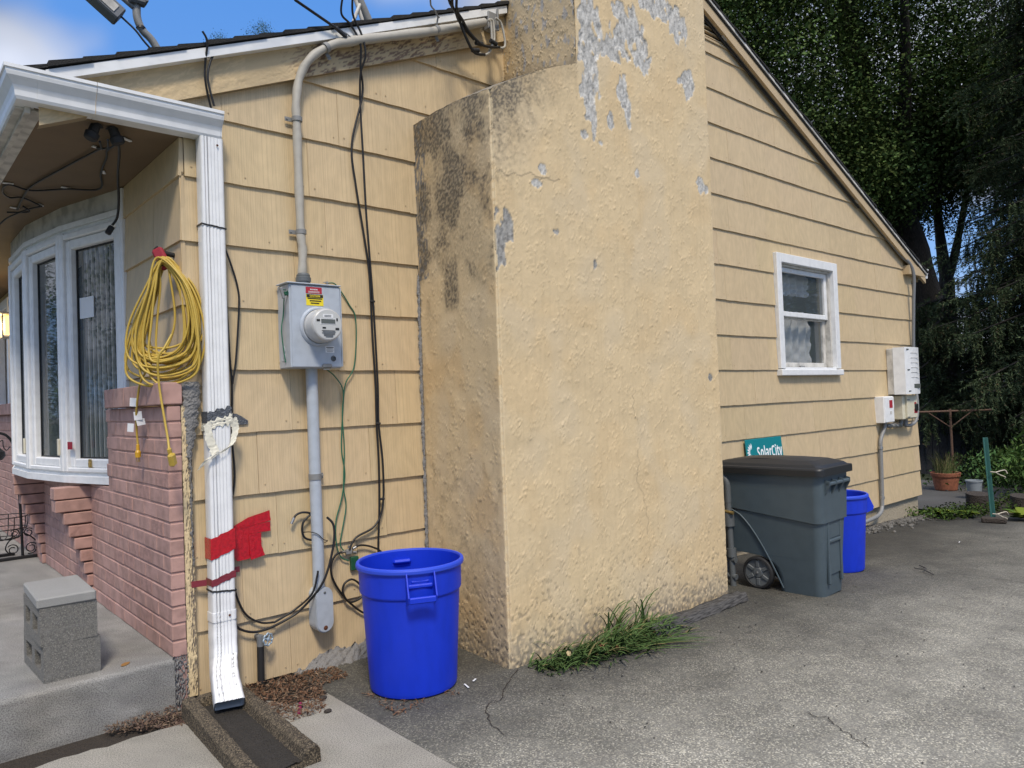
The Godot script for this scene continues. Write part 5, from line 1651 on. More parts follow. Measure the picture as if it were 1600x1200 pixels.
# ---------------------------------------------------------------- solar gear at the far end of the wall
func build_solar() -> void:
	var t := thing("solar_inverter", "white wall-mounted inverter with vent lines near the far house corner", "inverter")
	var b := MB.new(); b.box(V3(7.80, 1.485, 0.055), V3(0.44, 0.52, 0.07), 0.006)
	obj("back_housing", b, M.white_old, t)
	b = MB.new()
	var pr := PackedVector2Array()
	for k in 9: pr.append(Vector2(-0.20 + 0.40 * k / 8.0, 0.21 + 0.022 * sin(PI * k / 8.0)))
	pr.append(Vector2(0.22, 0.092)); pr.append(Vector2(-0.22, 0.092))
	b.prism(pr, 0.0, 0.53, Transform3D(Basis(V3(1, 0, 0), V3(0, 0, 1), V3(0, -1, 0)), V3(7.80, 1.755, 0.0)))
	var cover := obj("front_cover", b, M.white_metal, t)
	for k in 6:
		b = MB.new(); b.box(V3(7.83, 1.69 - 0.055 * k, 0.2325), V3(0.22, 0.004, 0.004))
		obj("cover_line", b, M.white_old, cover)
	b = MB.new(); b.box(V3(7.87, 1.315, 0.231), V3(0.18, 0.048, 0.006), 0.002)
	obj("display", b, M.lcd, cover)
	for q in [[7.66, 1.73], [7.67, 1.50], [7.68, 1.26]]:
		b = MB.new(); b.box(V3(q[0], q[1], 0.222), V3(0.05, 0.014, 0.012), 0.003)
		obj("cover_latch", b, M.dark_grey, cover)
	t = thing("inverter_junction_box", "ivory junction box hung right under the white inverter", "box")
	b = MB.new(); b.box(V3(7.83, 1.075, 0.08), V3(0.34, 0.27, 0.13), 0.008)
	obj("box_body", b, M.ivory, t)
	b = MB.new(); b.box(V3(7.86, 1.080, 0.158), V3(0.27, 0.255, 0.028), 0.006)
	obj("box_cover", b, M.ivory, t)
	b = MB.new(); b.box(V3(7.95, 1.03, 0.1735), V3(0.09, 0.05, 0.002)); b.box(V3(7.94, 1.115, 0.1735), V3(0.05, 0.03, 0.002))
	obj("red_label", b, M.label_red, t)
	b = MB.new(); b.box(V3(7.95, 1.07, 0.180), V3(0.07, 0.085, 0.022), 0.008)
	obj("switch_knob", b, M.black, t)
	b = MB.new(); b.box(V3(7.75, 1.16, 0.172), V3(0.06, 0.01, 0.006)); b.box(V3(7.75, 0.965, 0.172), V3(0.06, 0.01, 0.006))
	obj("cover_latch", b, M.dark_grey, t)
	t = thing("disconnect_switch", "pale grey disconnect box with red label left of the junction box", "box")
	b = MB.new(); b.box(V3(7.36, 1.065, 0.060), V3(0.25, 0.29, 0.105), 0.005)
	obj("box_body", b, M.white_vinyl, t)
	b = MB.new(); b.box(V3(7.365, 1.065, 0.116), V3(0.235, 0.275, 0.008), 0.003)
	obj("box_door", b, M.white_vinyl, t)
	b = MB.new(); b.box(V3(7.40, 1.125, 0.1215), V3(0.08, 0.085, 0.002))
	obj("red_label", b, M.label_red, t)
	b = MB.new(); b.box(V3(7.52, 1.11, 0.075), V3(0.06, 0.085, 0.05), 0.012); b.box(V3(7.39, 1.03, 0.123), V3(0.03, 0.03, 0.004))
	obj("switch_handle", b, M.white_old, t)
	# conduits
	t = thing("solar_conduit", "grey metal conduits linking the solar boxes and dropping to the ground", "conduit")
	b = MB.new(); b.tube(smooth([V3(7.38, 0.925, 0.055), V3(7.36, 0.86, 0.055), V3(7.30, 0.79, 0.052), V3(7.255, 0.71, 0.05), V3(7.25, 0.60, 0.05), V3(7.24, 0.30, 0.05), V3(7.225, 0.05, 0.05), V3(7.20, -0.01, 0.055), V3(7.12, -0.055, 0.065), V3(6.95, -0.075, 0.08), V3(6.6, -0.09, 0.09)], 6), 0.021, 12)
	obj("drop_pipe", b, M.galv, t)
	b = MB.new(); b.tube([V3(7.40, 0.885, 0.06), V3(7.80, 0.865, 0.06)], 0.020, 12); b.tube(smooth([V3(7.80, 0.94, 0.07), V3(7.79, 0.90, 0.065), V3(7.75, 0.866, 0.06)], 4), 0.022, 12); b.tube([V3(7.88, 0.945, 0.08), V3(7.88, 0.86, 0.08)], 0.026, 12)
	b.tube(smooth([V3(8.27, 1.4, 0.055), V3(8.22, 1.10, 0.09), V3(8.14, 0.92, 0.10), V3(8.02, 0.865, 0.09), V3(7.88, 0.862, 0.08)], 6), 0.019, 12)
	obj("cross_pipe", b, M.galv, t)
	b = MB.new()
	for x in [7.47, 7.58, 7.70]: b.tube([V3(x, 0.88, 0.06), V3(x + 0.05, 0.878, 0.06)], 0.028, 10)
	b.tube([V3(7.25, 0.665, 0.05), V3(7.249, 0.635, 0.05)], 0.026, 10); b.tube([V3(7.235, 0.12, 0.05), V3(7.234, 0.09, 0.05)], 0.026, 10)
	obj("coupling", b, M.steel, t)
	t = thing("rake_conduit", "grey conduit following the right rake and bending down the far corner", "conduit")
	b = MB.new(); b.tube(smooth([V3(4.1, 4.557, 0.05), V3(4.5, 4.385, 0.05), V3(6.0, 3.74, 0.05), V3(7.6, 3.051, 0.05), V3(8.05, 2.85, 0.055), V3(8.20, 2.77, 0.085), V3(8.262, 2.62, 0.105), V3(8.268, 2.3, 0.085), V3(8.27, 1.8, 0.06), V3(8.27, 1.38, 0.055)], 6), 0.019, 12)
	obj("pipe", b, M.mid_grey, t)
	b = MB.new()
	for q in [[4.45, 4.407], [6.9, 3.353]]: b.tube([V3(q[0], q[1], 0.05), V3(q[0] + 0.06, q[1] - 0.026, 0.05)], 0.026, 10)
	obj("coupling", b, M.steel, t)
	b = MB.new(); b.tube(smooth([V3(4.1, 4.515, 0.04), V3(5.5, 3.915, 0.04), V3(7.0, 3.268, 0.04)], 4), 0.009, 8)
	one("roof_cable", b, M.black, "thin black cable lying along the right rake board beside the conduit", "cable")
	# yard sign leaning on the wall
	t = thing("company_sign", "teal sign with white sunburst and SolarCity lettering leaning behind the grey cart", "sign", V3(4.80, 0.60, 0.075), 0.0)
	t.rotation = Vector3(-0.10, 0.0, 0.0); t.position = V3(4.86, 0.602, 0.065)
	b = MB.new(); b.box(V3(0, 0.14, 0), V3(0.60, 0.32, 0.012), 0.003)
	obj("panel", b, M.teal_sign, t)
	text("lettering", "SolarCity", 0.135, M.sign_white, t, V3(0.075, 0.175, 0.007), Basis().scaled(V3(0.72, 1.0, 1.0)))
	b = MB.new()
	for k in 9:
		var a := PI * 0.5 + 0.1 + PI * k / 8.6
		var d := Vector2(cos(a), sin(a))
		var q := Vector2(-d.y, d.x)
		var c := Vector2(-0.215, 0.185)
		b.prism(PackedVector2Array([c + d * 0.028, c + d * 0.055 + q * 0.010, c + d * 0.082, c + d * 0.055 - q * 0.010]), 0.0062, 0.0072)
	obj("sunburst_emblem", b, M.sign_white, t)

# ---------------------------------------------------------------- on and above the porch
func build_porch_things() -> void:
	# two hollow blocks laid on their sides, a paver on top
	var blk := func(called: String, label: String, y: float, h: float, dx: float, turn: float) -> void:
		var c := CSGBox3D.new()
		c.size = V3(0.210, h, 0.395)
		c.material = M.block
		for s in [-1, 1]:
			var hole := CSGBox3D.new()
			hole.operation = CSGShape3D.OPERATION_SUBTRACTION
			hole.size = V3(0.6, h - 0.080, 0.115); hole.position = V3(0, 0, s * 0.088)
			hole.material = M.block
			c.add_child(hole)
		c.name = numbered(called)
		add_child(c)
		c.position = V3(-0.540 + dx, y + h * 0.5, -0.215); c.rotation.y = turn
		tag(c, label, "concrete block", "stack of blocks on the porch")
	blk.call("cinder_block", "lower hollow concrete block of the stack on the porch edge", 0.226, 0.150, 0.004, 0.03)
	blk.call("cinder_block", "upper hollow concrete block of the stack, under the flat paver", 0.377, 0.153, 0.0, 0.0)
	var b := MB.new(); b.box(V3(0, 0.021, 0), V3(0.216, 0.042, 0.42), 0.006)
	var pv := one("paver", b, M.paver, "flat grey concrete paver lying on the two stacked blocks", "paver")
	pv.position = V3(-0.540, 0.531, -0.222); pv.rotation.y = -0.03
	# leaves on the porch
	for q in [[-0.33, 0.228, -0.02, 0.7, 1], [-1.02, 0.229, -0.55, 2.0, 0]]:
		b = MB.new()
		b.prism(PackedVector2Array([Vector2(-0.028, 0), Vector2(-0.012, 0.012), Vector2(0.012, 0.011), Vector2(0.03, 0.0), Vector2(0.010, -0.010), Vector2(-0.014, -0.011)]), 0, 0.0015, Transform3D(Basis(Vector3.RIGHT, -PI * 0.5 + 0.12), Vector3.ZERO))
		var o := one("fallen_leaf", b, mat("leaf_brown%d" % q[4], lin(0.26, 0.13, 0.035) if q[4] == 1 else lin(0.16, 0.035, 0.025), 0.7), "small brown fallen leaf on the porch near the brick wall" if q[4] == 1 else "small reddish fallen leaf on the porch left of the blocks", "leaf")
		o.position = V3(q[0], q[1], q[2]); o.rotation.y = q[3]
	# yellow extension cord hung in a big coil
	var t := thing("extension_cord", "big coil of yellow extension cord hanging by the downspout", "extension cord")
	var r2 := RandomNumberGenerator.new(); r2.seed = 6
	var w := V3(0.74, 0, 0.67)
	var outw := V3(-0.67, 0, 0.74)
	var top := V3(-0.125, 2.005, -0.055)
	for k in 30:
		var drop := lerpf(0.42, 0.565, r2.randf()) if k > 3 else lerpf(0.36, 0.50, r2.randf())
		var wl := -lerpf(0.03, 0.165, sqrt(r2.randf()))
		var wr := lerpf(0.03, 0.185, sqrt(r2.randf()))
		if k == 5: wl = -0.195; drop = 0.54
		if k == 8: wr = 0.195; drop = 0.57
		var dep := r2.randf_range(-0.035, 0.05)
		var skew := r2.randf_range(-0.03, 0.03)
		var tw := r2.randf_range(0.0, 0.03)
		var pts := [top + w * r2.randf_range(-0.012, 0.02) + outw * (dep * 0.5) + V3(0, tw, 0),
			top + w * (wl * 0.42) + outw * dep + V3(0, -drop * 0.26, 0),
			top + w * (wl * 0.88) + outw * (dep + 0.01) + V3(0, -drop * 0.62, 0),
			top + w * (wl * 0.80 + skew) + outw * (dep + 0.02) + V3(0, -drop * 0.90, 0),
			top + w * (0.01 + skew) + outw * (dep + 0.03) + V3(0, -drop, 0),
			top + w * (wr * 0.85 + skew) + outw * (dep + 0.01) + V3(0, -drop * 0.91, 0),
			top + w * wr + outw * dep + V3(0, -drop * 0.62, 0),
			top + w * (wr * 0.72) + outw * (dep * 0.8) + V3(0, -drop * 0.22, 0)]
		b = MB.new(); b.tube(smooth(pts, 8, true), 0.0052, 7, false)
		obj("cord_loop", b, M.yellow, t)
	b = MB.new(); b.tube(smooth([V3(-0.155, 1.56, -0.13), V3(-0.185, 1.50, -0.16), V3(-0.200, 1.45, -0.19), V3(-0.205, 1.334, -0.235), V3(-0.195, 1.24, -0.28), V3(-0.190, 1.17, -0.285)], 6), 0.0052, 7)
	b.tube(smooth([V3(-0.14, 1.66, 0.10), V3(-0.175, 1.60, 0.11), V3(-0.200, 1.555, 0.105), V3(-0.195, 1.44, 0.09), V3(-0.185, 1.30, 0.115), V3(-0.180, 1.20, 0.145), V3(-0.185, 1.150, 0.175)], 6), 0.0052, 7)
	obj("cord_tail", b, M.yellow, t)
	b = MB.new()
	b.lathe([Vector2(0.0, 0.0), Vector2(0.013, 0.002), Vector2(0.014, 0.026), Vector2(0.0085, 0.036), Vector2(0.0075, 0.062), Vector2(0.005, 0.066)], 12, Transform3D(Basis(), V3(-0.190, 1.105, -0.286)))
	obj("plug", b, M.yellow_plug, t)
	b = MB.new()
	for q in [[-0.006, 0.0], [0.006, 0.0], [0.0, 0.006]]: b.box(V3(-0.190 + q[0], 1.096, -0.286 + q[1]), V3(0.003, 0.022, 0.003))
	obj("plug_pins", b, M.brass, t)
	b = MB.new()
	b.box(Vector3.ZERO, V3(0.034, 0.055, 0.026), 0.006, Transform3D(Basis(Vector3.UP, 0.8) * Basis(Vector3.BACK, 0.35), V3(-0.180, 1.112, 0.197))); b.box(Vector3.ZERO, V3(0.018, 0.03, 0.016), 0.004, Transform3D(Basis(Vector3.UP, 0.8) * Basis(Vector3.BACK, 0.35), V3(-0.184, 1.148, 0.178)))
	obj("socket", b, M.yellow, t)
	for q in [[1.37, -0.228, -0.010], [1.305, -0.250, 0.010], [1.25, -0.272, -0.012], [1.275, -0.262, 0.022]]:
		b = MB.new(); b.box(Vector3.ZERO, V3(0.036, 0.040 if q[2] < 0.02 else 0.03, 0.0012), 0.0, Transform3D(Basis(Vector3.UP, -0.75 + q[2] * 20.0) * Basis(Vector3.BACK, q[2] * 8.0), V3(-0.208 + q[2], q[0], q[1] + q[2])))
		obj("cord_tag", b, M.paper, t)
	b = MB.new()
	b.box(Vector3.ZERO, V3(0.050, 0.105, 0.030), 0.008, Transform3D(Basis(Vector3.UP, -0.7) * Basis(Vector3.BACK, 0.45), V3(-0.122, 2.030, -0.075)))
	obj("hook_strap", b, M.red_strap, t, "dark red strap holding the coil on its hook")
	b = MB.new()
	b.tube(smooth([V3(-0.05, 2.055, -0.10), V3(-0.115, 2.065, -0.10), V3(-0.142, 2.085, -0.10)], 4), 0.012, 8); b.box(Vector3.ZERO, V3(0.056, 0.03, 0.034), 0.004, Transform3D(Basis(Vector3.UP, -0.7) * Basis(Vector3.BACK, 0.45), V3(-0.120, 2.008, -0.068)))
	obj("hook", b, M.black_rubber, t)
	# flood light sockets and loose wiring on the soffit
	t = thing("soffit_lamp_pair", "pair of black lamp sockets under the porch soffit", "lamp socket", V3(-0.36, 2.586, -0.03))
	for s in [-1, 1]:
		b = MB.new()
		b.lathe([Vector2(0.0, -0.075), Vector2(0.022, -0.075), Vector2(0.028, -0.070), Vector2(0.030, -0.045), Vector2(0.022, -0.038), Vector2(0.020, -0.004), Vector2(0.03, 0.0)], 16, Transform3D(Basis(Vector3.BACK, 0.35 * s), V3(0.032 * s, 0, 0)))
		obj("socket", b, M.black_rubber, t)
	t = thing("soffit_wiring", "tangled black wires stapled across the porch soffit", "wiring")
	for q in [[[-0.375, 2.52, -0.05], [-0.33, 2.545, -0.22], [-0.325, 2.565, -0.31], [-0.391, 2.572, -0.70], [-0.467, 2.572, -1.148], [-0.469, 2.572, -1.424], [-0.457, 2.57, -1.72]], [[-0.31, 2.52, -0.05], [-0.30, 2.55, -0.25], [-0.263, 2.572, -0.423], [-0.227, 2.572, -0.704], [-0.167, 2.572, -1.012], [-0.311, 2.572, -1.108], [-0.454, 2.572, -1.239], [-0.568, 2.572, -1.183], [-0.575, 2.572, -1.349], [-0.526, 2.572, -1.462], [-0.469, 2.572, -1.424], [-0.354, 2.572, -1.573]], [[-0.354, 2.572, -1.573], [-0.41, 2.565, -1.66], [-0.47, 2.55, -1.80], [-0.499, 2.54, -1.92], [-0.54, 2.50, -2.1]], [[-0.44, 2.57, -1.62], [-0.40, 2.56, -1.70], [-0.50, 2.56, -1.78]], [[-0.345, 2.53, -0.04], [-0.315, 2.54, -0.18], [-0.33, 2.572, -0.30]]]:
		var p := []
		for e in q: p.append(V3(e[0], e[1], e[2]))
		b = MB.new(); b.tube(smooth(p, 6), 0.0052, 7)
		obj("cord", b, M.black, t)
	b = MB.new(); b.tube(smooth([V3(-0.30, 2.53, -0.06), V3(-0.26, 2.535, -0.20), V3(-0.215, 2.49, -0.42), V3(-0.175, 2.41, -0.58), V3(-0.165, 2.34, -0.66), V3(-0.185, 2.30, -0.68)], 6), 0.0065, 7); b.box(Vector3.ZERO, V3(0.03, 0.05, 0.024), 0.006, Transform3D(Basis(Vector3.BACK, -0.5), V3(-0.195, 2.275, -0.69)))
	obj("hanging_cord", b, M.black, t)
	for q in [[-0.325, -0.32, 0.4], [-0.311, -1.108, 0.2], [-0.215, -0.70, 1.2], [-0.57, -1.18, 0.0], [-0.36, -1.57, 1.0], [-0.47, -1.72, 0.4], [-0.245, -0.13, 0.6]]:
		b = MB.new(); b.box(V3(0, 0, 0), V3(0.05, 0.006, 0.016), 0.001, Transform3D(Basis(Vector3.UP, q[2]), V3(q[0], 2.578, q[1])))
		obj("cable_staple", b, M.paper, t)
	# wrought plant stand at the left edge
	t = thing("plant_stand", "black wrought-iron plant stand with wire basket on the porch", "plant stand")
	var zz := -3.35
	b = MB.new()
	b.tube(smooth([V3(-0.46, 1.19, zz), V3(-0.41, 1.212, zz), V3(-0.375, 1.205, zz), V3(-0.335, 1.185, zz), V3(-0.300, 1.136, zz), V3(-0.279, 1.048, zz), V3(-0.265, 0.842, zz), V3(-0.252, 0.572, zz), V3(-0.244, 0.245, zz)], 6), 0.010, 8)
	obj("arched_post", b, M.black, t)
	b = MB.new(); b.box(V3(-0.30, 0.238, zz + 0.03), V3(0.52, 0.022, 0.03), 0.003, Transform3D()); b.box(V3(-0.44, 0.238, zz - 0.2), V3(0.34, 0.022, 0.03), 0.003); b.box(V3(-0.42, 0.238, zz - 0.08), V3(0.03, 0.020, 0.26), 0.003)
	obj("base", b, M.black, t)
	b = MB.new()
	for h in [[0.560, 0.16], [0.47, 0.15], [0.395, 0.10]]:
		var p := []
		for k in 24: p.append(V3(-0.36 + h[1] * cos(TAU * k / 24.0), h[0], zz - 0.02 + h[1] * sin(TAU * k / 24.0)))
		b.tube(smooth(p, 1, true), 0.004, 5, false)
	for k in 10:
		var a := TAU * k / 10.0
		var d := V3(cos(a), 0, sin(a))
		b.tube(smooth([V3(-0.36, 0.560, zz - 0.02) + d * 0.16, V3(-0.36, 0.47, zz - 0.02) + d * 0.15, V3(-0.36, 0.395, zz - 0.02) + d * 0.10, V3(-0.36, 0.38, zz - 0.02)], 4), 0.0035, 5, false)
	obj("wire_basket", b, M.black, t)
	b = MB.new()
	for s in [-1.0, 1.0]:
		for sp in [[0.06, 0.30, 0.035], [0.045, 0.42, 0.03]]:
			var p := []
			for k in 22:
				var a := PI * 0.2 + k * 0.38
				var rr: float = sp[2] * (1.0 - k / 30.0) + 0.006
				p.append(V3(-0.247 + s * (sp[0] + rr * cos(a)), sp[1] + rr * sin(a), zz))
			b.tube(p, 0.0045, 5)
	b.tube(smooth([V3(-0.231, 0.418, zz), V3(-0.18, 0.38, zz), V3(-0.145, 0.325, zz), V3(-0.165, 0.265, zz), V3(-0.21, 0.255, zz)], 5), 0.005, 5)
	b.tube(smooth([V3(-0.27, 0.40, zz), V3(-0.33, 0.37, zz), V3(-0.355, 0.31, zz), V3(-0.32, 0.262, zz)], 5), 0.005, 5)
	b.tube(smooth([V3(-0.31, 1.10, zz), V3(-0.335, 1.07, zz), V3(-0.355, 1.10, zz), V3(-0.36, 1.15, zz), V3(-0.39, 1.12, zz), V3(-0.38, 1.085, zz)], 5), 0.004, 5)
	obj("scrolls", b, M.black, t)
	b = MB.new(); b.lathe([Vector2(0.0, 1.10), Vector2(0.05, 1.095), Vector2(0.085, 1.06), Vector2(0.09, 1.03), Vector2(0.07, 1.00), Vector2(0.0, 0.99)], 20, Transform3D(Basis(), V3(-0.43, 0, zz)))
	obj("hanging_dish", b, M.black, t)
	# dish on the roof
	t = thing("satellite_dish_mount", "grey satellite dish mast and receiver head above the porch roof", "satellite dish")
	b = MB.new()
	b.tube(smooth([V3(0.30, 3.13, -1.0), V3(0.152, 3.45, -1.0), V3(0.075, 3.535, -1.0), V3(0.048, 3.60, -1.0), V3(0.046, 3.68, -1.0), V3(0.046, 3.80, -1.0)], 6), 0.022, 14)
	obj("mast", b, M.galv, t)
	b = MB.new(); b.box(V3(0.045, 3.71, -0.985), V3(0.10, 0.08, 0.06), 0.012); b.box(V3(0.086, 3.72, -0.97), V3(0.012, 0.09, 0.09), 0.003); b.tube([V3(-0.04, 3.70, -1.0), V3(0.03, 3.655, -1.0)], 0.016, 8)
	obj("bracket", b, M.mid_grey, t)
	b = MB.new(); b.box(Vector3.ZERO, V3(0.24, 0.085, 0.10), 0.008, Transform3D(Basis(Vector3.BACK, -0.62), V3(-0.140, 3.640, -1.0)))
	obj("receiver_head", b, M.mid_grey, t)
	b = MB.new(); b.box(V3(0, 0, 0.052), V3(0.19, 0.05, 0.006), 0.002, Transform3D(Basis(Vector3.BACK, -0.62), V3(-0.150, 3.645, -1.0)))
	obj("receiver_plate", b, M.white_old, t)
	b = MB.new(); b.tube(smooth([V3(-0.075, 3.605, -1.0), V3(-0.02, 3.56, -0.99), V3(0.03, 3.515, -0.98), V3(0.07, 3.465, -0.975), V3(0.14, 3.38, -0.975), V3(0.19, 3.2, -0.98)], 6), 0.006, 7); b.tube([V3(0.070, 3.553, -1.0), V3(0.064, 3.536, -1.0)], 0.026, 12)
	obj("dish_cable", b, M.black, t)
	t = thing("roof_mast", "braced grey mast rising from the roof left of the chimney", "mast")
	b = MB.new(); b.tube([V3(1.78, 3.72, -1.0), V3(1.585, 4.06, -1.0), V3(1.40, 4.40, -1.0)], 0.030, 12)
	obj("pole", b, M.galv, t)
	b = MB.new(); b.tube([V3(1.62, 3.70, -0.98), V3(1.535, 4.0, -0.98), V3(1.46, 4.20, -0.98)], 0.014, 8); b.tube([V3(1.40, 3.66, -0.96), V3(1.44, 4.0, -0.96), V3(1.50, 4.14, -0.97)], 0.012, 8)
	obj("brace", b, M.white_old, t)

# ---------------------------------------------------------------- bins
func make_bin(label: String) -> Node3D:
	var t := thing("blue_bin", label, "bin", Vector3.ZERO, 0.0, "blue plastic bins")
	var b := MB.new()
	b.lathe([Vector2(0.0, 0.012), Vector2(0.180, 0.012), Vector2(0.188, 0.0), Vector2(0.200, 0.0), Vector2(0.207, 0.006), Vector2(0.209, 0.018), Vector2(0.2345, 0.415), Vector2(0.236, 0.419), Vector2(0.2425, 0.426), Vector2(0.244, 0.431), Vector2(0.247, 0.528)], 64)
	b.lathe([Vector2(0.2415, 0.548), Vector2(0.2395, 0.43), Vector2(0.231, 0.42), Vector2(0.204, 0.03), Vector2(0.0, 0.028)], 64)
	obj("body", b, M.blue_bin, t)
	b = MB.new()
	b.lathe([Vector2(0.2465, 0.528), Vector2(0.256, 0.530), Vector2(0.2595, 0.535), Vector2(0.260, 0.546), Vector2(0.257, 0.553), Vector2(0.252, 0.556), Vector2(0.244, 0.555), Vector2(0.2415, 0.548)], 64)
	obj("rim", b, M.bin_rim, t)
	for s in [0, 1]:
		var xf := Transform3D(Basis(Vector3.UP, PI * s), Vector3.ZERO)
		# a bracket handle: two side ribs, a bottom bar and a recess with a grip
		b = MB.new()
		for k in [-1, 1]: b.prism(PackedVector2Array([Vector2(0.236, 0.405), Vector2(0.292, 0.424), Vector2(0.302, 0.448), Vector2(0.256, 0.540), Vector2(0.244, 0.540)]), -0.003, 0.003, xf * Transform3D(Basis(Vector3.UP, -PI * 0.5), V3(0.064 * k, 0, 0)))
		b.box(V3(0, 0.434, 0.290), V3(0.124, 0.026, 0.022), 0.004, xf)
		obj("handle", b, M.blue_bin, t)
		b = MB.new()
		b.box(V3(0, 0.482, 0.244), V3(0.116, 0.018, 0.018), 0.005, xf)
		b.box(V3(0, 0.500, 0.232), V3(0.092, 0.020, 0.030), 0.008, xf)
		obj("grip", b, M.blue_bin, t)
	return t

func build_bins() -> void:
	var t := make_bin("round blue bin in front of the shingles beside the chimney")
	t.position = V3(0.756, 0.004, 0.583); t.scale = V3(0.97, 1.052, 0.97); t.rotation.y = -0.40
	copy(t, "round blue bin half hidden behind the grey wheeled cart", V3(4.55, gy(4.55) + 0.004, 0.80), 0.95, "blue plastic bins")

# ---------------------------------------------------------------- wheeled cart
func rounded(x0: float, x1: float, z0: float, z1: float, r: float, y: float, n := 6) -> Array:
	var out := []
	for c in [[x1 - r, z1 - r, 0.0], [x0 + r, z1 - r, 0.25], [x0 + r, z0 + r, 0.5], [x1 - r, z0 + r, 0.75]]:
		for k in n + 1:
			var a: float = TAU * (c[2] + 0.25 * k / n)
			out.append(V3(c[0] + r * cos(a), y, c[1] + r * sin(a)))
	return out

func build_cart() -> void:
	# front towards +z, wheels at the back
	var t := thing("wheeled_cart", "grey wheeled garbage cart with black lid behind the chimney", "garbage cart", V3(3.665, gy(3.665) + 0.004, 0.84), 0.05)
	var b := MB.new()
	var ys := [[0.0, 0.165, 0.055, 0.355], [0.008, 0.166, 0.050, 0.3554], [0.10, 0.1745, 0.045, 0.3595], [0.165, 0.1802, 0.020, 0.3624], [0.20, 0.1833, -0.02, 0.364], [0.228, 0.1858, -0.08, 0.3653], [0.240, 0.1869, -0.20, 0.3658], [0.245, 0.1874, -0.352, 0.366], [0.40, 0.2016, -0.362, 0.373], [0.535, 0.214, -0.370, 0.379]]
	var rings := []
	for q in ys: rings.append(rounded(-q[1], q[1], q[2], q[3], 0.055, q[0]))
	b.loft(rings)
	b.fan(rings[0], Vector3.DOWN)
	obj("body", b, M.cart, t)
	# the collar above the swept step line
	b = MB.new()
	var low := []; var low2 := []; var hi := []; var hi2 := []
	for p in rounded(-0.222, 0.222, -0.378, 0.390, 0.055, 0.0):
		var sweep := 0.565 - 0.075 * smoothstep(-0.40, 0.25, p.z)
		low2.append(V3(p.x * 0.955, sweep - 0.004, p.z * 0.975)); low.append(V3(p.x, sweep, p.z)); 
		hi.append(V3(p.x * 1.055, 0.800, p.z * 1.02)); hi2.append(V3(p.x * 1.05, 0.812, p.z * 1.02))
	b.loft([low2, low, hi, hi2])
	obj("collar", b, M.cart, t)
	# curved raised line sweeping down to the wheel, on both sides
	for s in [-1.0, 1.0]:
		b = MB.new()
		var path := []
		for k in 15:
			var a := k / 14.0
			var y := lerpf(0.545, 0.03, a)
			path.append(V3(s * (lerpf(0.1655, 0.2145, pow(clampf(y / 0.535, 0.0, 1.0), 0.9)) + 0.004), y, lerpf(-0.26, 0.09, pow(a, 0.6))))
		b.tube(path, 0.006, 6)
		obj("side_rib", b, M.cart, t)
	# front: lift bar pocket and two recess ribs
	b = MB.new()
	b.box(V3(0, 0.745, 0.415), V3(0.33, 0.022, 0.03), 0.006)
	for x in [-0.16, -0.055, 0.055, 0.16]: b.prism(PackedVector2Array([Vector2(0.385, 0.65), Vector2(0.43, 0.735), Vector2(0.43, 0.762), Vector2(0.385, 0.775)]), -0.005, 0.005, Transform3D(Basis(Vector3.UP, -PI * 0.5), V3(x, 0, 0)))
	obj("lift_bar", b, M.cart, t)
	b = MB.new()
	for x in [-0.095, 0.095]: b.box(V3(x, 0.30, 0.372), V3(0.022, 0.44, 0.02), 0.005)
	b.box(V3(0, 0.36, 0.374), V3(0.17, 0.022, 0.022), 0.005); b.box(V3(0, 0.50, 0.378), V3(0.17, 0.02, 0.02), 0.005)
	obj("front_ribs", b, M.cart, t)
	b = MB.new()
	b.box(V3(0, 0.43, 0.370), V3(0.165, 0.10, 0.012)); b.box(V3(0, 0.24, 0.366), V3(0.165, 0.20, 0.010))
	obj("front_recess", b, M.cart, t)
	# lid: a shallow dome with a flange, overhanging at the hinge side
	b = MB.new()
	var lid := []
	for q in [[0.262, 0.800, 0.0], [0.262, 0.838, 0.0], [0.255, 0.848, 0.0], [0.222, 0.852, 0.012], [0.205, 0.868, 0.03], [0.15, 0.892, 0.10], [0.06, 0.905, 0.22]]:
		var ring := rounded(-q[0], q[0], -0.43 + q[2] * 1.6, 0.425 - q[2] * 1.1, minf(0.05, q[0] * 0.5), q[1])
		lid.append(ring)
	b.loft(lid)
	b.fan(lid[lid.size() - 1], Vector3.UP); b.fan(lid[0], Vector3.DOWN)
	obj("lid", b, M.cart_lid, t)
	b = MB.new()
	for x in [-0.13, 0.13]: b.tube(smooth([V3(x, 0.852, -0.40), V3(x, 0.880, -0.30), V3(x, 0.893, -0.10), V3(x, 0.885, 0.2), V3(x, 0.855, 0.39)], 5), 0.007, 6)
	obj("lid_ribs", b, M.cart_lid, t)
	# handle and hinge at the back
	b = MB.new()
	b.prism(PackedVector2Array([Vector2(-0.37, 0.60), Vector2(-0.37, 0.80), Vector2(-0.455, 0.80), Vector2(-0.45, 0.765)]), -0.012, 0.012, Transform3D(Basis(Vector3.UP, -PI * 0.5), V3(-0.19, 0, 0)))
	b.prism(PackedVector2Array([Vector2(-0.37, 0.60), Vector2(-0.37, 0.80), Vector2(-0.455, 0.80), Vector2(-0.45, 0.765)]), -0.012, 0.012, Transform3D(Basis(Vector3.UP, -PI * 0.5), V3(0.19, 0, 0)))
	b.tube([V3(-0.19, 0.785, -0.45), V3(0.19, 0.785, -0.45)], 0.016, 10)
	obj("handle", b, M.cart_lid, t)
	b = MB.new(); b.tube([V3(-0.15, 0.112, -0.085), V3(0.15, 0.112, -0.085)], 0.016, 10)
	obj("axle", b, M.dark_grey, t)
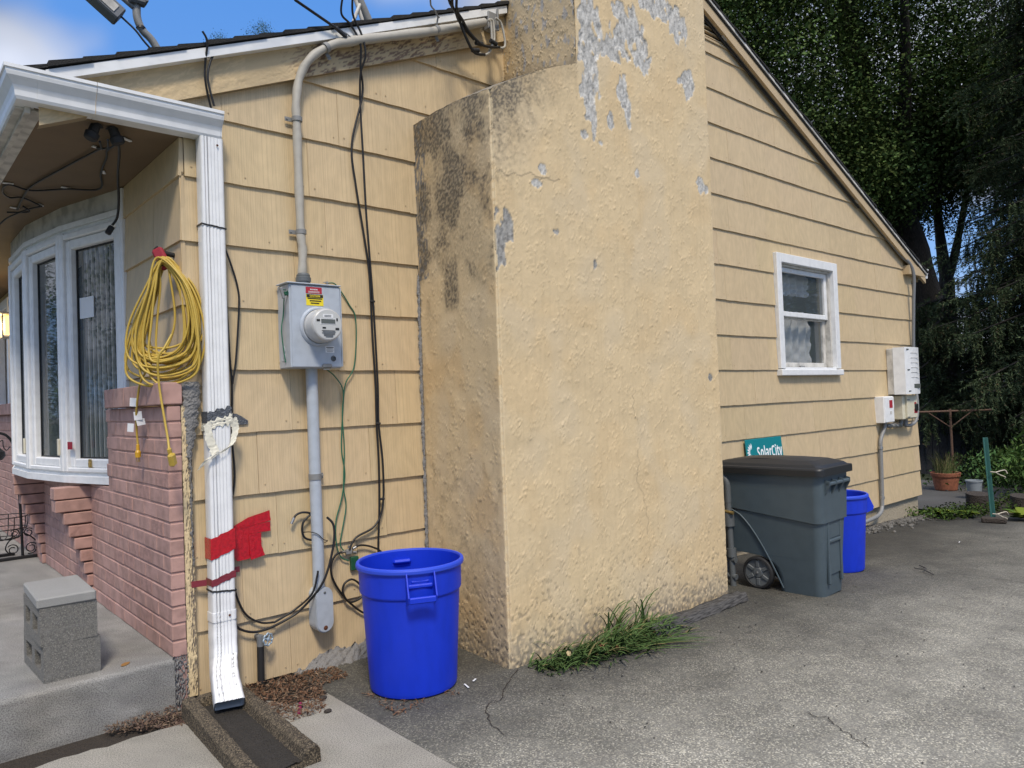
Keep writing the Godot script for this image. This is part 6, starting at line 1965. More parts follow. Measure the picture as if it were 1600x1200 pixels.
	for s in [-1.0, 1.0]:
		var xf := Transform3D(Basis(Vector3.BACK, PI * 0.5 * -s), V3(s * 0.176, 0.112, -0.085))
		b = MB.new()
		b.lathe([Vector2(0.06, -0.022), Vector2(0.106, -0.022), Vector2(0.112, -0.012), Vector2(0.112, 0.012), Vector2(0.106, 0.024), Vector2(0.094, 0.026), Vector2(0.090, 0.018)], 36, xf)
		var wheel := obj("wheel", b, M.black_rubber, t)
		b = MB.new()
		b.lathe([Vector2(0.091, 0.014), Vector2(0.040, 0.010), Vector2(0.030, 0.018), Vector2(0.014, 0.019), Vector2(0.0, 0.019)], 30, xf)
		for k in 6:
			var a := TAU * k / 6.0
			b.box(V3(0.062, 0.014, 0), V3(0.050, 0.010, 0.026), 0.004, xf * Transform3D(Basis(Vector3.UP, a), Vector3.ZERO))
		obj("hub", b, M.dark_grey, wheel)
		b = MB.new(); b.lathe([Vector2(0.008, 0.018), Vector2(0.007, 0.026), Vector2(0, 0.028)], 10, xf)
		obj("axle_cap", b, M.steel, wheel)
	# gas meter between chimney and cart
	t = thing("gas_meter", "dark gas meter with bent pipe tucked between the chimney and cart", "gas meter")
	b = MB.new()
	b.tube(smooth([V3(3.42, 0.69, 0.40), V3(3.42, 0.735, 0.47), V3(3.42, 0.735, 0.53), V3(3.42, 0.69, 0.58), V3(3.42, 0.60, 0.585), V3(3.42, 0.54, 0.585)], 5), 0.024, 12)
	b.tube([V3(3.42, 0.54, 0.585), V3(3.42, -0.06, 0.60)], 0.022, 12)
	obj("pipe", b, M.dark_grey, t)
	b = MB.new(); b.tube([V3(3.42, 0.47, 0.585), V3(3.42, 0.375, 0.588)], 0.038, 12); b.tube([V3(3.42, 0.22, 0.595), V3(3.42, 0.16, 0.597)], 0.035, 8); b.tube([V3(3.42, 0.14, 0.52), V3(3.42, 0.14, 0.63)], 0.022, 8); b.tube([V3(3.42, 0.03, 0.54), V3(3.42, 0.02, 0.63)], 0.022, 8)
	obj("fittings", b, M.dark_grey, t)
	b = MB.new(); b.lathe([Vector2(0, -0.05), Vector2(0.07, -0.045), Vector2(0.10, -0.02), Vector2(0.105, 0), Vector2(0.10, 0.02), Vector2(0.07, 0.045), Vector2(0, 0.05)], 24, Transform3D(Basis(Vector3.BACK, PI * 0.5), V3(3.50, 0.46, 0.66)))
	obj("regulator", b, M.dark_grey, t)
	b = MB.new(); b.tube([V3(3.395, 0.480, 0.57), V3(3.395, 0.472, 0.64)], 0.012, 8)
	obj("valve", b, M.brass, t)
	b = MB.new(); b.box(V3(3.62, 0.20, 0.27), V3(0.30, 0.52, 0.26), 0.03)
	obj("meter_body", b, M.mid_grey, t)

# ---------------------------------------------------------------- small things on the ground
func build_ground_things() -> void:
	# splash block: a sloped trough of coarse concrete
	var t := thing("splash_block", "coarse dark concrete splash block under the downspout", "splash block")
	var f := noise(FastNoiseLite.TYPE_SIMPLEX_SMOOTH, 14.0, 3, 12)
	var b := MB.new()
	var sec := func(z: float, hh: float, fl: float, w0: float, w1: float) -> Array:
		var out := []
		for q in [[w0, -0.03], [w0 + 0.004, hh - 0.012], [w0 + 0.016, hh], [w0 + 0.050, hh], [w0 + 0.060, hh - 0.010], [w0 + 0.076, fl], [w1 - 0.076, fl], [w1 - 0.060, hh - 0.010], [w1 - 0.050, hh], [w1 - 0.016, hh], [w1 - 0.004, hh - 0.012], [w1, -0.03]]:
			var k := 0.004 * f.get_noise_3d(q[0] * 4.0, q[1] * 4.0, z * 4.0)
			out.append(V3(q[0] + k, q[1] + k, z))
		return out
	var pts := PackedVector3Array()
	var nz := 46
	for i in nz:
		var a := i / (nz - 1.0)
		var z := lerpf(0.205, 0.985, a)
		var hh := lerpf(0.092, 0.070, a)
		var fl := hh - 0.004 if a < 0.06 else lerpf(0.040, 0.022, a)
		var ring: Array = sec.call(z, hh, fl, lerpf(-0.172, -0.212, a), lerpf(0.098, 0.082, a))
		for p in ring: pts.append(p)
	var m := 12
	for e in m - 1:
		for i in nz - 1:
			var p0 := pts[i * m + e]; var p1 := pts[(i + 1) * m + e]; var p2 := pts[(i + 1) * m + e + 1]; var p3 := pts[i * m + e + 1]
			var nn := (p1 - p0).cross(p3 - p0).normalized()
			var hint := V3(-1 if e < 2 else (1 if e >= m - 3 else 0), 1, 0)
			if e == 4: hint = V3(1, 0.5, 0)
			if e == 6: hint = V3(-1, 0.5, 0)
			if nn.dot(hint) < 0: nn = -nn
			b.quad(p0, p1, p2, p3, nn)
	for i in [0, nz - 1]:
		var sgn := -1.0 if i == 0 else 1.0
		for e in [[0, 1, 2, 3], [3, 4, 5, 0], [8, 9, 10, 11], [6, 7, 8, 11], [0, 5, 6, 11]]:
			b.quad(pts[i * m + e[0]], pts[i * m + e[1]], pts[i * m + e[2]], pts[i * m + e[3]], V3(0, 0, sgn))
	obj("trough", b, M.splash, t)
	b = MB.new()
	var dp := PackedVector3Array()
	for i in 14:
		for j in 60:
			var a := i / 13.0
			var z := lerpf(0.25, 0.975, j / 59.0)
			dp.append(V3(lerpf(-0.112 - 0.03 * j / 59.0, 0.024 - 0.014 * j / 59.0, a), lerpf(0.050, 0.029, j / 59.0) + 0.006 * f.get_noise_2d(a * 2.0, z * 3.0), z))
	b.grid(dp, 14, 60, Vector3.UP)
	obj("dirt", b, mat("dark_dirt", lin(0.035, 0.030, 0.024), 1.0, {"bump": M.soil.heightmap_texture, "bumpcm": 1.2, "scale": 5.0}), t)
	# mulch and dead leaf litter: short curled strips
	var r := RandomNumberGenerator.new(); r.seed = 44
	for area in 3:
		b = MB.new(); b.tinted = true
		for k in [1000, 2300, 120][area]:
			var p := Vector3.ZERO
			if area == 0:
				p = V3(r.randf_range(-0.44, -0.165), 0, r.randf_range(0.075, 0.30))
				if p.z - 0.08 > 0.20 + (p.x + 0.17) * 0.55: continue
				p.y = 0.002 + 0.03 * r.randf() * clampf((0.30 - p.z) * 6.0, 0.1, 1.0)
			elif area == 1:
				var a := r.randf(); var c := r.randf()
				p = V3(lerpf(0.12, 0.60, a), 0, 0.06 + c * 0.52)
				if p.z > 0.28 + 0.34 * sin(PI * clampf((p.x - 0.02) / 0.42, 0.0, 1.0)) or p.z > 0.62 - (p.x - 0.30) * 1.25 or p.x < 0.105 and p.z > 0.2: continue
				p.y = 0.004 + 0.028 * r.randf() * (1.0 - clampf((p.x - 0.15) / 0.42, 0.0, 1.0))
			else:
				p = V3(0.756, 0.006, 0.583) + V3(cos(r.randf_range(1.2, 4.2)), 0, sin(r.randf_range(1.0, 3.4))) * (0.213 + r.randf() * 0.05)
			var d := V3(r.randf_range(-1, 1), r.randf_range(-0.25, 0.35), r.randf_range(-1, 1)).normalized()
			var l := r.randf_range(0.008, 0.034)
			var wd := r.randf_range(0.0012, 0.0040)
			var s := d.cross(V3(r.randf_range(-0.4, 0.4), 1, r.randf_range(-0.4, 0.4))).normalized() * wd
			var c0 := Color(0.13, 0.062, 0.030) if area != 0 else Color(0.105, 0.062, 0.045)
			b.col = c0.lerp(Color(0.24, 0.17, 0.11), pow(r.randf(), 2.5)) * r.randf_range(0.5, 1.15)
			var nn := s.cross(d).normalized()
			if nn.y < 0: nn = -nn
			var mid := p + V3(0, r.randf_range(0.0, 0.006), 0)
			b.quad(p - d * l * 0.5 - s, p - d * l * 0.5 + s, mid + s, mid - s, nn)
			b.quad(mid - s, mid + s, p + d * l * 0.5 + s * 0.3, p + d * l * 0.5 - s * 0.3, nn)
		stuff("leaf_litter", b, M.litter, ["brown leaf litter heaped at the foot of the porch", "brown mulch spilled between the splash block and the blue bin", "brown crumbs round the foot of the near blue bin"][area], "leaf litter")
	# standpipe with a round valve handle
	t = thing("water_valve", "round-handled water valve on a black standpipe against the shingles", "valve")
	b = MB.new(); b.tube([V3(0.238, -0.02, 0.055), V3(0.240, 0.185, 0.055)], 0.0165, 12)
	obj("standpipe", b, M.black_rubber, t)
	b = MB.new(); b.tube([V3(0.240, 0.185, 0.055), V3(0.240, 0.235, 0.055)], 0.017, 10); b.tube([V3(0.240, 0.225, 0.055), V3(0.240, 0.225, 0.0)], 0.014, 10); b.tube([V3(0.245, 0.222, 0.055), V3(0.262, 0.222, 0.080)], 0.010, 8)
	obj("valve_body", b, M.mid_grey, t)
	b = MB.new()
	var hx := Transform3D(Basis(Vector3.UP, 0.35) * Basis(Vector3.RIGHT, PI * 0.5), V3(0.264, 0.218, 0.090))
	var ring := []
	for k in 48:
		var a := TAU * k / 48.0
		ring.append(hx * V3((0.027 + 0.0025 * cos(a * 8.0)) * cos(a), 0, (0.027 + 0.0025 * cos(a * 8.0)) * sin(a)))
	b.tube(smooth(ring, 1, true), 0.0042, 7, false)
	for k in 4: b.tube([hx * V3(0, 0.003, 0), hx * V3(0.026 * cos(PI * 0.5 * k + 0.4), 0, 0.026 * sin(PI * 0.5 * k + 0.4))], 0.0035, 6)
	b.lathe([Vector2(0.010, -0.004), Vector2(0.010, 0.004), Vector2(0.006, 0.007), Vector2(0, 0.007)], 12, hx)
	obj("handle", b, M.valve_blue, t)
	# stray bits
	b = MB.new(); b.tube(smooth([V3(0.205, 0.018, 0.535), V3(0.225, 0.016, 0.50), V3(0.248, 0.022, 0.455)], 4), 0.008, 6)
	one("plastic_scrap", b, mat("magenta", lin(0.20, 0.012, 0.065), 0.5), "dark pink plastic scrap on the walkway by the splash block", "scrap")
	for q in [[0.305, 0.02, 0.60, "small brown stone on the walkway right of the pink scrap"], [0.36, 0.02, 0.45, "dark pebble near the back corner of the walkway"], [1.12, 0.02, 0.40, "reddish dead leaf on the driveway beside the chimney cheek"]]:
		b = MB.new()
		b.lathe([Vector2(0, -0.010), Vector2(0.012, -0.007), Vector2(0.016, 0), Vector2(0.011, 0.008), Vector2(0, 0.010)], 9, Transform3D(Basis(Vector3.UP, 0.5).scaled(V3(1.2, 0.8, 0.8)), V3(q[0], q[1] - 0.006, q[2])))
		one("pebble", b, M.rust if q[2] < 0.42 else M.rock, q[3], "pebble")
	for q in [[0.97, 0.77, 0.5, "white paper scrap on the driveway in front of the blue bin"], [6.55, 1.02, 0.2, "white scrap on the driveway by the far corner of the house"], [0.90, 0.80, 1.3, "small pale chip on the driveway by the blue bin"]]:
		b = MB.new(); b.box(V3(0, 0, 0), V3(0.05 if q[0] < 0.95 or q[0] > 0.98 else 0.03, 0.003, 0.008), 0.001)
		var o := one("paper_scrap", b, M.paper, q[3], "scrap")
		o.position = V3(q[0], gy(q[0]) + 0.009, q[1]); o.rotation.y = q[2]
	b = MB.new(); b.tube(smooth([V3(4.78, gy(4.8) + 0.012, 1.42), V3(4.86, gy(4.8) + 0.02, 1.33), V3(4.97, gy(4.9) + 0.012, 1.30), V3(5.06, gy(5) + 0.012, 1.22)], 4), 0.005, 5); b.tube([V3(4.86, gy(4.8) + 0.02, 1.33), V3(4.90, gy(4.8) + 0.015, 1.24)], 0.004, 5)
	one("twig", b, M.weathered, "grey twig on the driveway right of the grey cart", "twig")
	# small grit: loose pale chips near the cart and across the driveway
	b = MB.new(); b.tinted = true
	for k in 900:
		var x := r.randf_range(1.0, 7.5); var z := r.randf_range(0.9, 3.6) if k > 160 else r.randf_range(0.85, 1.4)
		if r.randf() > 0.35 + 0.65 * smoothstep(-0.1, 0.3, f.get_noise_2d(x * 0.05, z * 0.05)): continue
		var s := r.randf_range(0.002, 0.0055)
		var g := r.randf_range(0.16, 0.55)
		b.col = Color(g, g * 0.97, g * 0.9)
		b.box(V3(x, gy(x) + s * 0.5 + 0.003, z), V3(s * 1.6, s, s), 0.0, Transform3D())
	stuff("driveway_grit", b, M.gravel, "loose pale grit scattered over the driveway", "grit")
	# gravel along the foundation at the far end
	b = MB.new(); b.tinted = true
	for k in 1100:
		var x := r.randf_range(5.6, 8.35); var z := 0.0 + absf(r.randfn(0.0, 0.09))
		var s := r.randf_range(0.012, 0.03)
		var g := r.randf_range(0.14, 0.46)
		b.col = Color(g, g * 0.98, g * 0.94)
		b.box(Vector3.ZERO, V3(s * 1.4, s, s), s * 0.25, Transform3D(Basis(Vector3.UP, r.randf() * TAU) * Basis(Vector3.RIGHT, r.randf()), V3(x, gy(x) + s * 0.3, z)))
	stuff("gravel_strip", b, M.gravel, "pale gravel strip along the house foundation behind the far bin", "gravel")
	# weathered plank at the foot of the chimney
	b = MB.new()
	var pl := PackedVector3Array()
	for i in 40:
		for j in 8:
			var a := i / 39.0
			var w := j / 7.0
			var s := V3(2.02, 0.03, 0.97).lerp(V3(3.10, 0.0, 0.86), a)
			pl.append(s + V3(0, (0.022 if j > 0 and j < 7 else -0.02) + 0.006 * f.get_noise_2d(a * 0.4, w * 1.6) * 2.0, w * 0.105 - 0.05))
	b.grid(pl, 40, 8, Vector3.UP)
	one("plank", b, M.weathered, "grey weathered plank lying along the foot of the chimney", "plank")
	# weeds at the chimney foot: arching grass blades
	b = MB.new(); b.tinted = true
	for k in 1150:
		var a := pow(r.randf(), 0.9)
		var base := V3(lerpf(1.26, 2.32, a), 0.0, 0.865 + 0.05 * r.randfn() + 0.06 * sin(a * PI))
		if k % 5 == 0: base.z += r.randf() * 0.12
		var dir := V3(r.randf_range(-0.7, 1.0), 0, r.randf_range(-0.1, 1.0)).normalized()
		var l := r.randf_range(0.06, 0.155) * (0.55 + 0.75 * sin(PI * clampf(a * 1.05, 0.0, 1.0)))
		var up := r.randf_range(0.35, 1.7)
		if k > 1125:
			l = r.randf_range(0.16, 0.26); up = 2.0; base.x = r.randf_range(1.75, 2.15); base.z = 0.85; dir.z *= 0.3
		if k > 1108 and k <= 1125:
			l = r.randf_range(0.35, 0.5); up = 0.16; base = V3(r.randf_range(1.7, 1.95), 0.01, 1.0); dir = V3(0.55, 0, 0.55).normalized().rotated(Vector3.UP, r.randf_range(-0.3, 0.3))
		var wd := r.randf_range(0.0035, 0.0075)
		var sd := dir.cross(Vector3.UP).normalized()
		var g := r.randf_range(0.55, 1.25)
		b.col = Color(0.080, 0.132, 0.046) * g
		if r.randf() < 0.10: b.col = Color(0.20, 0.17, 0.08) * g
		var prev := base
		var n := 5
		for q in n:
			var u := (q + 1.0) / n
			var p := base + dir * l * u + V3(0, l * up * (u - 0.62 * u * u), 0)
			p.y = maxf(p.y, 0.006 + 0.004 * (k % 5))
			var w0 := wd * sqrt(1.0 - q / float(n)); var w1 := wd * sqrt(maxf(0.0, 1.0 - u))
			var nn := sd.cross((p - prev).normalized())
			if nn.y < 0: nn = -nn
			b.quad(prev - sd * w0, prev + sd * w0, p + sd * w1, p - sd * w1, (nn + sd * 0.25).normalized())
			prev = p
	stuff("weed_clump", b, M.leaf, "green weeds and grass growing at the foot of the chimney", "weeds")
	for q in [[1.62, 0.055, 0.99, 0], [1.70, 0.045, 1.02, 1], [1.42, 0.06, 0.95, 2]]:
		b = MB.new()
		b.prism(PackedVector2Array([Vector2(-0.03, 0), Vector2(-0.01, 0.014), Vector2(0.02, 0.012), Vector2(0.035, 0.0), Vector2(0.012, -0.012), Vector2(-0.014, -0.012)]), 0, 0.002, Transform3D(Basis(Vector3.UP, 0.6) * Basis(Vector3.RIGHT, -0.9), Vector3.ZERO))
		var o := one("dead_leaf", b, mat("dead_leaf%d" % q[3], [lin(0.36, 0.10, 0.06), lin(0.30, 0.11, 0.045), lin(0.50, 0.38, 0.2)][q[3]], 0.7), ["reddish dead leaf caught in the middle of the weeds", "brown dead leaf at the lower edge of the weeds", "pale tan leaf at the left end of the weeds"][q[3]], "leaf")
		o.position = V3(q[0], q[1], q[2])

# ---------------------------------------------------------------- yard behind the house
func leaf_clump(sd: int, count: int, spread: float, leaf: float, narrow: float, base: Color, var_amt: float) -> ArrayMesh:
	var r := RandomNumberGenerator.new(); r.seed = sd
	var b := MB.new(); b.tinted = true
	for k in count:
		var p := V3(r.randfn(), r.randfn() * 0.7, r.randfn()) * spread * 0.5
		var n := V3(r.randf_range(-1, 1), r.randf_range(0.2, 1.4), r.randf_range(-1, 1)).normalized()
		var d := n.cross(V3(r.randf_range(-1, 1), r.randf_range(-1, 1), r.randf_range(-1, 1))).normalized()
		d = (d + V3(0, -0.35, 0)).normalized()
		var s := d.cross(n).normalized()
		var l := leaf * r.randf_range(0.7, 1.3)
		var g := 1.0 + r.randf_range(-var_amt, var_amt)
		b.col = Color(base.r * g * r.randf_range(0.85, 1.15), base.g * g, base.b * g)
		var i := b.vert(p - d * l * 0.5, n); b.vert(p + s * l * narrow * 0.5 + n * l * 0.08, n); b.vert(p + d * l * 0.5, n); b.vert(p - s * l * narrow * 0.5 + n * l * 0.08, n)
		b.tri(i, i + 1, i + 2); b.tri(i, i + 2, i + 3)
	return b.mesh()

func scatter(called: String, mesh: Mesh, m: Material, xfs: Array, parent: Node) -> MultiMeshInstance3D:
	var mm := MultiMesh.new()
	mm.transform_format = MultiMesh.TRANSFORM_3D
	mm.use_colors = true
	mm.mesh = mesh
	mm.instance_count = xfs.size()
	var tone := noise(FastNoiseLite.TYPE_SIMPLEX_SMOOTH, 0.7, 2, 88)
	for i in xfs.size():
		mm.set_instance_transform(i, xfs[i])
		var g := 0.75 + 0.5 * (float(hash(i * 31 + 7) % 1000) / 1000.0)
		g *= 1.0 + 0.9 * tone.get_noise_3dv(xfs[i].origin)
		mm.set_instance_color(i, Color(g, g, g))
	var o := MultiMeshInstance3D.new()
	o.multimesh = mm
	o.material_override = m
	o.name = called
	if parent: parent.add_child(o, true)
	else: add_child(o)
	o.set_meta("kind", "stuff")
	return o

func trunk(path: Array, r0: float, r1: float, sd: int) -> MB:
	var b := MB.new()
	var f := noise(FastNoiseLite.TYPE_SIMPLEX_SMOOTH, 1.3, 2, sd)
	var p := smooth(path, 6)
	var rads := []
	for i in p.size():
		var a := i / (p.size() - 1.0)
		rads.append(lerpf(r0, r1, a) * (1.0 + 0.12 * f.get_noise_1d(i * 1.7)) * (1.0 + 0.5 * pow(maxf(0.0, 1.0 - a * 8.0), 2.0)))
	b.tube(p, r0, 12, true, rads)
	return b

# leaf clumps through a lumpy volume: blobs are [centre, radii]
func crown_spots(blobs: Array, count: int, sd: int, keep := 0.0, sc := 1.0) -> Array:
	var r := RandomNumberGenerator.new(); r.seed = sd
	var f := noise(FastNoiseLite.TYPE_SIMPLEX_SMOOTH, 0.55, 2, sd)
	var out := []
	var tries := 0
	while out.size() < count and tries < count * 12:
		tries += 1
		var q: Array = blobs[r.randi() % blobs.size()]
		var d := V3(r.randfn(), r.randfn(), r.randfn()).normalized() * pow(r.randf(), 0.42)
		var rad: Vector3 = q[1]
		var p: Vector3 = q[0] + d * rad
		if f.get_noise_3dv(p) < keep: continue
		out.append(Transform3D(Basis(Vector3.UP, r.randf() * TAU).scaled(Vector3.ONE * sc * r.randf_range(0.7, 1.3)), p))
	return out

func build_yard() -> void:
	var b := MB.new()
	var f := noise(FastNoiseLite.TYPE_SIMPLEX_SMOOTH, 1.1, 3, 14)
	var pts := PackedVector3Array(); var cols := PackedColorArray()
	for i in 40:
		for j in 30:
			var x := lerpf(9.02, 12.2, i / 39.0); var z := lerpf(-4.0, 0.30, j / 29.0)
			pts.append(V3(x, -0.26 + 0.004 * f.get_noise_2d(x, z), z))
			var lum := 0.080 * (1.0 + 0.3 * f.get_noise_2d(x, z))
			cols.append(Color(lum, lum * 0.98, lum * 0.94))
	b.tinted = true
	b.grid(pts, 40, 30, Vector3.UP, cols)
	b.col = Color(0.12, 0.12, 0.115)
	b.quad(V3(9.02, -0.45, 0.30), V3(12.2, -0.45, 0.30), V3(12.2, -0.262, 0.30), V3(9.02, -0.262, 0.30), Vector3.BACK)
	b.quad(V3(12.2, -0.45, 0.30), V3(12.2, -0.45, -4), V3(12.2, -0.262, -4), V3(12.2, -0.262, 0.30), Vector3.RIGHT)
	struct("patio", b, M.concrete)
	# strip of soil and ground cover between driveway and patio
	b = MB.new()
	pts = PackedVector3Array()
	for i in 20:
		for j in 60:
			var x := lerpf(9.0, 13.5, i / 19.0) ; var z := lerpf(0.28, 6.0, j / 59.0)
			pts.append(V3(x, -0.275 + 0.03 * f.get_noise_2d(x * 2.0, z * 2.0), z))
	b.grid(pts, 20, 60, Vector3.UP)
	struct("flower_bed", b, M.soil)
	var r := RandomNumberGenerator.new(); r.seed = 71
	# low green ground cover
	var lc := leaf_clump(3, 14, 0.10, 0.035, 0.5, Color(0.055, 0.090, 0.025), 0.4)
	var xs := []
	for k in 560:
		var x := r.randf_range(8.05, 9.1); var z := lerpf(-0.02, 0.42, r.randf()) + (x - 8.05) * 0.25
		if k > 90:
			x = r.randf_range(9.0, 12.0); z = r.randf_range(0.35, 2.6)
		xs.append(Transform3D(Basis(Vector3.UP, r.randf() * TAU), V3(x, gy(x) + 0.02 + 0.02 * r.randf(), z)))
	var gc := scatter("ground_cover", lc, M.leaf, xs, null)
	tag(gc, "low green ground cover along the far edge of the driveway", "ground cover")
	# leafy lime-green plants
	var k2 := 0
	for q in [[8.40, 0.26, 0.17, "lime-green leafy plant at the driveway edge, nearest the house corner"], [8.62, 0.46, 0.11, "small lime-green leafy plant just left of the green stake"], [8.70, 0.98, 0.19, "large lime-green leafy plant right of the green stake"], [8.80, 1.30, 0.17, "lime-green leafy plant at the right edge of the driveway"]]:
		b = MB.new(); b.tinted = true
		for i in 64:
			var a := r.randf() * TAU
			var l: float = q[2] * r.randf_range(0.35, 1.15)
			var up := r.randf_range(0.15, 0.9)
			var dir := V3(cos(a), 0, sin(a))
			var sd := dir.cross(Vector3.UP)
			var g := r.randf_range(0.6, 1.2)
			b.col = Color(0.17, 0.22, 0.035) * g if r.randf() < 0.55 else Color(0.08, 0.13, 0.03) * g
			var prev := V3(0, 0.02, 0); var pw := 0.006
			for s in 4:
				var u := (s + 1) / 4.0
				var p := dir * l * u + V3(0, l * up * u * (1.25 - 0.75 * u) + 0.02, 0)
				var w: float = l * [0.10, 0.24, 0.20, 0.0][s]
				var nn := sd.cross((p - prev).normalized())
				if nn.y < 0: nn = -nn
				b.quad(prev - sd * pw, prev + sd * pw, p + sd * w, p - sd * w, nn)
				prev = p; pw = w
		var o := one("leafy_plant", b, M.leaf, q[3], "plant", "lime-green plants along the driveway edge")
		o.position = V3(q[0], gy(q[0]) + 0.01, q[1])
		k2 += 1
	# terracotta tub with long grass
	var t := thing("flower_pot", "terracotta pot of long pale grass on the far patio", "flower pot", V3(11.05, -0.255, -0.61))
	b = MB.new()
	b.lathe([Vector2(0, 0.0), Vector2(0.145, 0.0), Vector2(0.150, 0.01), Vector2(0.182, 0.20), Vector2(0.196, 0.205), Vector2(0.205, 0.255), Vector2(0.198, 0.26), Vector2(0.185, 0.255), Vector2(0.18, 0.22), Vector2(0, 0.22)], 28)
	obj("pot", b, M.terracotta, t)
	b = MB.new(); b.tinted = true
	for k in 260:
		var a := r.randf() * TAU
		var base := V3(cos(a), 0, sin(a)) * r.randf() * 0.16 + V3(0, 0.22, 0)
		var dir := V3(cos(a) + r.randf_range(-0.8, 0.8), 0, sin(a) + r.randf_range(-0.8, 0.8)).normalized()
		var l := r.randf_range(0.16, 0.44)
		var lean := r.randf_range(0.15, 0.85)
		var sd := dir.cross(Vector3.UP)
		var g := r.randf_range(0.6, 1.3)
		b.col = (Color(0.15, 0.14, 0.075) if r.randf() < 0.5 else Color(0.075, 0.10, 0.04)) * g
		var prev := base
		for s in 4:
			var u := (s + 1) / 4.0
			var p := base + dir * l * lean * u * u + V3(0, l * (u - 0.35 * lean * u * u), 0)
			b.quad(prev - sd * 0.0035, prev + sd * 0.0035, p + sd * 0.003 * (1.05 - u), p - sd * 0.003 * (1.05 - u), (dir + Vector3.UP * 0.4).normalized())
			prev = p
	obj("grass", b, M.leaf, t)
	b = MB.new(); b.box(V3(-0.12, -0.0, 0.05), V3(0.06, 0.03, 0.05), 0.01); b.box(V3(0.06, -0.0, 0.12), V3(0.06, 0.03, 0.05), 0.01)
	obj("pot_feet", b, M.black, t)
	t = thing("flower_pot", "small pale grey pot on the patio behind the green stake", "flower pot", V3(10.30, -0.16, 0.0))
	b = MB.new(); b.lathe([Vector2(0, 0), Vector2(0.085, 0), Vector2(0.10, 0.13), Vector2(0.108, 0.135), Vector2(0.108, 0.155), Vector2(0.095, 0.155), Vector2(0.09, 0.12), Vector2(0, 0.11)], 22)
	obj("pot", b, mat("grey_pot", lin(0.24, 0.27, 0.29), 0.6, {"tex": M.cream.albedo_texture, "scale": 5.0}), t)
	# stacked logs edging the bed
	for q in [[9.42, -0.17, 0.30, 0.13, 0.24, "round dark log stump standing just left of the green stake"], [9.62, -0.17, 0.72, 0.12, 0.20, "round dark log stump standing behind the green stake"], [9.5, -0.19, 1.06, 0.13, 0.16, "low dark log stump at the right of the row behind the stake"]]:
		b = MB.new()
		b.tube([V3(0, -0.12, 0), V3(0.01, -0.02, 0), V3(0, q[4] * 0.5 - 0.02, 0.01)], q[3], 14, true, [q[3] * 1.08, q[3], q[3] * 1.04])
		var o := one("log", b, M.rock, q[5], "log", "logs edging the flower bed")
		o.position = V3(q[0], q[1], q[2])
	# green stake with a tied cloth
	t = thing("garden_stake", "green metal garden stake with pale ties at the driveway edge", "stake", V3(8.40, gy(8.4), 0.75))
	b = MB.new(); b.box(V3(0.0, 0.47, 0), V3(0.030, 0.96, 0.010), 0.002, Transform3D(Basis(Vector3.BACK, 0.045) * Basis(Vector3.RIGHT, -0.03), Vector3.ZERO)); b.box(V3(0.022, 0.47, 0.02), V3(0.008, 0.96, 0.034), 0.002, Transform3D(Basis(Vector3.BACK, 0.045) * Basis(Vector3.RIGHT, -0.03), Vector3.ZERO))
	obj("post", b, M.stake_green, t)
	for q in [[0.56, 0.12], [0.09, 0.10]]:
		b = MB.new()
		b.tube(smooth([V3(-0.06, q[0] + 0.01, 0.03), V3(0.0, q[0], 0.05), V3(0.06, q[0] - 0.005, 0.05), V3(0.06 + q[1], q[0] + 0.01, 0.10), V3(0.08 + q[1], q[0] - 0.03, 0.12)], 5), 0.006, 6)
		b.tube(smooth([V3(0.03, q[0], 0.05), V3(0.08, q[0] - 0.035, 0.08), V3(0.12, q[0] - 0.06, 0.12), V3(0.13, q[0] - 0.08, 0.11)], 5), 0.005, 6)
		obj("cloth_tie", b, M.cloth_tie, t)
	b = MB.new(); b.box(V3(0, 0, 0), V3(0.10, 0.06, 0.24), 0.012)
	var wb := one("wood_block", b, M.rock, "dark reddish wood block at the foot of the green stake", "block")
	wb.position = V3(8.30, gy(8.3) + 0.032, 0.80); wb.rotation.y = 0.35
	# tall leafy bush at the right edge
	t = thing("leafy_bush", "tall bright green leafy bush at the right edge of the yard", "bush", V3(10.9, -0.3, 0.95))
	b = MB.new()
	for k in 22:
		var a := r.randf() * TAU
		b.tube([V3(cos(a) * 0.2 * r.randf(), 0, sin(a) * 0.2 * r.randf()), V3(cos(a) * 0.5 * r.randf(), r.randf_range(0.6, 1.15), sin(a) * 0.5)], 0.006, 5)
	obj("stems", b, M.bark, t)
	xs = []
	for k in 380:
		var d := V3(r.randfn() * 0.28, 0, r.randfn() * 0.34)
		var h := 1.08 * exp(-d.length_squared() * 1.1)
		d.y = h * pow(r.randf(), 0.6)
		xs.append(Transform3D(Basis(Vector3.UP, r.randf() * TAU).scaled(Vector3.ONE * r.randf_range(0.7, 1.2)), d))
	scatter("foliage", leaf_clump(9, 16, 0.20, 0.085, 0.32, Color(0.065, 0.110, 0.032), 0.4), M.leaf, xs, t)
	t = thing("leafy_bush", "dark weedy bush behind the terracotta pot", "bush", V3(11.9, -0.3, 0.0))
	xs = []
	for k in 260:
		var d := V3(r.randfn() * 0.30, 0, r.randfn() * 0.42)
		d.y = 0.62 * exp(-d.length_squared()) * pow(r.randf(), 0.6)
		xs.append(Transform3D(Basis(Vector3.UP, r.randf() * TAU), d))
	scatter("foliage", leaf_clump(10, 14, 0.22, 0.07, 0.4, Color(0.045, 0.075, 0.028), 0.35), M.leaf, xs, t)
	# rusty clothes pole
	t = thing("clothes_pole", "rusty T-shaped clothes pole with braces behind the terracotta pot", "clothes pole", V3(12.58, -0.45, -1.01))
	var along := V3(0.742, 0, 0.657)
	b = MB.new(); b.tube([V3(0, 0, 0), V3(-0.02, 1.36, 0)], 0.020, 10)
	obj("post", b, M.rust_pole, t)
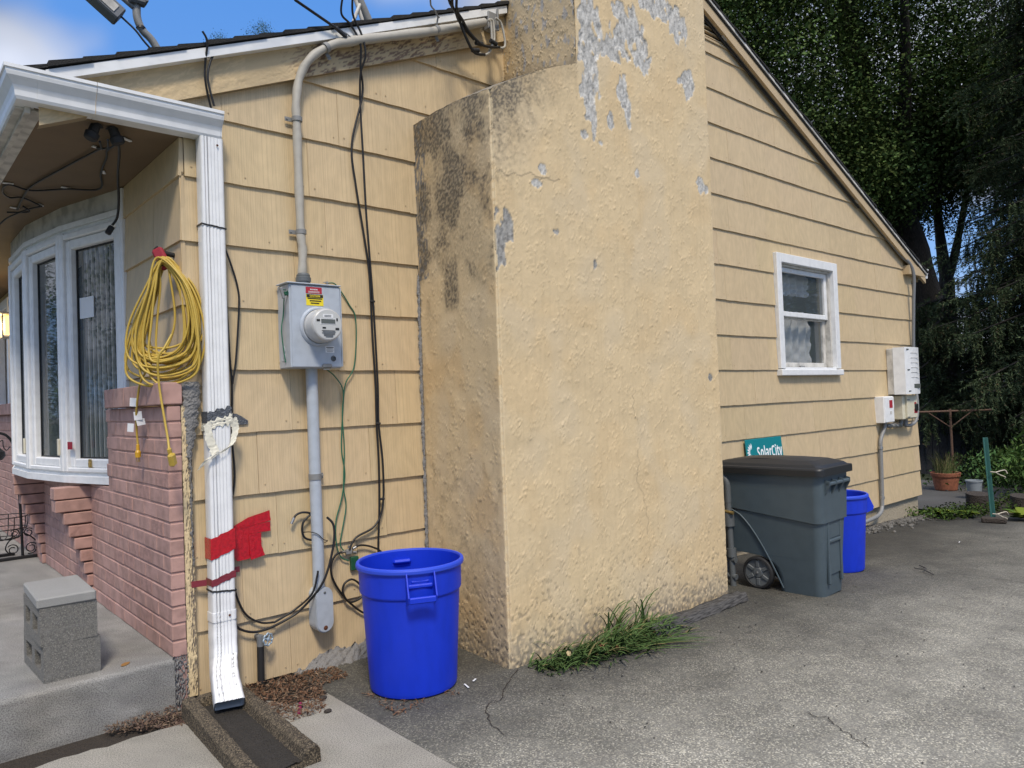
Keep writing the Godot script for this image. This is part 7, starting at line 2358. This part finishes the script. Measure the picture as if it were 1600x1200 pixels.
	b = MB.new(); b.tube([V3(-0.02, 1.325, 0) - along * 0.66, V3(-0.02, 1.32, 0) + along * 0.70], 0.017, 10)
	obj("crossbar", b, M.rust_pole, t)
	for s in [-1.0, 1.0]:
		b = MB.new(); b.tube([V3(-0.02, 1.05, 0), V3(-0.02, 1.31, 0) + along * s * 0.37], 0.010, 8)
		obj("brace", b, M.rust_pole, t)
	# board fence along the back
	t = thing("board_fence", "dark weathered board fence across the back of the yard", "fence", V3(13.3, -0.45, -3.3))
	var fd := V3(0.747, 0, 0.665)
	var turn := atan2(fd.x, fd.z)
	var board := MB.new(); board.box(V3(0, 0.62, 0), V3(0.022, 1.24, 0.135), 0.006)
	var bm := board.mesh()
	for k in 46:
		var o := obj("board", bm, M.fence, t)
		o.position = fd * (0.148 * k) + V3(0, r.randf_range(-0.02, 0.02), 0); o.rotation.y = turn
	b = MB.new()
	for y in [0.3, 0.95]: b.box(V3(0.04, y, 3.4), V3(0.04, 0.09, 6.9), 0.0, Transform3D(Basis(Vector3.UP, turn), Vector3.ZERO))
	obj("rail", b, M.fence, t)

# ---------------------------------------------------------------- trees
func spruce_spray(sd: int, hang: float) -> ArrayMesh:
	var r := RandomNumberGenerator.new(); r.seed = sd
	var b := MB.new(); b.tinted = true
	# a hanging twig set with short needles
	for st in 3:
		var x0 := r.randf_range(-0.06, 0.06); var z0 := r.randf_range(-0.06, 0.06)
		var l := hang * r.randf_range(0.6, 1.1)
		var sway := V3(r.randf_range(-0.25, 0.25), 0, r.randf_range(-0.25, 0.25))
		for k in 20:
			var u := k / 20.0
			var p := V3(x0, -l * u, z0) + sway * u * u * l
			for s in 2:
				var a := r.randf() * TAU
				var d := V3(cos(a), r.randf_range(-1.3, -0.2), sin(a)).normalized()
				var ln := r.randf_range(0.035, 0.065)
				var sd2 := d.cross(V3(r.randf_range(-1, 1), 1, r.randf_range(-1, 1))).normalized() * 0.0085
				var g := r.randf_range(0.6, 1.3)
				b.col = Color(0.060, 0.080, 0.042) * g
				if r.randf() < 0.07: b.col = Color(0.09, 0.07, 0.04)
				var n := sd2.cross(d).normalized()
				if n.y < 0: n = -n
				var i := b.vert(p - sd2, n); b.vert(p + sd2, n); b.vert(p + d * ln, n)
				b.tri(i, i + 1, i + 2)
	return b.mesh()

func spruce(label: String, at: Vector3, high: float, wide: float, low: float, sd: int) -> void:
	var r := RandomNumberGenerator.new(); r.seed = sd
	var t := thing("spruce_tree", label, "tree", at, 0.0, "dark evergreens behind the yard")
	obj("trunk", trunk([Vector3.ZERO, V3(0.05, high * 0.5, 0.03), V3(0, high, 0)], 0.24, 0.03, sd), M.bark, t)
	var br := MB.new()
	var xs := []; var xs2 := []
	var y := low
	while y < high - 0.3:
		var l0 := wide * pow(1.0 - y / (high + 1.0), 0.75)
		for k in 8:
			var a := TAU * (k + r.randf()) / 8.0
			var l := l0 * r.randf_range(0.7, 1.1)
			var d := V3(cos(a), 0, sin(a))
			var path := []
			for q in 6:
				var u := q / 5.0
				path.append(V3(0, y, 0) + d * l * u + V3(0, -0.42 * l * u * u + 0.16 * l * u * u * u * u, 0))
			br.tube(path, 0.02, 5, false, [0.035, 0.03, 0.024, 0.018, 0.012, 0.005])
			var n := int(l / 0.085)
			for q in n:
				var u := 0.18 + 0.82 * (q + r.randf()) / n
				var i := mini(int(u * 5.0), 4)
				var p: Vector3 = path[i].lerp(path[i + 1], u * 5.0 - i)
				p += d.cross(Vector3.UP) * r.randfn() * 0.16 * (1.1 - u * 0.5) + V3(0, r.randf_range(-0.05, 0.03), 0)
				var bs := Basis(Vector3.UP, r.randf() * TAU).scaled(Vector3.ONE * r.randf_range(0.7, 1.35))
				if r.randf() < 0.35:
					bs = Basis(d.cross(Vector3.UP).normalized(), r.randf_range(0.5, 1.5)) * bs
				(xs if r.randf() < 0.6 else xs2).append(Transform3D(bs, p))
		y += 0.36 * r.randf_range(0.8, 1.2)
	obj("branches", br, M.bark, t)
	scatter("needles", spruce_a, M.leaf, xs, t)
	scatter("needles", spruce_b, M.leaf, xs2, t)

var spruce_a: ArrayMesh
var spruce_b: ArrayMesh

func build_trees() -> void:
	spruce_a = spruce_spray(5, 0.34)
	spruce_b = spruce_spray(6, 0.58)
	# big leafy tree over the roof
	var t := thing("maple_tree", "huge dark leafy tree rising behind the right roof slope", "tree", V3(18.5, -0.45, -3.3), 0.0)
	obj("trunk", trunk([V3(0.1, 0, 0), V3(0.0, 1.8, 0.02), V3(-0.25, 3.9, -0.10), V3(-0.70, 6.2, -0.40), V3(-1.3, 9.5, -0.9), V3(-1.6, 13.0, -1.2)], 0.62, 0.16, 3), M.bark, t)
	for q in [[[-0.30, 4.2, -0.15], [-1.3, 5.8, -1.1], [-2.6, 7.4, -1.8], [-4.2, 9.0, -2.6]], [[-0.6, 5.6, -0.3], [0.3, 7.2, 0.5], [0.9, 9.4, 1.2]], [[-0.7, 6.2, -0.4], [-2.0, 8.6, 0.4], [-3.2, 10.6, 0.9]], [[-0.1, 2.6, -0.05], [-0.9, 4.2, -0.9], [-1.2, 6.2, -1.2]], [[-1.0, 8.2, -0.7], [-0.4, 10.5, -1.6], [0.2, 12.5, -2.4]]]:
		var p := []
		for e in q: p.append(V3(e[0], e[1], e[2]))
		obj("limb", trunk(p, 0.21, 0.05, 8), M.bark, t)
	var c1 := leaf_clump(21, 26, 0.55, 0.092, 0.60, Color(0.082, 0.118, 0.040), 0.4)
	var c2 := leaf_clump(22, 26, 0.60, 0.088, 0.60, Color(0.058, 0.086, 0.032), 0.4)
	var blobs := [[V3(-3.8, 9.5, -2.0), V3(3.4, 3.2, 2.6)], [V3(-1.5, 10.4, -0.6), V3(3.2, 3.6, 3.0)], [V3(-3.0, 7.2, -1.4), V3(2.6, 1.7, 1.8)], [V3(-5.3, 10.6, -3.2), V3(2.6, 3.0, 2.6)], [V3(0.4, 9.2, 0.9), V3(2.8, 2.6, 2.6)], [V3(-1.9, 6.6, -0.9), V3(1.9, 1.3, 1.5)], [V3(0.9, 8.3, 2.0), V3(2.2, 1.9, 2.2)], [V3(0.2, 7.6, 0.7), V3(1.6, 1.0, 1.5)], [V3(0.0, 13.5, -1.0), V3(4.5, 3.2, 4.5)], [V3(-4.6, 13.0, -3.0), V3(4.2, 2.8, 3.8)]]
	scatter("leaves", c1, M.leaf, crown_spots(blobs, 5200, 51, -0.45, 1.0), t)
	scatter("leaves", c2, M.leaf, crown_spots(blobs, 5200, 52, -0.45, 1.0), t)
	# second, forked tree to the right of it
	t = thing("forked_tree", "dark forked tree between the big leafy tree and the evergreens", "tree", V3(20.8, -0.45, -3.72))
	obj("trunk", trunk([V3(0, 0, 0), V3(0, 2.6, 0), V3(0.0, 4.6, 0.04)], 0.27, 0.20, 4), M.bark, t)
	obj("limb", trunk([V3(0, 4.4, 0.04), V3(-0.12, 5.6, -0.02), V3(-0.15, 7.2, -0.1), V3(0.2, 10, -0.4)], 0.17, 0.06, 5), M.bark, t)
	obj("limb", trunk([V3(0, 4.5, 0.04), V3(0.15, 5.2, 0.20), V3(0.32, 6.4, 0.42), V3(0.5, 9.0, 0.9)], 0.13, 0.05, 6), M.bark, t)
	scatter("leaves", c2, M.leaf, crown_spots([[V3(0.2, 9.2, 0.4), V3(2.4, 2.2, 2.4)], [V3(0.9, 7.2, 1.6), V3(1.8, 1.4, 1.6)], [V3(0.2, 6.9, 0.0), V3(1.3, 0.9, 1.2)]], 1100, 55, -0.2, 0.9), t)
	spruce("tall dark drooping evergreen at the right edge of the yard", V3(15.0, -0.45, 0.30), 12.5, 2.9, 1.3, 301)
	spruce("dark evergreen with low branches right behind the clothes pole", V3(15.6, -0.45, -2.0), 3.9, 2.3, 1.35, 302)
	spruce("dark evergreen of middle height between the forked tree and the tall evergreen", V3(16.8, -0.45, -0.55), 6.6, 2.8, 1.4, 305)
	spruce("dark evergreen farther back, left of the clothes pole", V3(19.5, -0.45, -5.2), 3.0, 2.6, 0.3, 303)
	spruce("dark evergreen farther back, behind the tall drooping one", V3(18.6, -0.45, 1.6), 7.0, 3.4, 0.3, 304)
	# a distant hedge closes the view under the trees
	t = thing("hedge", "dark hedge far behind the fence", "hedge", V3(25.0, -0.45, -2.0))
	scatter("foliage", c2, M.leaf, crown_spots([[V3(0, 1.4, -6), V3(2, 2.6, 5)], [V3(0, 1.4, 2), V3(2, 2.6, 6)], [V3(0.5, 1.6, 9), V3(2, 2.8, 5)]], 1700, 57, -0.5, 1.5), t)
	# tip of a tree beyond the roof
	t = thing("distant_tree", "tree top just showing above the roof ridge line at the left", "tree", V3(8.9, -0.45, -20.5))
	obj("trunk", trunk([Vector3.ZERO, V3(0, 7, 0), V3(0, 13.5, 0)], 0.3, 0.05, 7), M.bark, t)
	scatter("leaves", c1, M.leaf, crown_spots([[V3(0.25, 13.9, 0.2), V3(0.55, 0.85, 0.55)], [V3(-0.9, 13.7, -0.6), V3(0.35, 0.65, 0.35)], [V3(0.9, 13.7, 0.6), V3(0.3, 0.6, 0.3)], [V3(0, 11.0, 0), V3(1.6, 2.4, 1.6)]], 900, 58, -0.7, 0.38), t)
	for q in [[18.5, 6.6, 64, "leafy tree added out of view right of the driveway"], [22.0, 9.4, 65, "leafy tree added out of view farther right of the driveway"]]:  # unseen trees, added so the gable window reflects something dark
		t = thing("added_tree", q[3], "tree", V3(q[0], -0.45, q[1]), 0.0, "trees added out of view beyond the right side of the driveway")
		obj("trunk", trunk([Vector3.ZERO, V3(0.1, 2.5, 0), V3(0.2, 6.0, 0.1)], 0.26, 0.10, q[2]), M.bark, t)
		scatter("leaves", c2, M.leaf, crown_spots([[V3(0, 5.0, 0), V3(3.6, 3.6, 3.6)], [V3(0.0, 2.2, 0.0), V3(3.2, 2.0, 3.2)]], 1300, q[2], -0.5, 1.2), t)
	# street trees in front of the house, which its windows mirror
	for q in [[-13.0, -10.0, 61, "leafy street tree across from the bow window"], [-16.0, -3.5, 62, "leafy street tree across from the porch"], [-11.0, -18.0, 63, "leafy street tree farther along the street"]]:
		t = thing("street_tree", q[3], "tree", V3(q[0], -0.45, q[1]), 0.0, "street trees in front of the house")
		obj("trunk", trunk([Vector3.ZERO, V3(0.1, 2.5, 0), V3(0.2, 6.0, 0.1)], 0.26, 0.10, q[2]), M.bark, t)
		scatter("leaves", c1, M.leaf, crown_spots([[V3(0, 5.0, 0), V3(3.4, 3.2, 3.4)], [V3(0.8, 2.6, 0.6), V3(3.0, 1.8, 3.0)]], 1300, q[2], -0.6, 1.0), t)
